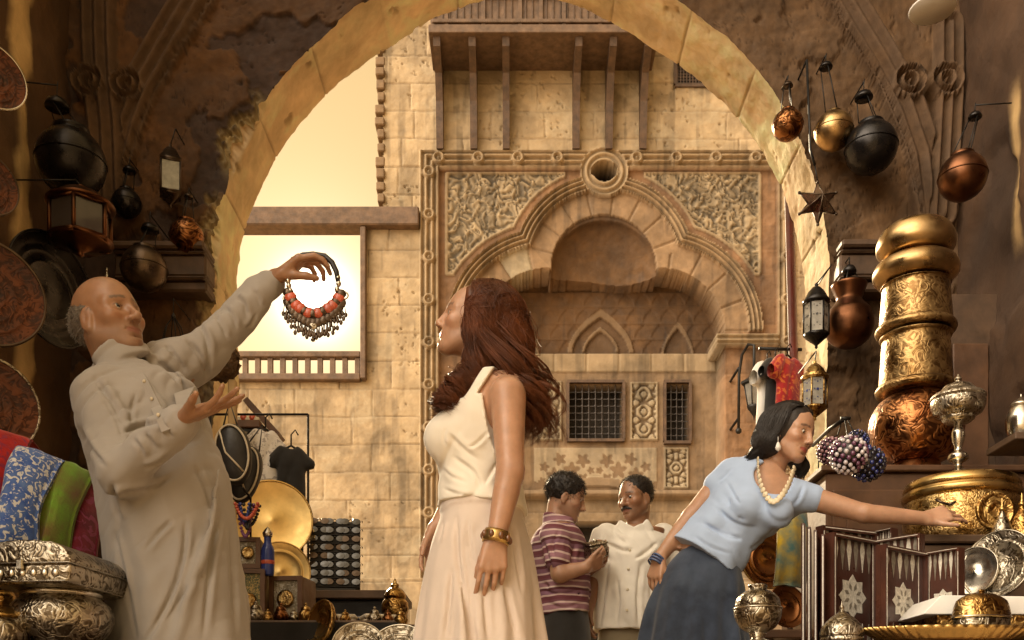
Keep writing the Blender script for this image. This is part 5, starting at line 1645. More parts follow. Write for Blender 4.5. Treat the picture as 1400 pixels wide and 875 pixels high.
    t.sub(el(P(1058, 652, -.10), (.078, .10, .075)), .012)
    for a_, b_, rad in (((985, 670, -.08), (1015, 712, -.14), .006), ((960, 715, -.1), (1010, 735, -.12), .006)): t.crease(P(*a_), P(*b_), rad, .022)
    c1 = creases(.007, rotm('Y', -40), (12, 9, 4), 5); w0 = wrinkle(.002, 10, 10, 12, 4); t.disp = lambda p: w0(p)+c1(p)*sstep(P(0, 660)[2], P(0, 720)[2], p[:, 2])
    tp = cloth('top', t, P(915, 785, 0)+V3(0, -.3, 0), P(1135, 610, 0)+V3(0, .3, 0), .005, base, b, M['blue'])
    fold_lines(tp, base, [([(976, 692), (1004, 714), (1034, 722)], 2.2, .006), ([(962, 716), (990, 732), (1016, 738)], 2.2, .006), ([(1060, 722), (1044, 738), (1024, 752)], 2.0, .006), ([(950, 734), (972, 748), (1000, 758)], 2.0, .005), ([(994, 660), (1004, 678), (1012, 690)], 2.0, .005), ([(1098, 664), (1092, 680), (1084, 692)], 2.0, .006), ([(1000, 640), (990, 652), (982, 658)], 1.8, .004)])
    s = Sculpt()
    def sf(a, tt): return (.012*np.sin(9*a)+.008*np.sin(15*a+1))*sstep(.1, .8, tt)
    ux = (1, 0, 0)
    s.u(loft([(P(978, 728), ux, .085, .07), (P(973, 750), ux, .105, .088), (P(966, 772), ux, .140, .116), (P(960, 795), ux, .17, .14), (P(953, 830), ux, .195, .16), (P(949, 880), ux, .22, .18), (P(947, 960), ux, .25, .21)], sf), .01)
    s.it(lambda p: ((p-P(974, 738))@(np.array((.38, 0, 1.0))/1.07)), .004)
    c1 = creases(.008, rotm('Y', 15), (10, 9, 2.5), 25); w0 = wrinkle(.003, 9, 9, 6, 4); s.disp = lambda p: w0(p)+c1(p)
    sk = cloth('denim_skirt', s, P(860, 975, 0)+V3(0, -.3, 0), P(1050, 735, 0)+V3(0, .3, 0), .006, base, b, M['denim'])
    # necklace of pale discs
    nk = MB(); pts = bez([P(1036, 628, -.09), P(1037, 648, -.125), P(1043, 670, -.165), P(1056, 686, -.20), P(1070, 676, -.205), P(1080, 658, -.18), P(1086, 640, -.14)], 22)
    for i, p in enumerate(pts):
        q = pts[min(i+1, len(pts)-1)]-pts[max(i-1, 0)]
        rm = Vector(q).to_track_quat('X', 'Z').to_matrix().to_4x4()
        nk.lathe([(1e-4, -.0035), (.010, -.0025), (.0125, 0), (.010, .0025), (1e-4, .0035)], 12, M=Matrix.Translation(Vector(p-base)) @ rm @ Matrix.Rotation(R(75), 4, 'X') )
    n = nk.build('bead_necklace', mat('pale_bone', (.70, .60, .42), .4)); n.location = Vector(base)
    tag(n, 'necklace of pale flat discs round the neck of the woman in blue', 'necklace')
    e = MB(); p = hf.w(.006, -.090, -.050)-base
    e.tube([p, p+V3(0, 0, -.02)], .0012, 6); e.lathe([(1e-4, -.045), (.011, -.036), (.012, -.028), (.006, -.012), (1e-4, -.004)], 14, c=p+V3(0, 0, -.014))
    eo = e.build('earring', M['white_plain']); eo.location = Vector(base); tag(eo, 'white drop earring in the ear of the woman in blue', 'earring')
    bm_ = MB(); ax = (wr-eb)/np.linalg.norm(wr-eb); qq = Vector(ax).to_track_quat('Z', 'Y').to_matrix().to_4x4()
    for j in range(3):
        bm_.lathe([(.031, -.0055), (.035, -.003), (.035, .003), (.031, .0055), (.0295, 0), (.031, -.0055)], 24, M=Matrix.Translation(Vector(wr+ax*(.004+j*.0115)-base)) @ qq @ Matrix.Rotation(R(6*(j-1)), 4, 'X'))
    bo = bm_.build('bracelet', mat('blue_enamel', (.06, .10, .24), .25, coat=.5)); bo.location = Vector(base); tag(bo, 'blue banded bracelet on the lowered wrist of the woman in blue', 'bracelet')
    return b
# ------------------------------------------------------------------ things for sale and fittings
def px(Y): return Y/F
def turned(name, label, cat, x, yb, Y, parts, group=None, n=40, sy=1.0, rz=0.0):
    """turned metalware: parts are (name, [(radius px, height in photo y), ...], material)"""
    s = px(Y); t = thing(name, label, cat, W(x, yb, Y), rz, group)
    for nm, prof, m in parts:
        mb = MB(); mb.lathe(smooth_prof([(max(1e-4, r*s), (yb-y)*s) for r, y in prof]), n, sy=sy); mb.build(nm, m, t)
    return t
def smooth_prof(p, k=4):
    """rounder outline, corners kept where two points sit close together"""
    out = []
    P = np.array(p, float); m = len(P)
    if m < 3: return p
    T = np.gradient(P, axis=0)
    for i in range(m-1):
        L = np.linalg.norm(P[i+1]-P[i])
        for j in range(k):
            w = j/k
            l = P[i]*(1-w)+P[i+1]*w
            a, b = P[i], P[i+1]
            ta, tb = [v/(np.linalg.norm(v)+1e-9)*L for v in (T[i], T[i+1])]
            h = (2*w**3-3*w**2+1)*a+(w**3-2*w**2+w)*ta+(-2*w**3+3*w**2)*b+(w**3-w**2)*tb
            q = .35*l+.65*h
            out.append((max(1e-4, q[0]), q[1]))
    out.append(tuple(P[-1]))
    return out

def globe_lamp(label, x, y, r, cx, cy, cr, Y, m, capm, mouth=.45, peg=None):
    if Y is None: Y = 6.0/(1+1.12*r/F)-.03
    s = px(Y); o = W(x, y, Y); t = thing('globe_lamp', label, 'hanging lamp', o, random.uniform(0, 3), 'globe lamps hung on the walls')
    R_ = r*s
    prof = [(1e-4, -R_), (.10*R_, -1.02*R_)]
    for a in np.linspace(-72, 62, 12): prof.append((R_*math.cos(R(a)), R_*math.sin(R(a))*.97))
    prof += [(mouth*R_, .90*R_), (mouth*R_*1.06, .97*R_), (mouth*R_*.9, .97*R_), (mouth*R_*.85, .86*R_)]
    mb = MB(); mb.lathe(prof, 40); mb.lathe([(R_*1.005, -.03*R_), (R_*1.03, 0), (R_*1.005, .03*R_)], 40); mb.build('globe', m, t)
    c = W(cx, cy, Y)-o; C = cr*s; t.rotation_euler = (0, 0, 0)
    mb = MB(); mb.lathe([(C, -.35*C), (C*1.02, -.2*C), (C*.8, .25*C), (C*.35, .55*C), (1e-4, .62*C)], 24, c=c); mb.build('cap', capm, t)
    for k in range(3):
        a = k*2.094+.6
        mb = MB(); mb.tube([(c.x+.75*C*math.cos(a), c.y+.75*C*math.sin(a), c.z-.3*C), (mouth*R_*math.cos(a), mouth*R_*math.sin(a), .94*R_)], .0032, 5); mb.build('chain', M['iron'], t)
    mb = MB(); mb.tube([c+Vector((0, 0, .5*C)), c+Vector((0, 0, 1.3*C)), c+Vector((.004, (YA-Y)*.0, 1.9*C))], .003, 5)
    mb.tube([c+Vector((0, 0, 1.6*C)), (c.x, max(.02, YA-Y+.03), c.z+1.9*C) if peg is None else (peg-o.x, 0, c.z+1.9*C)], .004, 5); mb.build('hook', M['iron'], t)
    return t

def hang_lantern(label, x, y0, y1, w, Y, frame, glass, sides=6, group=None, cord=None, name='glass_lantern', rz=.2, deco=None, peg=None, side=None):
    """glazed lantern between photo heights y0 (top) and y1, w px across"""
    s = px(Y); o = W(x, y1, Y); H = (y1-y0)*s; r = w*s/2; t = thing(name, label, 'lantern', o, rz, group)
    zb, zt = .22*H, .68*H
    fm = MB(); gl = []
    pr = lambda rr, z: [(rr*math.cos(2*math.pi*(k+.5)/sides), rr*math.sin(2*math.pi*(k+.5)/sides), z) for k in range(sides)]
    A, B = pr(r*.92, zb), pr(r*.92, zt)
    for k in range(sides):
        fm.tube([A[k], B[k]], r*.07, 6)
        for Z in (A, B): fm.tube([Z[k], Z[(k+1) % sides]], r*.075, 6)
    fm.build('frame', frame, t)
    for k in range(sides):
        a, b = Vector(A[k]), Vector(A[(k+1) % sides]); c, d = Vector(B[(k+1) % sides]), Vector(B[k])
        mb = MB(); nrm = ((a+b)/2-Vector((0, 0, zb))).normalized()*r*.02
        mb.add([a-nrm*3, b-nrm*3, c-nrm*3, d-nrm*3, a-nrm, b-nrm, c-nrm, d-nrm], [(0, 1, 2, 3), (4, 7, 6, 5), (0, 4, 5, 1), (1, 5, 6, 2), (2, 6, 7, 3), (3, 7, 4, 0)], False)
        p = mb.build('pane', glass, t)
        if deco:
            mb = MB(); ctr = (a+c)/2+nrm*.2; e = (b-a)/2; u = (d-a)/2
            for (fx, fz, q) in ((0, .1, .30), (0, .62, .16), (0, -.45, .16), (.5, .1, .14), (-.5, .1, .14), (.45, -.62, .12), (-.45, -.62, .12), (.45, .72, .12), (-.45, .72, .12)):
                cc = ctr+e*fx+u*fz
                pts = []
                for j in range(10):
                    rr = q*(1 if j % 2 == 0 else .5); an = j*math.pi/5
                    pts.append(cc+e*rr*math.sin(an)*1.0+u*rr*math.cos(an)*e.length/u.length)
                mb.add(pts+[v+nrm*.5 for v in pts], [tuple(range(10)), tuple(range(10, 20))[::-1]]+[(i, i+10, (i+1) % 10+10, (i+1) % 10) for i in range(10)], False)
            mb.build('painted_star', deco, p)
    tp = MB(); tp.lathe([(r*1.0, zt), (r*1.04, zt+.03*H), (r*.85, zt+.08*H), (r*.62, zt+.17*H), (r*.30, zt+.24*H), (r*.12, zt+.26*H), (r*.14, zt+.29*H), (1e-4, H)], sides*4 if sides > 4 else 4, M=Matrix.Rotation(math.pi/sides, 4, 'Z')); tp.build('dome', frame, t)
    bt = MB(); bt.lathe([(1e-4, 0), (r*.12, .03*H), (r*.10, .06*H), (r*.45, .12*H), (r*.8, .18*H), (r*.98, zb)], sides*4 if sides > 4 else 4, M=Matrix.Rotation(math.pi/sides, 4, 'Z')); bt.build('base', frame, t)
    if cord:
        if peg is None: peg = YA+.03
        c = W(cord[0], cord[1], Y)-o; c = Matrix.Rotation(-rz, 3, 'Z') @ c
        e_ = Matrix.Rotation(-rz, 3, 'Z') @ (Vector((0, max(.03, peg-Y), 0)) if side is None else Vector((side-W(cord[0], cord[1], Y).x, 0, 0)))
        mb = MB(); mb.tube([(0, 0, H*.97), c], .0035, 5); mb.tube([c, c+e_], .004, 5); mb.build('cord', M['iron'], t)
    return t

def tray(label, x, y, r, Y, nrm, m, rimm, rings=3, cat='tray', name='round_tray', group=None, depth=.10, fl=0):
    """round tray; nrm: the way its face looks"""
    s = px(Y); R_ = r*s; t = thing(name, label, cat, W(x, y, Y), 0, group)
    q = Vector(nrm).to_track_quat('Z', 'Y'); t.rotation_mode = 'QUATERNION'; t.rotation_quaternion = q
    mb = MB()
    pr = [(1e-4, -.012), (R_*.80, -.012), (R_*.97, R_*depth-.008), (R_*.985, R_*depth+.004), (R_*.95, R_*depth+.004), (R_*.80, .004)]
    for k in range(rings):
        a = .72-.20*k
        pr += [(R_*a, .002), (R_*(a-.02), .007), (R_*(a-.04), .002)]
    pr += [(R_*.10, .002), (R_*.06, .006), (1e-4, .006)]
    wob = (lambda a, z: 1+.035*abs(math.sin(fl*a/2))*(1 if z > 0 else .3)) if fl else None
    mb.lathe(pr, 72 if not fl else 144, wob=wob); mb.build('dish', m, t)
    mb = MB(); mb.lathe([(R_*.975, R_*depth-.003), (R_*1.0, R_*depth), (R_*1.0, R_*depth+.010), (R_*.955, R_*depth+.010), (R_*.955, R_*depth+.0045)], 72, wob=wob); mb.build('rim', rimm, t)
    return t

def drape(name, label, x0, y0, x1, y1, xb, yb, Y, m, cat, group=None, thick=.012, puff=.05, seed=0, wave=0.0):
    """folded cloth over a rail: top edge (x0,y0)-(x1,y1), bottom left corner (xb,yb)"""
    n, k = 22, 30
    A, B, Cc = W(x0, y0, Y), W(x1, y1, Y+.06), W(xb, yb, Y-.10)
    o = (A+B)/2; o.z -= .0
    V = np.zeros((k, n, 3))
    e = B-A; d = Cc-A
    for i in range(k):
        t = i/(k-1)
        for j in range(n):
            w = j/(n-1)
            p = A+e*w
            if t < .22:
                a = (t/.22)*math.pi*.55
                p = p+Vector((0, .05-.05*math.sin(a)*1.0, -.05*(1-math.cos(a))*0))+Vector((0, .07*(1-t/.22), .03*math.sin(a)-.03))
            else:
                q = (t-.22)/.78
                p = p+d*q+Vector((0, -puff*math.sin(q*math.pi)**.7, 0))
            p = p+Vector((0, -.045*math.sin(w*math.pi)**.6+wave*t*math.sin(w*23+2*t), -wave*1.6*t*math.sin(w*11+1)))
            p = p+Vector((.006, .014, .006))*float(vnoise(np.array([w*4.0+seed]), np.array([t*3.0]), seed=seed)[0])
            V[i, j] = p-o
    Vf = V.reshape(-1, 3); Vb = Vf+np.array((0, thick, -.002))
    Q = grid_quads(n, k); N_ = n*k
    E = [(i, i+1) for i in range(n-1)]+[(n-1+i*n, n-1+(i+1)*n) for i in range(k-1)]+[(N_-1-i, N_-2-i) for i in range(n-1)]+[((k-1-i)*n, (k-2-i)*n) for i in range(k-1)]
    Qe = np.array([(a, b, b+N_, a+N_) for a, b in E])
    ob = mesh_np(name, np.concatenate([Vf, Vb]), np.concatenate([Q, Q[:, ::-1]+N_, Qe]), m, loc=o)
    return tag(ob, label, cat, group)

def cloth_mat(name, base, c2, scale=22, c3=None):
    m = mat(name, base, .85, var=.2, vs=scale, col2=c2, bump=.6, bs=140, dist=.003, sheen=.3, spec=.2)
    if c3:
        nt = m.node_tree; b = nt.nodes['Principled BSDF']; L = nt.links.new
        src = b.inputs['Base Color'].links[0].from_socket
        tc = N(nt, 'ShaderNodeTexCoord'); v = N(nt, 'ShaderNodeTexNoise', Scale=scale*1.6, Detail=3.0, Distortion=1.5); L(tc.outputs['Object'], v.inputs['Vector'])
        r = ramp(nt, v.outputs['Fac'], [(.53, (0, 0, 0)), (.58, (1, 1, 1))])
        mx = N(nt, 'ShaderNodeMix', data_type='RGBA'); L(r.outputs[0], mx.inputs[0]); L(src, mx.inputs[6]); mx.inputs[7].default_value = (*c3, 1)
        L(mx.outputs[2], b.inputs['Base Color'])
    return m

def shirt(label, x, y0, y1, w, Y, m, rz=0, group=None, line=None):
    """T-shirt on a hanger"""
    s = px(Y); H = (y1-y0)*s; w_ = w*s/2; o = W(x, y0, Y)
    sc = Sculpt()
    sc.u(loft([((0, 0, -H), (1, 0, 0), w_*.78, .05), ((0, 0, -H*.5), (1, 0, 0), w_*.72, .045), ((0, 0, -H*.16), (1, 0, 0), w_*.78, .04), ((0, 0, -H*.03), (1, 0, 0), w_*.42, .03)]), .01)
    for k in (-1, 1): sc.u(rc((k*w_*.5, 0, -H*.13), (k*w_*.95, 0, -H*.30), H*.085, H*.10), .02)
    sc.sub(el((0, -.03, 0), (w_*.30, .08, H*.10)), .01)
    c1 = creases(.012, rotm('Y', 12), (14, 9, 4), 5)
    sc.disp = lambda p: c1(p)
    t = thing('tshirt', label, 'shirt', o, rz, group)
    V, Q = sc.mesh((-w_*1.2, -.12, -H*1.05), (w_*1.2, .12, .05), .011)
    mesh_np('cloth', V, Q, m, t)
    hb = MB(); hb.tube([(-w_*.5, 0, -H*.10), (0, 0, -.005), (w_*.5, 0, -H*.10)], .006, 6); hb.tube([(0, 0, -.005), (0, 0, .05), (.02, 0, .075), (.035, 0, .05)], .004, 6); hb.build('hanger', M['iron'], t)
    return t

def table(label, x0, x1, y0, y1, z, m, name='display_table', th=.04, cover=None):
    t = thing(name, label, 'table', ((x0+x1)/2, (y0+y1)/2, 0))
    mb = MB(); mb.box((0, 0, z-th/2), (x1-x0, y1-y0, th), b=.006); mb.build('tabletop', m, t)
    for a in (-1, 1):
        for b in (-1, 1):
            mb = MB(); mb.box((a*((x1-x0)/2-.05), b*((y1-y0)/2-.05), (z-th)/2), (.05, .05, z-th), b=.005); mb.build('leg', m, t)
    if cover:
        mb = MB(); mb.box((0, -(y1-y0)/2-.006, z-.16), (x1-x0+.02, .008, .30)); mb.build('cloth_front', cover, t)
    return t

def game_board(label, leaves, Y, depth=.018, detail=1, seed=0):
    """inlaid folding board standing half open: leaves = list of photo corner runs ((x0,Ya),(x1,Yb)), with top y and bottom y"""
    (x0, Ya, yt0), (x1, Yb, yt1), (x2, Yc, yt2), yb = leaves
    zb = W(x0, yb, Ya).z
    p = [W(x0, yt0, Ya), W(x1, yt1, Yb), W(x2, yt2, Yc)]
    H = p[1].z-zb
    t = thing('inlaid_game_board', label, 'game board', (p[1].x, p[1].y, zb), 0, 'inlaid wooden game boards')
    for a, b in ((p[0], p[1]), (p[1], p[2])):
        w = math.hypot(b.x-a.x, b.y-a.y); ang = math.atan2(b.y-a.y, b.x-a.x)
        T = Matrix.Translation(Vector(((a.x+b.x)/2-p[1].x, (a.y+b.y)/2-p[1].y, 0))) @ Matrix.Rotation(ang, 4, 'Z')
        f = w*.055
        def B(mb, cx, cz, dx, dz, y0, y1): mb.box((0, 0, 0), (dx, y1-y0, dz), M=T @ Matrix.Translation(Vector((cx, (y0+y1)/2, cz))))
        lf = MB(); B(lf, 0, H/2, w-.004, H, 0, depth); leaf = lf.build('leaf', M['woodred'], t)
        fr_ = MB()
        for q in ((0, f/2, w-.004, f), (0, H-f/2, w-.004, f), (-w/2+f/2+.002, H/2, f, H-2*f), (w/2-f/2-.002, H/2, f, H-2*f)): B(fr_, *q, -.022, -.0005)
        fr_.build('frame', M['woodred'], leaf)
        il = MB()
        for q in ((0, f*.45, w*.9, f*.22), (0, H-f*.45, w*.9, f*.22), (-w/2+f*.5, H/2, f*.24, H*.92), (w/2-f*.5, H/2, f*.24, H*.92)): B(il, *q, -.0235, -.0225)
        il.build('pearl_edging', M['pearl'], leaf)
        ow, oh = w-2*f-.008, H-2*f
        for (zc, sg) in ((f, 1), (H-f, -1)):
            n = 6
            for i in range(n):
                if detail < 1 and i % 2: continue
                cx = -ow/2+ow*(i+.5)/n; hw = ow/n*.34; L = oh*.27
                pr = [(cx-hw*.5, zc), (cx+hw*.5, zc), (cx+hw, zc+sg*L*.30), (cx+hw*.35, zc+sg*L*.72), (cx, zc+sg*L), (cx-hw*.35, zc+sg*L*.72), (cx-hw, zc+sg*L*.30)]
                mb = MB(); mb.prism(pr, -.0022, -.0006, M=T); mb.build('inlay_point', M['pearl'] if i % 2 == 0 else M['inlaydim'], leaf)
        st = MB(); cz = H/2; r0 = min(ow, oh*.5)*.40; pts = []
        for j in range(16):
            rr = r0 if j % 2 == 0 else r0*.74
            pts.append((rr*math.sin(j*math.pi/8), cz+rr*math.cos(j*math.pi/8)))
        st.prism(pts, -.0024, -.0006, M=T); so = st.build('inlay_star', M['pearl'], leaf)
        s2 = MB()
        for j in range(8):
            an = j*math.pi/4+.39
            for (ra, rb_) in ((.28, .58),):
                q = [(r0*ra*math.sin(an), cz+r0*ra*math.cos(an)), (r0*.46*math.sin(an+.22), cz+r0*.46*math.cos(an+.22)), (r0*rb_*math.sin(an)*1.15, cz+r0*rb_*math.cos(an)*1.15), (r0*.46*math.sin(an-.22), cz+r0*.46*math.cos(an-.22))]
                s2.prism(q, -.0034, -.0026, M=T)
        s2.build('star_centre', M['inlaydim'], so)
    return t

def bead_ball(label, x, y, r, Y, m1, m2, cord, seed):
    s = px(Y); R_ = r*s; o = W(x, y, Y); t = thing('bead_ball', label, 'ornament', o, 0, 'beaded balls hung in a bunch')
    rg = random.Random(seed)
    ms = [MB(), MB()]
    n = 120
    for i in range(n):
        z = 1-2*(i+.5)/n; a = i*2.39996; q = math.sqrt(1-z*z)
        ms[0 if rg.random() < .55 else 1].ball((R_*.93*q*math.cos(a), R_*.93*q*math.sin(a), R_*.93*z), R_*.13, 6)
    core = MB(); core.ball((0, 0, 0), R_*.93, 20); core.build('core', M['blackmetal'], t)
    ms[0].build('beads', m1, t); ms[1].build('beads', m2, t)
    c = W(cord[0], cord[1], Y+.05)-o; mb = MB(); mb.tube([(0, 0, R_*.9), c*.5+Vector((.004, 0, 0)), c], .0028, 5); mb.build('cord', M['iron'], t)
    return t
def goods_materials():
    M['darktray'] = mat_engraved('dark_chased_copper', (.20, .072, .034), (.085, .030, .015), .62, 55, .004, 1.0, .12)
    M['brasssatin'] = mat('satin_brass', (.78, .55, .22), .40, metal=1, var=.3, bump=.12, bs=40)
    M['darkcopper'] = mat('dark_copper', (.13, .055, .026), .36, metal=1, var=.5, bump=.15, bs=18)
    M['pearl'] = mat('mother_of_pearl', (.62, .58, .50), .28, var=.3, vs=60, bump=.05, coat=.4)
    M['inlaydim'] = mat('bone_inlay_grey', (.22, .19, .15), .4, var=.4, vs=60, bump=.05)
    M['paneglow'] = mat('milky_glass', (.55, .55, .48), .15, var=.3, vs=20, bump=0, trans=.35)
    M['paneblue'] = mat('painted_glass', (.45, .42, .36), .15, var=.3, vs=20, bump=0, trans=.35)
    M['bluepaint'] = mat('blue_paint', (.03, .05, .22), .3, var=.2)
    M['darkglass'] = mat('smoky_glass', (.06, .05, .045), .08, var=.3, bump=0, coat=.6)
    M['browncab'] = mat('cabinet_wood', (.12, .058, .028), .5, vs=6, var=.4, bump=.25, bs=50)
    M['boardred'] = M['woodred']
    M['fur'] = mat('brown_fur', (.13, .07, .03), .95, var=.5, vs=40, bump=1, bs=180, dist=.012)
    M['coral'] = mat('coral_red', (.55, .10, .05), .35, var=.3, coat=.3)
    M['linen_dark'] = mat('black_cloth', (.014, .013, .013), .9, var=.3, sheen=.2)

def left_side():
    # hung on the arch wall and side wall
    globe_lamp('large dark globe lamp hanging highest on the left wall', 97, 222, 46, 78, 142, 16, 5.35, M['blackmetal'], M['blackmetal'], .5, -2.64)
    globe_lamp('small black globe lamp left of the square lantern on the left wall', 173, 278, 20, 177, 232, 9, None, M['blackmetal'], M['blackmetal'])
    globe_lamp('pierced brown globe lamp right below the square lantern on the left wall', 255, 323, 23, 258, 268, 6, None, M['copper'], M['tarnish'])
    globe_lamp('dim brown globe lamp with black cap hung in front of the left impost', 197, 368, 31, 205, 312, 12, 5.68, M['tarnish'], M['blackmetal'])
    hang_lantern('square brass lantern with one bright pane hanging on the left arch wall', 233, 196, 285, 38, 5.85, M['tarnish'], M['paneglow'], 4, None, (240, 176), 'glass_lantern', .35)
    hang_lantern('big copper lantern with dark panes directly below the large black globe lamp', 110, 252, 352, 88, 5.15, M['darkcopper'], M['darkglass'], 6, None, (104, 246), 'copper_lantern', .2, side=-2.63)
    # wire cage lantern under the impost
    t = thing('wire_lantern', 'little black wire frame lantern hanging under the left impost', 'lantern', W(237, 470, 5.7)); s = px(5.7)
    mb = MB(); mb.lathe([(17*s, 0), (17*s, 2*s), (15.5*s, 2*s), (15.5*s, 0), (17*s, 0)], 18); mb.build('ring', M['iron'], t)
    for k in range(6):
        a = k*math.pi/3; mb = MB(); mb.tube([(16*s*math.cos(a), 16*s*math.sin(a), s), (11*s*math.cos(a), 11*s*math.sin(a), 22*s), (1.5*s*math.cos(a), 1.5*s*math.sin(a), 36*s)], .0035, 5); mb.build('wire', M['iron'], t)
    mb = MB(); mb.lathe([(3*s, 34*s), (3*s, 38*s), (1e-4, 44*s)], 10); mb.build('cap', M['iron'], t)
    mb = MB(); mb.tube([(0, 0, 42*s), (0, 0, 62*s), (0, .3, 62*s)], .003, 5); mb.build('hook', M['iron'], t)
    # round trays on the left wall
    tray('engraved tray at the very top of the left wall, silver rimmed', -12, 106, 45, 4.6, (.72, -.69, .05), M['darktray'], M['silverplain'], 3, group='round trays on the left wall')
    tray('brown tray second from the top of the left wall', -22, 252, 44, 4.55, (.72, -.69, .05), M['darktray'], M['tarnish'], 3, group='round trays on the left wall')
    tray('big red copper tray on the left wall level with the bald man\'s head', -18, 403, 74, 4.3, (.62, -.78, .05), M['darktray'], M['tarnish'], 3, group='round trays on the left wall')
    tray('lowest tray on the left wall, with bright concentric rings, above the red cloth', -22, 556, 70, 4.1, (.58, -.81, .06), M['darktray'], M['silver'], 4, group='round trays on the left wall')
    tray('tall black oval looking tray on the wall just behind the bald man\'s head', 66, 398, 76, 5.2, (.93, -.36, .02), M['blackmetal'], M['blackmetal'], 2, group='round trays on the left wall')
    # shelf behind the bald man with a rosewater sprinkler
    t = thing('wall_shelf', 'narrow wooden wall shelf behind the bald man', 'shelf', W(150, 476, 5.6)); s = px(5.6)
    mb = MB(); mb.box((0, .17, -.02), (80*s, .44, .035), b=.004); mb.build('board', M['wood'], t)
    for k in (-1, 1):
        mb = MB(); mb.prism([(0, 0), (0, 0)], 0, 0) if False else mb.box((k*30*s, .30, -.10), (.03, .16, .12)); mb.build('bracket', M['wood'], t)
    turned('rosewater_sprinkler', 'slim silver sprinkler whose finial rises above the bald man\'s head', 'bottle', 146, 474, 5.6,
           [('bottle', [(8, 474), (9, 472), (6, 468), (14, 452), (13, 438), (5, 424), (2.5, 405), (2.2, 390)], M['silverplain']), ('stopper', [(2.2, 390), (3.6, 386), (1.6, 382), (3.0, 378), (1.2, 373), (1.6, 369), (.3, 365)], M['silverplain'])])
    # rack with folded cloths
    t = thing('cloth_rack', 'wooden rail the bright folded cloths hang over', 'rack', W(60, 0, 3.35)*0+Vector((W(60, 640, 3.35).x, 3.35, 0)))
    z0 = W(60, 620, 3.35).z
    mb = MB(); a, b = W(-40, 592, 3.42), W(160, 668, 3.62); o = t.location; mb.tube([a-o, b-o], .018, 10); mb.build('rail', M['wood'], t)
    for p in (a, b):
        mb = MB(); mb.tube([(p.x-o.x, p.y-o.y, 0), p-o], .02, 8); mb.build('leg', M['wood'], t)
    g = 'folded cloths on the rail at the left'
    drape('folded_cloth', 'maroon folded cloth half hidden behind the bald man', 118, 652, 152, 664, 100, 764, 3.34, cloth_mat('maroon_cloth', (.28, .03, .06), (.14, .016, .04), 14, (.34, .06, .15)), 'cloth', g, seed=3)
    drape('folded_cloth', 'green and brown folded cloth between the blue and maroon ones', 84, 628, 130, 648, 50, 752, 3.24, cloth_mat('green_cloth', (.16, .38, .03), (.20, .12, .05), 9), 'cloth', g, seed=7)
    drape('folded_cloth', 'blue and white patterned folded cloth over the rail', 26, 609, 86, 630, -8, 738, 3.14, cloth_mat('blue_cloth', (.04, .10, .42), (.12, .22, .55), 30, (.70, .72, .76)), 'cloth', g, seed=11)
    drape('folded_cloth', 'bright red patterned folded cloth at the left edge', -30, 582, 44, 600, -46, 700, 3.30, cloth_mat('red_cloth', (.52, .015, .018), (.30, .01, .012), 18, (.26, .02, .06)), 'cloth', g, seed=15)
    # silver chest on an embossed pot
    table('low wooden stall table carrying the silver chest at the lower left', -1.75, -.98, 2.45, 2.98, .575, M['wood'])
    Y = 2.72; s = px(Y)
    turned('embossed_pot', 'squat embossed silver pot under the silver chest', 'pot', 84, 893, Y, [('pot_body', [(34, 893), (38, 890), (54, 876), (66, 856), (68, 842), (62, 828), (52, 820), (50, 815), (46, 815)], M['silver']), ('collar', [(52, 818), (54, 814), (52, 811), (47, 811)], M['silverplain'])], n=56)
    t = thing('silver_chest', 'silver chest with rounded chased lid standing on the embossed pot', 'chest', W(78, 810.4, Y), R(-6))
    mb = MB(); pr = [(-58, 0), (58, 0), (64, 6), (66, 20), (66, 26), (-66, 26), (-66, 20), (-64, 6)]; mb.prism([(x*s, z*s) for x, z in pr], -.16, .16); b = mb.build('chest_body', M['silver'], t); bev(b, .008)
    mb = MB(); pr = [(-67, 27), (67, 27), (67, 32), (62, 40), (54, 48), (40, 54), (0, 57), (-40, 54), (-54, 48), (-62, 40), (-67, 32)]; mb.prism([(x*s, z*s) for x, z in pr], -.165, .165); l = mb.build('lid', M['silver'], t); bev(l, .014)
    for q in ((0, 26.5, 135, 2.4), (0, 3, 124, 2.4)):
        mb = MB(); mb.box((0, 0, q[1]*s), (q[2]*s, .338, q[3]*s), b=.002); mb.build('band', M['silverplain'], t)
    for k in range(-3, 4):
        mb = MB(); mb.ball((k*15*s, -.163, 14*s), 5*s, 14, (1, .35, 1)); mb.build('boss', M['silverplain'], t)
    mb = MB(); mb.box((0, -.17, 24*s), (9*s, .012, 14*s), b=.003); mb.build('hasp', M['silverplain'], t)
    turned('brass_pot', 'brass pot with lid at the lower left corner', 'pot', 2, 893, 2.62, [('pot_body', [(26, 893), (34, 886), (40, 868), (36, 852), (28, 846)], M['silver']), ('lid', [(29, 846), (31, 843), (22, 834), (8, 826), (3, 822), (5, 816), (.3, 811)], M['brass'])])
    turned('brass_bowl', 'small brass lidded bowl behind the corner pot', 'bowl', -2, 893, 2.86, [('bowl', [(12, 893), (10, 860), (20, 834), (22, 816), (18, 808)], M['brass']), ('lid', [(19, 808), (20, 804), (12, 794), (2, 788), (3, 784), (.3, 779)], M['silver'])])

def bev(o, w, seg=3):
    m = o.modifiers.new('bevel', 'BEVEL'); m.width = w; m.segments = seg; m.limit_method = 'ANGLE'; m.angle_limit = R(25)
    for p in o.data.polygons: p.use_smooth = True
    return o

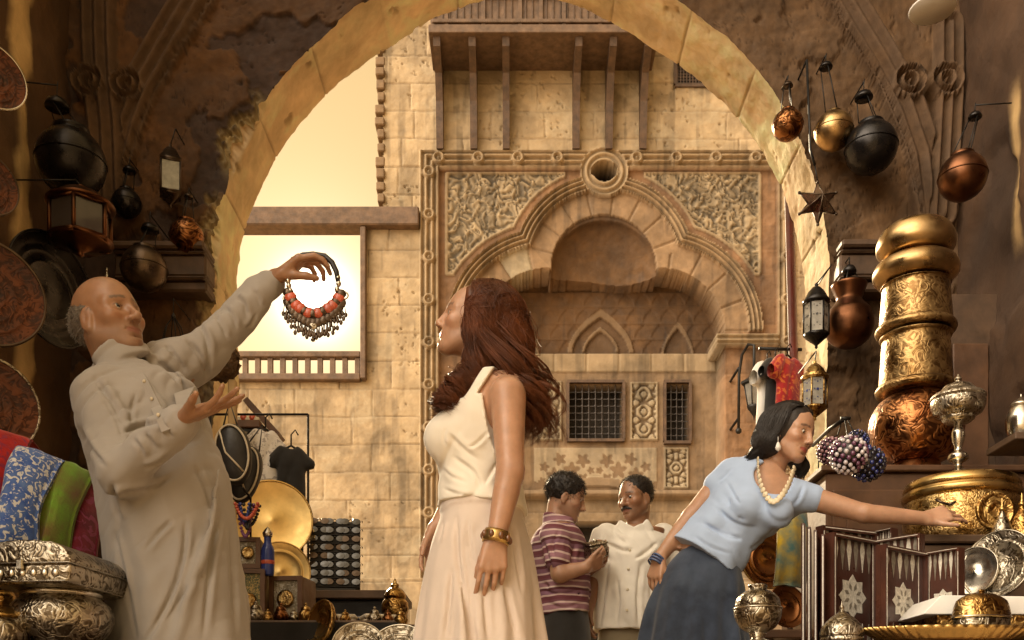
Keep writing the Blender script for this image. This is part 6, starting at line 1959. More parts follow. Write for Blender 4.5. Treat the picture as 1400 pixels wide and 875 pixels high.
def middle_left():
    # hat on a post
    Y = 4.7; s = px(Y)
    t = thing('hat_stand', 'pale wooden post carrying the brown fur hat', 'stand', (W(318, 520, Y).x, Y, 0)); H = W(318, 520, Y).z
    mb = MB(); mb.box((0, 0, H/2), (11*s, 11*s, H), b=.006); mb.build('post', mat('pale_post', (.48, .33, .16), .7), t)
    mb = MB(); mb.box((0, 0, .03), (.4, .4, .06), b=.01); mb.build('foot', M['wood'], t)
    sc = Sculpt(); sc.u(el((0, 0, .0), (.085, .085, .062))); sc.u(rc((-.03, 0, .03), (.04, 0, .045), .05), .03); sc.disp = lambda p: .010*vnoise(p[:, 0]*60, p[:, 1]*60, p[:, 2]*60, 2)+.006*vnoise(p[:, 0]*150, p[:, 1]*150, p[:, 2]*150, 4)
    V, Q = sc.mesh((-.13,)*3, (.13,)*3, .004); o = mesh_np('fur_hat', V+np.array((-.06, 0, 0)), Q, M['fur'], loc=W(318, 520, Y)+Vector((0, 0, .062))); tag(o, 'brown fur hat on the pale post behind the bald man\'s hand', 'hat')
    # leather bags
    for i, (x, y, w, h, rz, lab) in enumerate(((320, 622, 24, 42, -8, 'black leather pouch with cream piping hanging beside the bald man, front one'), (336, 650, 20, 40, 14, 'grey black leather pouch with cream piping tucked behind the front pouch'))):
        Yb = 4.0+.10*i; s = px(Yb); t = thing('leather_pouch', lab, 'bag', W(x, y, Yb), 0, 'leather pouches on the rail')
        sc = Sculpt(); sc.u(el((0, 0, 0), (w*s, .045, h*s))); sc.u(el((0, 0, h*s*.25), (w*s*.9, .05, h*s*.7)), .02)
        V, Q = sc.mesh((-.2, -.1, -.25), (.2, .1, .25), .006); mesh_np('bag_body', V, Q, M['leatherblack'], t)
        mb = MB(); mb.tube([((w*.93*s)*math.cos(a), -.034*1, (h*.90*s)*math.sin(a)) for a in np.linspace(0, 6.2832, 40)], .0045, 6, cap=False); mb.build('piping', M['cream'], t)
        mb = MB(); mb.tube([(-w*.5*s, -.04, h*.75*s), (-w*.3*s, -.05, 0), (w*.2*s, -.045, -h*.4*s), (w*.5*s, -.03, -h*.65*s)], .004, 6); mb.build('seam', M['cream'], t)
        mb = MB(); mb.tube([(-.03, 0, h*s*.9), (0, .05, h*s*1.5+.05), (.03, 0, h*s*.9)], .004, 6); mb.build('strap', M['leatherblack'], t)
        t.rotation_euler = (0, R(rz), 0)
    # shirts on a line, wooden case
    Y = 5.0
    t = thing('clothes_rail', 'iron rail with T-shirts in front of the left side of the arch', 'rail', (W(375, 580, Y).x, Y, 0)); z = W(375, 572, Y).z
    mb = MB(); mb.tube([(-.32, 0, 0), (-.32, 0, z+.02)], .006, 8); mb.build('post', M['iron'], t)
    mb = MB(); mb.tube([(.17, 0, 0), (.17, 0, z+.02)], .006, 8); mb.build('post', M['iron'], t)
    mb = MB(); mb.tube([(-.32, 0, z+.02), (.17, 0, z+.02)], .006, 8); mb.build('bar', M['iron'], t)
    shirt('white T-shirt with a grey print on the rail left of the black one', 363, 585, 672, 46, Y-.02, cloth_mat('printed_white', (.78, .75, .72), (.74, .72, .70), 20, (.45, .42, .42)), .5, 'T-shirts for sale')
    shirt('black T-shirt hanging on the rail right of the white one', 398, 608, 694, 50, Y-.02, M['linen_dark'], .25, 'T-shirts for sale')
    t = thing('wooden_case', 'open dark wooden case with its lid slanting up, beside the arch', 'case', W(343, 588, 5.55)); s = px(5.55)
    mb = MB(); mb.box((0, 0, 3*s), (34*s, .16, 10*s), b=.004); mb.build('box_body', M['browncab'], t)
    mb = MB(); mb.box((14*s, .05, 22*s), (66*s, .14, 8*s), M=Matrix.Translation((16*s, .04, 16*s)) @ Matrix.Rotation(R(48), 4, 'Y')); mb.build('lid', M['browncab'], t)
    for k in range(5):
        mb = MB(); mb.ball(((k*6-14)*s, -.03, (11+k % 2*3)*s), 5*s, 10); mb.build('trinket', M['coral'] if k % 2 else M['cream'], t)
    st = thing('case_stand', 'dark iron stand holding the open wooden case', 'stand', (W(343, 588, 5.55).x, 5.55, 0))
    mb = MB(); mb.tube([(0, 0, 0), (0, 0, W(343, 588, 5.55).z-.012)], .02, 8); mb.box((0, 0, W(343, 588, 5.55).z-.022), (.16, .14, .012)); mb.box((0, 0, .015), (.3, .3, .03)); mb.build('post', M['iron'], st)
    # tables
    zt = W(400, 868, 4.3).z
    table('long dark stall table in the middle left covered with small metalware', W(300, 0, 4.3).x, W(565, 0, 4.4).x, 3.75, 4.95, zt, M['wood'], cover=M['linen_dark'])
    # brass trays
    tray('largest plain brass tray standing behind the inlaid boxes', 372, 712, 55, 4.75, (.26, -.96, .09), M['brasssatin'], M['brassplain'], 0, group='brass trays on the stall table')
    tray('smaller brass tray leaning below the largest brass tray', 383, 782, 41, 4.5, (.28, -.95, .10), M['brasssatin'], M['brassplain'], 1, group='brass trays on the stall table')
    tray('brass tray leaning at the table end left of the wicker plates', 441, 852, 32, 3.72, (-.72, -.66, .2), M['brassplain'], M['brass'], 1, group='brass trays on the stall table')
    tray('pale plate with dark cross pattern leaning before the stall table', 490, 885, 36, 3.6, (.1, -.9, .4), M['silver'], M['cream'], 2, 'plate', 'wicker_plate', 'pale plates before the table')
    tray('wide silver plate partly behind the skirt of the woman in white', 545, 893, 42, 3.62, (-.1, -.9, .42), M['silver'], M['silverplain'], 2, 'plate', 'silver_plate', 'pale plates before the table')
    # inlaid boxes
    def case(x0, y0, x1, y1, Y, lab, panel, rz):
        s = px(Y); w, h = (x1-x0)*s, (y1-y0)*s; t = thing('inlaid_box', lab, 'box', W((x0+x1)/2, y1, Y), rz, 'inlaid boxes on the stall table')
        mb = MB(); mb.box((0, .08, h/2), (w, .16, h), b=.006); b = mb.build('box_body', M['browncab'], t)
        mb = MB(); f = .018
        for q in ((0, f/2, w, f), (0, h-f/2, w, f), (-w/2+f/2, h/2, f, h-2*f), (w/2-f/2, h/2, f, h-2*f)): mb.box((q[0], -.008, q[1]), (q[2], .012, q[3]))
        mb.build('frame', M['browncab'], t)
        mb = MB(); mb.box((0, -.003, h/2), (w-2*f-.003, .004, h-2*f-.003)); mb.build('mosaic_panel', panel, t)
        mb = MB(); mb.lathe([(1e-4, 0), (min(w, h)*.22, .001), (min(w, h)*.26, .006), (min(w, h)*.18, .008), (1e-4, .005)], 24, M=Matrix.Translation((0, -.006, h*.5)) @ Matrix.Rotation(R(90), 4, 'X')); mb.build('rosette', M['brassfine'], t)
    mos = cloth_mat('mosaic_green', (.16, .15, .07), (.05, .07, .05), 60, (.42, .30, .12)); mos2 = cloth_mat('mosaic_silver', (.30, .26, .18), (.12, .10, .07), 50, (.45, .42, .36))
    case(318, 778, 362, 866, 4.02, 'taller inlaid box with green mosaic front next to the bald man\'s robe', mos, .1)
    case(368, 788, 415, 850, 4.10, 'inlaid box with silvery mosaic front right of the taller one', mos2, -.15)
    case(376, 851, 424, 870, 3.90, 'flat inlaid box under the silvery mosaic box', mos, -.05)
    case(322, 735, 356, 777.4, 4.06, 'small inlaid box on top of the taller green mosaic box', mos2, .1)
    # figurine bottle and beads
    turned('enamel_bottle', 'dark blue enamel bottle with red bands standing by the small inlaid box', 'bottle', 366, 787, 4.06, [('bottle', [(8, 787), (9, 780), (9, 752), (5, 742), (5, 734)], M['bluepaint']), ('stopper', [(6, 734), (7, 729), (4, 724), (.3, 720)], M['silverplain']), ('band', [(9.2, 772), (9.6, 769), (9.2, 766)], M['coral'])], n=20)
    t = thing('bead_strings', 'bunch of dark coloured bead strings lying over the small inlaid box', 'beads', W(338, 708, 3.98)); rg = random.Random(8); s = px(3.98)
    mm = [M['coral'], M['bluepaint'], M['leatherblack'], mat('purple_bead', (.16, .05, .16), .3, coat=.4)]
    for k in range(8):
        mb = MB(); xa, xb, dp = rg.uniform(-.050, -.01), rg.uniform(.01, .050), rg.uniform(.05, .12)
        for j in range(18):
            w = j/17; mb.ball((xa+(xb-xa)*w, (k-4)*.007, .05-dp*(1-(2*w-1)**2)), .0075, 6)
        mb.build('bead_string', mm[k % 4], t)
    hk = thing('bead_hook', 'small iron stand with an arm for the bead strings', 'stand', W(340, 735, 4.06)); 
    mb = MB(); mb.tube([(0, .03, 0), (0, .03, .17), (0, -.09, .18)], .005, 6); mb.build('arm', M['iron'], hk)
    # sunglasses rack
    Y = 4.9; s = px(Y); x0, x1, y0, y1 = 424, 492, 712, 806
    t = thing('sunglasses_rack', 'black upright display rack with rows of small dark glasses', 'display rack', W((x0+x1)/2, y1, Y), .12); w, h = (x1-x0)*s, (y1-y0)*s
    mb = MB(); mb.box((0, .03, h/2), (w, .03, h), b=.004); mb.build('panel', M['leatherblack'], t)
    for r_ in range(8):
        mb = MB(); mb.box((0, .005, h*(r_+.35)/8), (w, .03, .006)); mb.build('ledge', M['iron'], t)
    mb = MB(); mb.box((0, .03, -.02), (w*.8, .16, .04)); mb.build('foot', M['leatherblack'], t)
    first = None; T = Matrix.Rotation(.12, 4, 'Z')
    for r_ in range(8):
        for c in range(3):
            p = Vector(W((x0+x1)/2, y1, Y))+T @ Vector(((c-1)*w*.31, -.014, h*(r_+.35)/8+.022))
            if first is None:
                mb = MB()
                for k in (-1, 1): mb.lathe([(1e-4, -.002), (.022, -.002), (.023, 0), (.0215, .0025), (1e-4, .0035)], 14, M=Matrix.Translation((k*.0275, 0, 0)) @ Matrix.Rotation(R(90), 4, 'X') @ Matrix.Diagonal((1, .72, 1, 1)), smooth=False)
                mb.tube([(-.008, 0, .006), (0, -.003, .010), (.008, 0, .006)], .0025, 5)
                for k in (-1, 1): mb.tube([(k*.055, 0, .006), (k*.058, .012, .006), (k*.056, .02, .004)], .0025, 5)
                first = mb.build('sunglasses', mat('lens_dark', (.05, .045, .04), .06, var=.5, bump=0, coat=1.0)); o = first
            else:
                o = first.copy(); COL.objects.link(o)
                if (r_*3+c) % 4 == 1: o.data = first.data.copy(); o.data.materials[0] = M['tarnish']
            o.location = p; o.rotation_euler = (R(-12), 0, .12+random.uniform(-.06, .06))
            tag(o, 'small pair of dark sunglasses on the black display rack', 'sunglasses', 'sunglasses on the black rack')
    rt = thing('rack_table', 'small black draped table under the sunglasses rack', 'table', (W(470, 0, 4.9).x, 4.95, 0)); zz = W(470, 813, 4.9).z
    mb = MB(); mb.box((0, 0, zz-.02), (.62, .42, .04), b=.004); mb.build('tabletop', M['wood'], rt)
    mb = MB(); mb.box((0, 0, (zz-.05)/2), (.58, .38, zz-.05), b=.01); mb.build('table_cloth', M['linen_dark'], rt)
    bx = MB(); bx.box((0, 0, .04), (.075, .05, .08), b=.004); bx.box((0, 0, .084), (.08, .055, .012), b=.003); o = bx.build('gilt_box', M['brass'], loc=W(413, 740, 4.95)); tag(o, 'little gilt box on a peg above the left corner of the rack', 'box')
    pg = thing('box_stand', 'thin stand under the little gilt box', 'stand', W(413, 813, 4.95)); mb = MB(); mb.tube([(0, 0, 0), (0, 0, W(413, 740, 4.95).z-W(413, 813, 4.95).z-.005)], .008, 6); mb.box((0, 0, W(413, 740, 4.95).z-W(413, 813, 4.95).z-.005), (.07, .05, .008)); mb.build('post', M['iron'], pg)
    # small goods on the table
    rg = random.Random(21)
    zt0 = zt
    for i, (x, y, kind) in enumerate(((412, 842, 'g'), (428, 830, 's'), (445, 838, 's'), (463, 832, 'w'), (480, 846, 'b'), (500, 842, 's'), (520, 836, 'w'), (455, 852, 'g'), (505, 853, 'b'))):
        Y = 4.15+.08*(i % 3); o = W(x, 0, Y); o.z = zt0
        if kind in 'gs':
            hh = 14+rg.uniform(0, 10); s = px(Y)
            t = thing('trinket_pot', ['tiny brass lidded pot on the table below the gilt box', 'tiny silver pot left of centre on the stall table', 'tiny silver pot in front of the sunglasses rack', '', '', 'tiny silver pot near the right end of the stall table', '', 'tiny brass pot at the front of the stall table'][i], 'pot', o, 0, 'tiny pots on the stall table')
            mb = MB(); mb.lathe([(8*s, 0), (12*s, .3*hh*s), (11*s, .55*hh*s), (7*s, .72*hh*s)], 20); mb.build('pot_body', M['brass'] if kind == 'g' else M['silver'], t)
            mb = MB(); mb.lathe([(7.4*s, .72*hh*s), (5*s, .92*hh*s), (1.4*s, hh*s), (2*s, 1.1*hh*s), (1e-4, 1.2*hh*s)], 20); mb.build('lid', M['brass'] if kind == 'g' else M['silver'], t)
        else:
            t = thing('folded_scarf', {3: 'white folded scarf stacked below the sunglasses', 4: 'blue patterned folded scarf on the stall table', 6: 'white folded scarf near the brass urn', 8: 'dark blue folded scarf at the front edge of the table'}[i], 'scarf', o, rg.uniform(-.5, .5), 'folded scarves on the stall table')
            mt = cloth_mat('scarf%s' % kind, (.62, .56, .46) if kind == 'w' else (.06, .08, .16), (.42, .36, .28) if kind == 'w' else (.12, .12, .14), 30, (.5, .4, .2))
            for q in range(3):
                mb = MB(); mb.box((0, 0, .012+.022*q), (.17-.006*q, .11, .02), rz=.03*q, b=.007); mb.build('fold', mt, t)
    # clutter at the front of the table
    pots = {}
    for i, (x, Yq, k, sc_) in enumerate(((332, 3.86, 0, 1.0), (350, 3.84, 1, 1.2), (366, 3.86, 0, .8), (384, 3.84, 2, 1.1), (402, 3.86, 1, .8), (418, 3.84, 0, 1.1), (454, 3.9, 2, .9), (472, 3.88, 0, .8), (512, 3.9, 1, 1.0), (530, 3.88, 2, .8), (548, 3.95, 0, 1.0))):
        lab = ['small brass pot with knob lid at the front edge of the stall table', 'small silver pot with knob lid at the front edge of the stall table', 'small copper pot with knob lid at the front edge of the stall table'][k]
        o = W(x, 0, Yq); o.z = zt0
        if k not in pots:
            s = px(3.9); m = [M['brass'], M['silver'], M['copper']][k]
            t = thing('knob_pot', lab, 'pot', o, 0, ['small brass knob pots', 'small silver knob pots', 'small copper knob pots'][k])
            mb = MB(); mb.lathe(smooth_prof([(5*s, 0), (9*s, 4*s), (10*s, 9*s), (7*s, 14*s), (6*s, 15*s)]), 24); mb.build('pot_body', m, t)
            mb = MB(); mb.lathe(smooth_prof([(6.6*s, 15*s), (5*s, 19*s), (1.5*s, 21*s), (2.2*s, 23*s), (1e-4, 25*s)]), 20); mb.build('lid', m, t); pots[k] = t
        else: t = copy_tree(pots[k]); t.location = o
        t.scale = (sc_,)*3; t.rotation_euler = (0, 0, i*.7)
    turned('brass_urn', 'brass urn with domed openwork lid right of the stall table', 'urn', 540, 857, 4.55, [('urn_body', [(9, 857), (11, 855), (8, 851), (15, 844), (18.5, 834), (17.5, 824), (13, 818)], M['brass']), ('lid', [(14, 818), (15.5, 816), (13, 810), (8, 805), (5, 803), (6, 800), (3, 797), (2, 794), (.3, 790)], M['brass'])])
    us = thing('urn_stand', 'dark wooden stool under the brass urn', 'stool', (W(540, 0, 4.55).x, 4.55, 0)); zz = W(540, 857, 4.55).z
    mb = MB(); mb.box((0, 0, zz-.02), (.26, .26, .035), b=.005); mb.build('seat', M['wood'], us)
    for a in (-1, 1):
        for b in (-1, 1):
            mb = MB(); mb.tube([(a*.09, b*.09, zz-.04), (a*.11, b*.11, 0)], .016, 8); mb.build('leg', M['wood'], us)

def necklace(hf):
    """coral and silver collar held up by the bald man"""
    Y = 3.15
    o = W(428, 349, Y); t = thing('coral_necklace', 'coral and silver collar necklace dangling from the raised hand against the sun', 'necklace', o)
    P = lambda x, y, d=0: W(x, y, Y)-o+Vector((0, d, 0))
    rg = random.Random(2)
    mb = MB(); mb.tube([P(x, y) for x, y in ((393, 380), (393, 366), (400, 354), (414, 348), (428, 347), (444, 350), (454, 359), (460, 372), (462, 384))], [.006, .007, .007, .007, .0075, .0085, .009, .009, .008], 8); mb.build('cord', M['leatherblack'], t)
    mb = MB()
    for x, y in ((394, 384), (395, 391), (397, 398), (462, 380), (463, 388), (461, 396)): mb.ball(P(x, y), .0088, 8, (1, 1, 1.2))
    mb.build('silver_bead', M['silverplain'], t)
    bib = bez([P(394, 400), P(402, 414), P(414, 424), P(428, 429), P(444, 424), P(458, 414), P(466, 402)], 15)
    for i, p in enumerate(bib):
        mb = MB(); m = M['coral'] if i in (1, 3, 4, 6, 8, 10, 11, 13) else M['silver']
        mb.ball(p, .0185 if m is M['coral'] else .0165, 10, (1.1, .6, .95)); mb.build('coral_bead' if m is M['coral'] else 'silver_plate', m if m is M['coral'] else M['tarnish'], t)
        q = p+np.array((0, 0, -.028)); mb = MB(); mb.lathe([(1e-4, -.004), (.014, -.003), (.0175, 0), (.014, .003), (1e-4, .004)], 12, M=Matrix.Translation(Vector(q)) @ Matrix.Rotation(R(90), 4, 'X')); mb.build('silver_plate', M['tarnish'], t)
        for k in range(4):
            dx = (k-1.5)*.008; L = rg.uniform(.018, .034)*(1.1 if 2 < i < 12 else .8)
            mb = MB(); mb.tube([(q[0]+dx, q[1], q[2]-.010), (q[0]+dx*1.3, q[1], q[2]-.010-L)], .0016, 5); mb.ball((q[0]+dx*1.3, q[1], q[2]-.012-L), .0062, 7, (1, .6, 1.4)); mb.build('pendant', M['tarnish'], t)
    mb = MB(); mb.lathe([(1e-4, -.004), (.014, -.003), (.017, 0), (.014, .003), (1e-4, .004)], 14, M=Matrix.Translation(Vector(P(428, 444))) @ Matrix.Rotation(R(90), 4, 'X')); mb.tube([P(428, 448), P(428, 462)], .0022, 5); mb.ball(P(428, 464), .008, 8); mb.build('centre_pendant', M['silver'], t)
    for (x, y) in ((392, 408), (471, 404)):
        mb = MB(); mb.lathe([(.010, -.003), (.014, 0), (.010, .003), (.008, 0), (.010, -.003)], 14, M=Matrix.Translation(Vector(P(x, y))) @ Matrix.Rotation(R(90), 4, 'X')); mb.build('ring', M['silverplain'], t)
def right_side():
    M['brassdull'] = mat('dull_brass', (.40, .26, .115), .34, metal=1, var=.55, bump=.45, bs=15, dist=.006, rvar=.14)
    globe_lamp('small pierced copper globe lamp nearest the arch on the right', 1077, 171, 21, 1077, 116, 7, None, M['copper'], M['tarnish'])
    globe_lamp('plain brass globe lamp between the copper and the black ones', 1140, 179, 26, 1129, 90, 9, None, M['brassdull'], M['blackmetal'], .4)
    globe_lamp('large black globe lamp right of the brass one', 1191, 202, 35, 1181, 131, 12, None, M['blackmetal'], M['blackmetal'], .45)
    globe_lamp('dark reddish globe lamp alone on the far right wall', 1316, 242, 32, 1333, 158, 9, 5.3, M['darkcopper'], M['blackmetal'], .45, 2.66)
    # star lantern on its long cord
    Y = 5.82; s = px(Y); o = W(1118, 278, Y); t = thing('star_lantern', 'dark red pointed star lantern hanging against the right side of the arch', 'lantern', o)
    mb = MB(); n = 12; ro, ri = 29*s, 13*s
    ring = [((ro if k % 2 == 0 else ri)*math.cos(k*math.pi/6+math.pi/2), 0, (ro if k % 2 == 0 else ri)*math.sin(k*math.pi/6+math.pi/2)) for k in range(n)]
    V = ring+[(0, -.10, 0), (0, .10, 0)]
    mb.add(V, [(k, (k+1) % n, n) for k in range(n)]+[((k+1) % n, k, n+1) for k in range(n)], False); mb.build('star_body', mat('star_glass', (.07, .022, .014), .15, metal=.3, var=.6, vs=30, coat=.5), t)
    for k in range(n):
        mb = MB(); mb.tube([ring[k], ring[(k+1) % n]], .004, 5); mb.tube([ring[k], (0, -.10, 0)], .0035, 5); mb.build('lead_edge', M['tarnish'], t)
    for k in range(0, n, 2):
        mb = MB(); mb.ball(ring[k], .010, 8); mb.build('point_knob', M['tarnish'], t)
    c = W(1103, 82, Y)-o; mb = MB(); mb.tube([(0, 0, ro), W(1114, 226, Y)-o], .004, 5); mb.tube([W(1114, 226, Y)-o, W(1108, 205, Y)-o, c], .007, 6); mb.tube([c, c+Vector((0, YA-Y+.03, 0))], .006, 5); mb.build('cord', M['iron'], t)
    # painted glass lanterns
    g = 'painted glass lanterns by the right jamb'
    hang_lantern('painted glass lantern in black and white, upper one by the right jamb', 1116, 386, 478, 36, 5.7, M['blackmetal'], M['paneblue'], 6, g, (1137, 362), 'painted_lantern', .3, M['leatherblack'])
    hang_lantern('painted glass lantern with blue star, lower one by the right jamb', 1114, 492, 576, 36, 5.68, M['brass'], M['paneblue'], 6, g, (1116, 480), 'painted_lantern', .5, M['bluepaint'])
    hang_lantern('gilt lantern hanging low behind the woman in blue', 1119, 640, 716, 40, 5.6, M['brassfine'], M['paneglow'], 6, g, (1119, 600), 'painted_lantern', .1)
    # copper vase on a chain
    Y = 5.8; s = px(Y); o = W(1161, 474, Y); t = thing('copper_vase', 'round dark copper vase with flared neck hung on the right arch wall', 'vase', o)
    pr = [(1e-4, 0), (14, 1), (28, 12), (33, 30), (30, 46), (20, 58), (17, 64), (20, 74), (24, 84), (22, 84), (17, 76), (14, 66)]
    mb = MB(); mb.lathe(smooth_prof([(r*s, z*s) for r, z in pr]), 40); mb.build('vase_body', M['darkcopper'], t)
    mb = MB(); mb.lathe([(9*s, 100*s), (10*s, 103*s), (7*s, 109*s), (1e-4, 113*s)], 16); mb.build('cap', M['blackmetal'], t)
    for k in range(3):
        a = k*2.1; mb = MB(); mb.tube([(20*s*math.cos(a), 20*s*math.sin(a), 82*s), (8*s*math.cos(a), 8*s*math.sin(a), 101*s)], .003, 5); mb.build('chain', M['iron'], t)
    mb = MB(); mb.tube([(0, 0, 112*s), (0, 0, 122*s), (0, YA-Y+.03, 122*s)], .004, 5); mb.build('hook', M['iron'], t)
    # cabinets
    Y = 4.85; zb = W(1250, 652, Y).z
    t = thing('wooden_cabinet', 'tall brown wooden cabinet carrying the brass stack', 'cabinet', ((W(1135, 0, 4.6).x+2.5)/2, 5.05, 0)); w = 2.5-W(1135, 0, 4.6).x
    mb = MB(); mb.box((0, 0, (zb-.03)/2), (w, .78, zb-.03), b=.008); mb.build('carcass', M['browncab'], t)
    mb = MB(); mb.box((0, 0, zb-.014), (w+.06, .84, .03), b=.006); mb.build('top_board', M['browncab'], t)
    for k in (-1, 1):
        mb = MB(); mb.box((k*w*.245, -.40, zb*.5), (w*.46, .022, zb*.86), b=.006); d = mb.build('door', M['browncab'], t)
        mb = MB(); mb.box((k*w*.245, -.418, zb*.5), (w*.34, .014, zb*.7), b=.005); mb.build('panel', M['browncab'], d)
        mb = MB(); mb.ball((k*w*.05, -.43, zb*.5), .016, 10); mb.build('knob', M['brassplain'], d)
    # the brass stack
    M['brassworn'] = mat_engraved('worn_brass', (.40, .265, .115), (.20, .115, .045), .34, 60, .002, .8)
    M['brassdull'] = mat('dull_brass', (.40, .26, .115), .34, metal=1, var=.5, bump=.15, bs=26, rvar=.12)
    turned('brass_tower', 'tall stacked brass finial of rings, drums and a round copper belly', 'metalware', 1252, 652, Y, [
        ('foot', [(34, 652), (37, 649), (33, 640), (30, 634)], M['copperplain']),
        ('belly', [(30, 634), (46, 626), (58, 608), (62, 588), (59, 568), (50, 552), (38, 543), (36, 541)], M['copper']),
        ('lower_drum', [(36, 541), (50, 539), (53, 534), (51, 529), (48, 527), (48, 525), (45, 480), (44, 466), (46, 464), (47, 461), (40, 459)], M['brassworn']),
        ('upper_drum', [(40, 458.5), (50, 457), (53, 452), (51, 447), (47.5, 445), (47.5, 443), (44.5, 405), (44, 394), (46, 392), (36, 389)], M['brassworn']),
        ('lower_ring', [(34, 389), (46, 387), (55, 379), (56, 371), (52, 362), (42, 356), (35, 354)], M['brassdull']),
        ('upper_ring', [(34, 354), (44, 351), (51, 342), (51, 330), (45, 317), (33, 309), (14, 305), (.3, 304)], M['brassdull'])], n=64)
    # bead balls
    w_ = mat('pearly_bead', (.55, .50, .52), .25, coat=.5); pp = mat('plum_bead', (.14, .05, .10), .25, coat=.5); bl = mat('blue_bead', (.02, .03, .16), .2, coat=.6); bk = mat('black_bead', (.015, .014, .03), .2, coat=.6)
    bead_ball('pinkish bead ball, leftmost of the bunch by the cabinet', 1136, 617, 19, 4.25, pp, mat('rose_bead', (.35, .18, .2), .3, coat=.4), (1152, 572), 1)
    bead_ball('pearl and plum bead ball in the middle of the bunch', 1160, 622, 26, 4.15, w_, pp, (1155, 572), 2)
    bead_ball('deep blue bead ball at the right of the bunch', 1186, 634, 24, 4.2, bl, bk, (1158, 572), 3)
    bead_ball('small blue and black bead ball behind the middle of the bunch', 1172, 604, 16, 4.3, bl, bk, (1158, 572), 4)
    t = thing('bead_hanger', 'iron bracket on the cabinet front from which the bead balls hang', 'bracket', W(1156, 572, 4.2)); mb = MB(); mb.tube([(-.02, .0, 0), (.02, .0, .0)], .008, 6); mb.tube([(0, 0, 0), (0, .2, .02), (0, .46, .02)], .009, 6); mb.build('arm', M['iron'], t)
    # lower counter with drum and goblet
    zc = W(1314, 756, 4.45).z
    t = thing('counter', 'dark wooden counter carrying the big brass drum', 'counter', (2.06, 4.33, 0)); 
    mb = MB(); mb.box((0, 0, (zc-.04)/2), (1.02, .56, zc-.04), b=.006); mb.build('carcass', M['wood'], t)
    mb = MB(); mb.box((0, 0, zc-.018), (1.10, .60, .034), b=.006); mb.build('top_board', M['wood'], t)
    turned('brass_drum', 'big chased brass drum box on the right counter', 'drum', 1314, 755, 4.42, [
        ('drum_body', [(66, 755), (68, 752), (70, 745), (74, 735), (75, 705), (74, 690), (72, 686)], M['brassfine']),
        ('rim', [(72, 686), (76, 683), (77, 678), (75, 675), (73, 672)], M['brassplain']),
        ('lid', [(74, 672), (75, 668), (70, 660), (55, 656), (20, 654.5), (.3, 654.5)], M['brassplain'])], n=72)
    Y = 4.42; s = px(Y); t = thing('drum_medallion', 'x', 'x') if False else None
    d = [o for o in bpy.data.objects if o.name.startswith('brass_drum')][0]
    mb = MB(); T = Matrix.Translation((10*s, -75.2*s, 40*s)) @ Matrix.Rotation(R(90), 4, 'X')
    mb.lathe([(1e-4, .004), (8*s, .004), (9*s, .010), (11*s, .004), (20*s, .003), (21*s, .009), (24*s, .009), (25*s, .0), (1e-4, 0)], 40, M=T)
    mb.build('medallion', M['brass'], d)
    for k in (-1, 1):
        mb = MB(); mb.tube([(-46*s+14*s*k, -60*s, 58*s), (-46*s+10*s*k, -64*s, 54*s), (-46*s, -66*s, 50*s)], .006, 6); mb.build('handle', M['tarnish'], d)
    turned('silver_goblet', 'tall silver gilt goblet with domed lid standing on the brass drum', 'goblet', 1310, 654.4, 4.42, [
        ('foot', [(24, 654.4), (25, 652), (20, 648), (8, 642), (5, 638)], M['silverplain']),
        ('stem', [(5, 638), (5, 634), (13, 629), (13, 622), (6, 617), (5, 612), (8, 602), (9, 592), (6, 584), (5, 580)], M['silverplain']),
        ('bowl', [(5, 581), (16, 578), (21, 574), (22, 570), (31, 565), (35, 556), (35, 548), (33, 547)], M['silver']),
        ('lid', [(34, 547), (36, 544), (33, 540), (24, 535), (18, 528), (9, 524), (4, 522), (5, 518), (2, 514), (.3, 511)], M['silver'])], n=48)
    # edge of the picture: pot on a shelf, conical bottles
    turned('silver_pot', 'pale silver pot on the small shelf at the right edge', 'pot', 1396, 602, 4.3, [('pot_body', [(12, 602), (14, 600), (19, 588), (20, 572), (15, 560), (12, 556)], M['silverplain']), ('lid', [(13, 556), (14, 553), (8, 547), (2, 543), (.3, 538)], M['silverplain'])])
    sh = thing('wall_shelf', 'small dark wall shelf at the right edge under the silver pot', 'shelf', W(1396, 602.4, 4.3)); mb = MB(); mb.box((.06, .0, -.016), (.30, .26, .03), b=.004); mb.build('board', M['wood'], sh); mb = MB(); mb.box((.14, 0, -.09), (.14, .03, .11), b=.004); mb.build('bracket', M['wood'], sh)
    for i, (x, yb) in enumerate(((1370, 729), (1397, 722))):
        turned('cone_bottle', ['conical silver bottle in front of the brass drum', 'conical gilt bottle at the right edge of the counter'][i], 'bottle', x, yb+22, 4.14, [('bottle', [(15, yb+22), (17, yb+16), (15, yb), (10, yb-14), (5, yb-24), (3, yb-30)], [M['silver'], M['brass']][i]), ('stopper', [(3, yb-30), (4.5, yb-33), (2, yb-37), (1.6, yb-44), (.3, yb-49)], M['brassplain'])], 'conical bottles on the counter', n=28)
    # door leaf against the right wall
    t = thing('wooden_door', 'dark panelled wooden door standing against the right wall', 'door', (2.42, 5.62, 0)); H = W(1340, 392, 5.5).z
    mb = MB(); mb.box((0, 0, H/2), (.62, .06, H), b=.006); mb.build('door_leaf', M['wood'], t)
    for (x, z, w, h) in ((-.15, H*.72, .2, H*.36), (.15, H*.72, .2, H*.36), (-.15, H*.28, .2, H*.36), (.15, H*.28, .2, H*.36)):
        mb = MB(); mb.box((x, -.038, z), (w, .02, h), b=.006); mb.build('panel', M['browncab'], t)
    # clothes outside the right jamb
    Yc = 6.9; t = thing('clothes_pole', 'tall maroon pole leaning beside the right side of the arch', 'pole', (W(1100, 0, Yc).x, Yc, 0)); a = W(1079, 268, Yc)-t.location; 
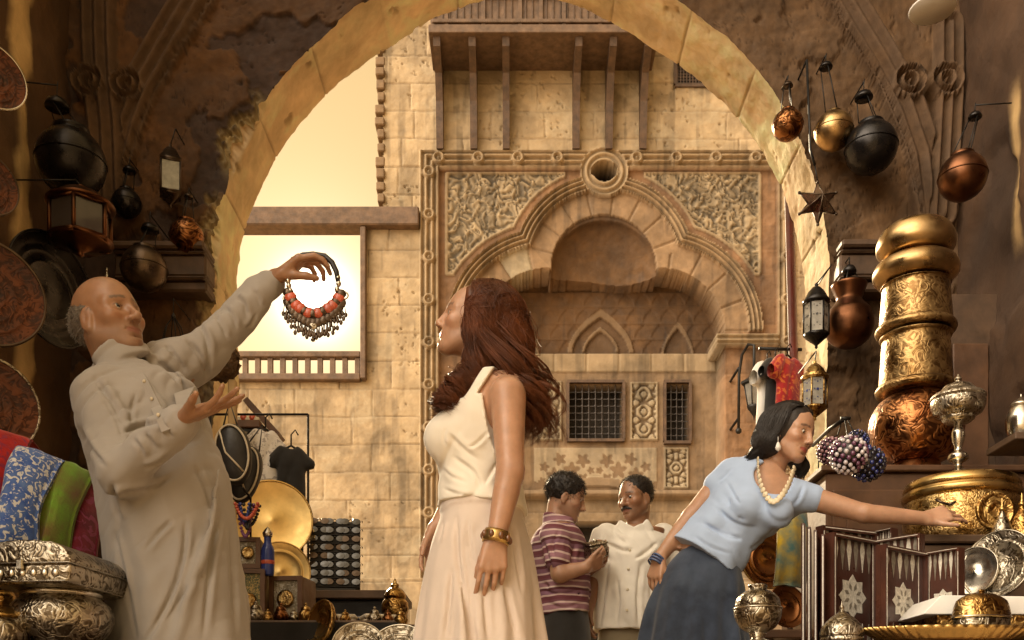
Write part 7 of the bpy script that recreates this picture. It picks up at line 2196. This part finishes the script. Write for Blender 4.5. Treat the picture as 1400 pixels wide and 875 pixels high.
    mb = MB(); mb.tube([(0, 0, 0), a], .032, 10); mb.build('pole_shaft', mat('maroon_paint', (.10, .018, .014), .35, var=.4, coat=.3), t)
    mb = MB(); q = W(1096, 478, Yc)-t.location; mb.tube([q, q+Vector((-.30, -.02, .0))], .012, 8); mb.build('peg', M['iron'], t)
    g = 'clothes on the maroon pole'
    shirt('white T-shirt leftmost on the maroon pole', 1049, 494, 588, 50, Yc-.06, M['white_plain'], .6, g)
    shirt('black T-shirt between the white and red ones', 1060, 490, 568, 50, Yc-.14, M['linen_dark'], .6, g)
    shirt('red T-shirt with yellow print on the maroon pole', 1077, 484, 576, 56, Yc-.22, cloth_mat('red_jersey', (.34, .02, .02), (.24, .012, .015), 12, (.5, .12, .03)), .5, g)
    drape('hanging_cloth', 'yellow and teal flag like cloth behind the woman in blue', 1060, 680, 1102, 688, 1058, 800, 4.62, cloth_mat('yellow_teal', (.55, .36, .02), (.02, .16, .20), 9), 'cloth', seed=5)
    mb = MB(); mb.tube([(0, 0, 0), (0, 0, W(1080, 676, 4.66).z)], .014, 8); mb.tube([(-.10, 0, W(1080, 678, 4.66).z), (.10, 0, W(1080, 684, 4.66).z)], .010, 8); o = mb.build('flag_post', M['wood'], loc=(W(1080, 0, 4.70).x, 4.70, 0)); tag(o, 'thin wooden post holding the yellow and teal cloth', 'post')
    # counter behind the woman: brown trays
    zt = W(1060, 862, 4.5).z
    table('brown side table behind the woman in blue', W(1020, 0, 4.7).x, W(1130, 0, 4.7).x, 4.45, 4.95, zt, M['browncab'], 'side_table')
    tray('large brown brass tray standing behind the hip of the woman in blue', 1048, 765, 43, 4.75, (.25, -.95, .12), M['copperplain'], M['brassplain'], 2, group='brown trays behind the woman')
    tray('smaller brown tray below the large one beside the silver urn', 1074, 830, 30, 4.55, (.3, -.93, .15), M['copperplain'], M['copperplain'], 1, group='brown trays behind the woman')
    # front table
    zt = W(1200, 886, 3.3).z
    table('dark stall table at the lower right carrying the inlaid boards', W(1010, 0, 3.2).x, 2.35, 3.05, 3.95, zt, M['wood'], cover=M['browncab'])
    Z = lambda Y: HY-(zt-ZC)*F/Y     # photo height of the table top at Y
    game_board('nearest inlaid board with a bright star on its left leaf', ((1203, 3.45, 757), (1264, 3.62, 757), (1316, 3.50, 747), Z(3.45)), 3.5)
    game_board('middle inlaid board partly behind the nearest one', ((1133, 3.58, 733), (1196, 3.74, 740), (1262, 3.60, 733), Z(3.58)), 3.6)
    game_board('rearmost inlaid board standing tallest behind the others', ((1119, 3.74, 722), (1196, 3.86, 728), (1224, 3.78, 721), Z(3.74)), 3.8)
    for i, (x, yt, Yq) in enumerate(((1099, 721, 3.86), (1107, 726, 3.78), (1116, 730, 3.70), (1126, 736, 3.62))):
        t = thing('closed_game_board', ['tallest closed board at the left end of the row', 'second closed board from the left end of the row', 'third closed board from the left end of the row', 'closed board touching the middle open board'][i], 'game board', (W(x, 0, Yq).x, Yq, zt), -math.atan2(W(x, 0, Yq).x, Yq)-.03, 'closed inlaid boards standing on edge')
        h = W(x, yt, Yq).z-zt; mb = MB(); mb.box((0, 0, h/2), (.014, .17, h), b=.003); mb.build('leaf', M['woodred'], t); mb = MB(); mb.box((0, -.0865, h/2), (.004, .002, h*.96)); mb.build('pearl_edging', M['pearl'], t)
    turned('silver_urn', 'round chased silver urn on a foot in front of the denim skirt', 'urn', 1036, Z(3.2), 3.2, [
        ('foot', [(20, Z(3.2)), (21, Z(3.2)-3), (9, Z(3.2)-9), (8, 872), (12, 866)], M['silverplain']), ('urn_body', [(10, 866), (24, 858), (31, 844), (32, 834), (28, 830)], M['silver']), ('band', [(31, 834), (33.5, 832), (31, 830)], M['silverplain']), ('lid', [(31, 830), (28, 818), (18, 809), (12, 806), (13, 800), (8, 799), (.3, 799)], M['silver'])], n=48)
    turned('dome_lid', 'silver domed box with pointed finial at the foot of the boards', 'box', 1151, Z(3.12), 3.12, [('box_body', [(27, Z(3.12)), (29, Z(3.12)-4), (28, 872), (27, 870)], M['silver']), ('lid', [(29, 870), (29.5, 867), (26, 856), (16, 845), (6, 838), (3, 834), (3.5, 830), (1.4, 827), (.3, 820)], M['silver'])], n=44)
    # fluted tray, white box, gilt casket
    Y = 3.12; s = px(Y); t = thing('fluted_dish', 'wide fluted brass dish along the bottom right', 'dish', W(1300, Z(Y), Y))
    wob = lambda a, z: 1+.030*abs(math.sin(a*26))*(z/(20*s)+.2)
    zz = Z(Y)-860
    mb = MB(); mb.lathe([(1e-4, 0), (84*s, 0), (100*s, .2*zz*s), (116*s, .75*zz*s), (122*s, zz*s), (119*s, (zz+1)*s), (112*s, .78*zz*s), (96*s, .3*zz*s), (82*s, .004), (1e-4, .004)], 312, wob=wob, sy=.42); mb.build('dish_body', M['brassplain'], t)
    Y = 3.42; s = px(Y); t = thing('white_box', 'flat white topped box standing behind the fluted dish', 'box', W(1320, Z(Y), Y)); h1, h2 = Z(Y)-846, Z(Y)-822
    mb = MB(); mb.prism([(-56*s, 0), (84*s, 0), (84*s, h1*s), (-56*s, h1*s)], -.10, .10); mb.build('box_body', M['brass'], t)
    mb = MB(); mb.prism([(-78*s, (h1+.5)*s), (86*s, (h1+.5)*s), (86*s, h2*s), (-50*s, (h2+2)*s), (-54*s, (h2+1)*s)], -.115, .115); bev(mb.build('lid', M['white_plain'], t), .004)
    Y = 3.22; s = px(Y); t = thing('gilt_casket', 'rounded gilt casket with domed lid in front of the white box', 'casket', W(1342, Z(Y), Y), .25); hb = Z(Y)-846
    mb = MB(); mb.lathe(smooth_prof([(30*s, 0), (36*s, 4*s), (41*s, hb*.6*s), (40*s, hb*s)]), 40, sy=.7); mb.build('casket_body', M['silver'], t)
    mb = MB(); mb.lathe(smooth_prof([(42*s, hb*s), (42*s, (hb+4)*s), (36*s, (hb+24)*s), (20*s, (hb+33)*s), (4*s, (hb+35)*s), (5*s, (hb+39)*s), (1e-4, (hb+41)*s)]), 40, sy=.7); mb.build('lid', M['brass'], t)
    mb = MB(); mb.lathe([(41*s, (hb-1)*s), (43.5*s, (hb+.5)*s), (43.5*s, (hb+2)*s), (41*s, (hb+3)*s)], 40, sy=.7); mb.build('band', M['silverplain'], t)
    tray('large oval looking silver tray leaning at the right behind the casket', 1366, 774, 50, 3.80, (-.80, -.58, .25), M['silver'], M['silverplain'], 1, group='silver trays leaning at the right')
    tray('smaller silver tray left of the large leaning silver tray', 1333, 782, 34, 3.86, (-.75, -.62, .2), M['silverplain'], M['silverplain'], 0, group='silver trays leaning at the right')
    # white shade near the vault
    t = thing('lamp_shade', 'pale white metal lamp shade hanging at the top right corner', 'lamp shade', W(1275, 14, 5.3)); s = px(5.3)
    mb = MB(); mb.lathe([(30*s, 0), (31*s, 2*s), (22*s, 10*s), (8*s, 16*s), (5*s, 22*s), (1e-4, 23*s)], 24); mb.build('shade', M['white_plain'], t)
    mb = MB(); mb.tube([(0, 0, 22*s), (0, 0, 5.72-W(1275, 14, 5.3).z-.0)], .006, 6); mb.build('cord', M['iron'], t)
    # iron wall lamp on the portal building
    Y = 22.6; s = px(Y); o = W(1026, 560, Y); t = thing('wall_lamp', 'black iron lantern on a hooked bracket on the portal wall', 'wall lamp', o)
    mb = MB(); mb.tube([(-8*s, .6, -18*s), (-8*s, .55, 60*s), (-6*s, .4, 84*s), (0, .2, 94*s), (5*s, .0, 88*s), (5*s, 0, 46*s)], 2.0*s, 8); mb.tube([(-8*s, .6, 0), (-8*s, 1.9, 0)], 2*s, 6); mb.tube([(-8*s, .6, 70*s), (-8*s, 1.9, 70*s)], 2*s, 6); mb.ball((-8*s, .6, -18*s), 4.5*s, 10); mb.build('bracket', M['iron'], t)
    mb = MB(); mb.lathe([(1e-4, 50*s), (4*s, 48*s), (8*s, 44*s), (18*s, 38*s), (18*s, 35*s), (14*s, 34*s)], 6, c=(5*s, 0, 0), smooth=False); mb.build('hood', M['iron'], t)
    mb = MB(); mb.lathe([(13*s, 34*s), (9*s, 8*s), (8*s, 5*s)], 6, c=(5*s, 0, 0), smooth=False); mb.build('glass', mat('lamp_glass', (.16, .15, .13), .15, bump=0, coat=.5), t)
    for k in range(6):
        a = k*math.pi/3; mb = MB(); mb.tube([(5*s+13.6*s*math.cos(a), 13.6*s*math.sin(a), 34*s), (5*s+8.6*s*math.cos(a), 8.6*s*math.sin(a), 5*s)], .9*s, 5); mb.build('glazing_bar', M['iron'], t)
    mb = MB(); mb.lathe([(10*s, 5*s), (9*s, 2*s), (4*s, -5*s), (1.5*s, -9*s), (1e-4, -16*s)], 12, c=(5*s, 0, 0)); mb.build('base', M['iron'], t)
setup_materials(); setup_world(); people_materials(); goods_materials()
M['white_plain'] = mat('white_paint', (.78, .75, .70), .6, var=.1)
facade(); arch_wall(); side_walls(); ground()
tr, trb, trh, trf = trader(); trader_details(tr, trb)
customer(); shopper(); friend(); browser()
left_side(); middle_left(); right_side(); necklace(trf)
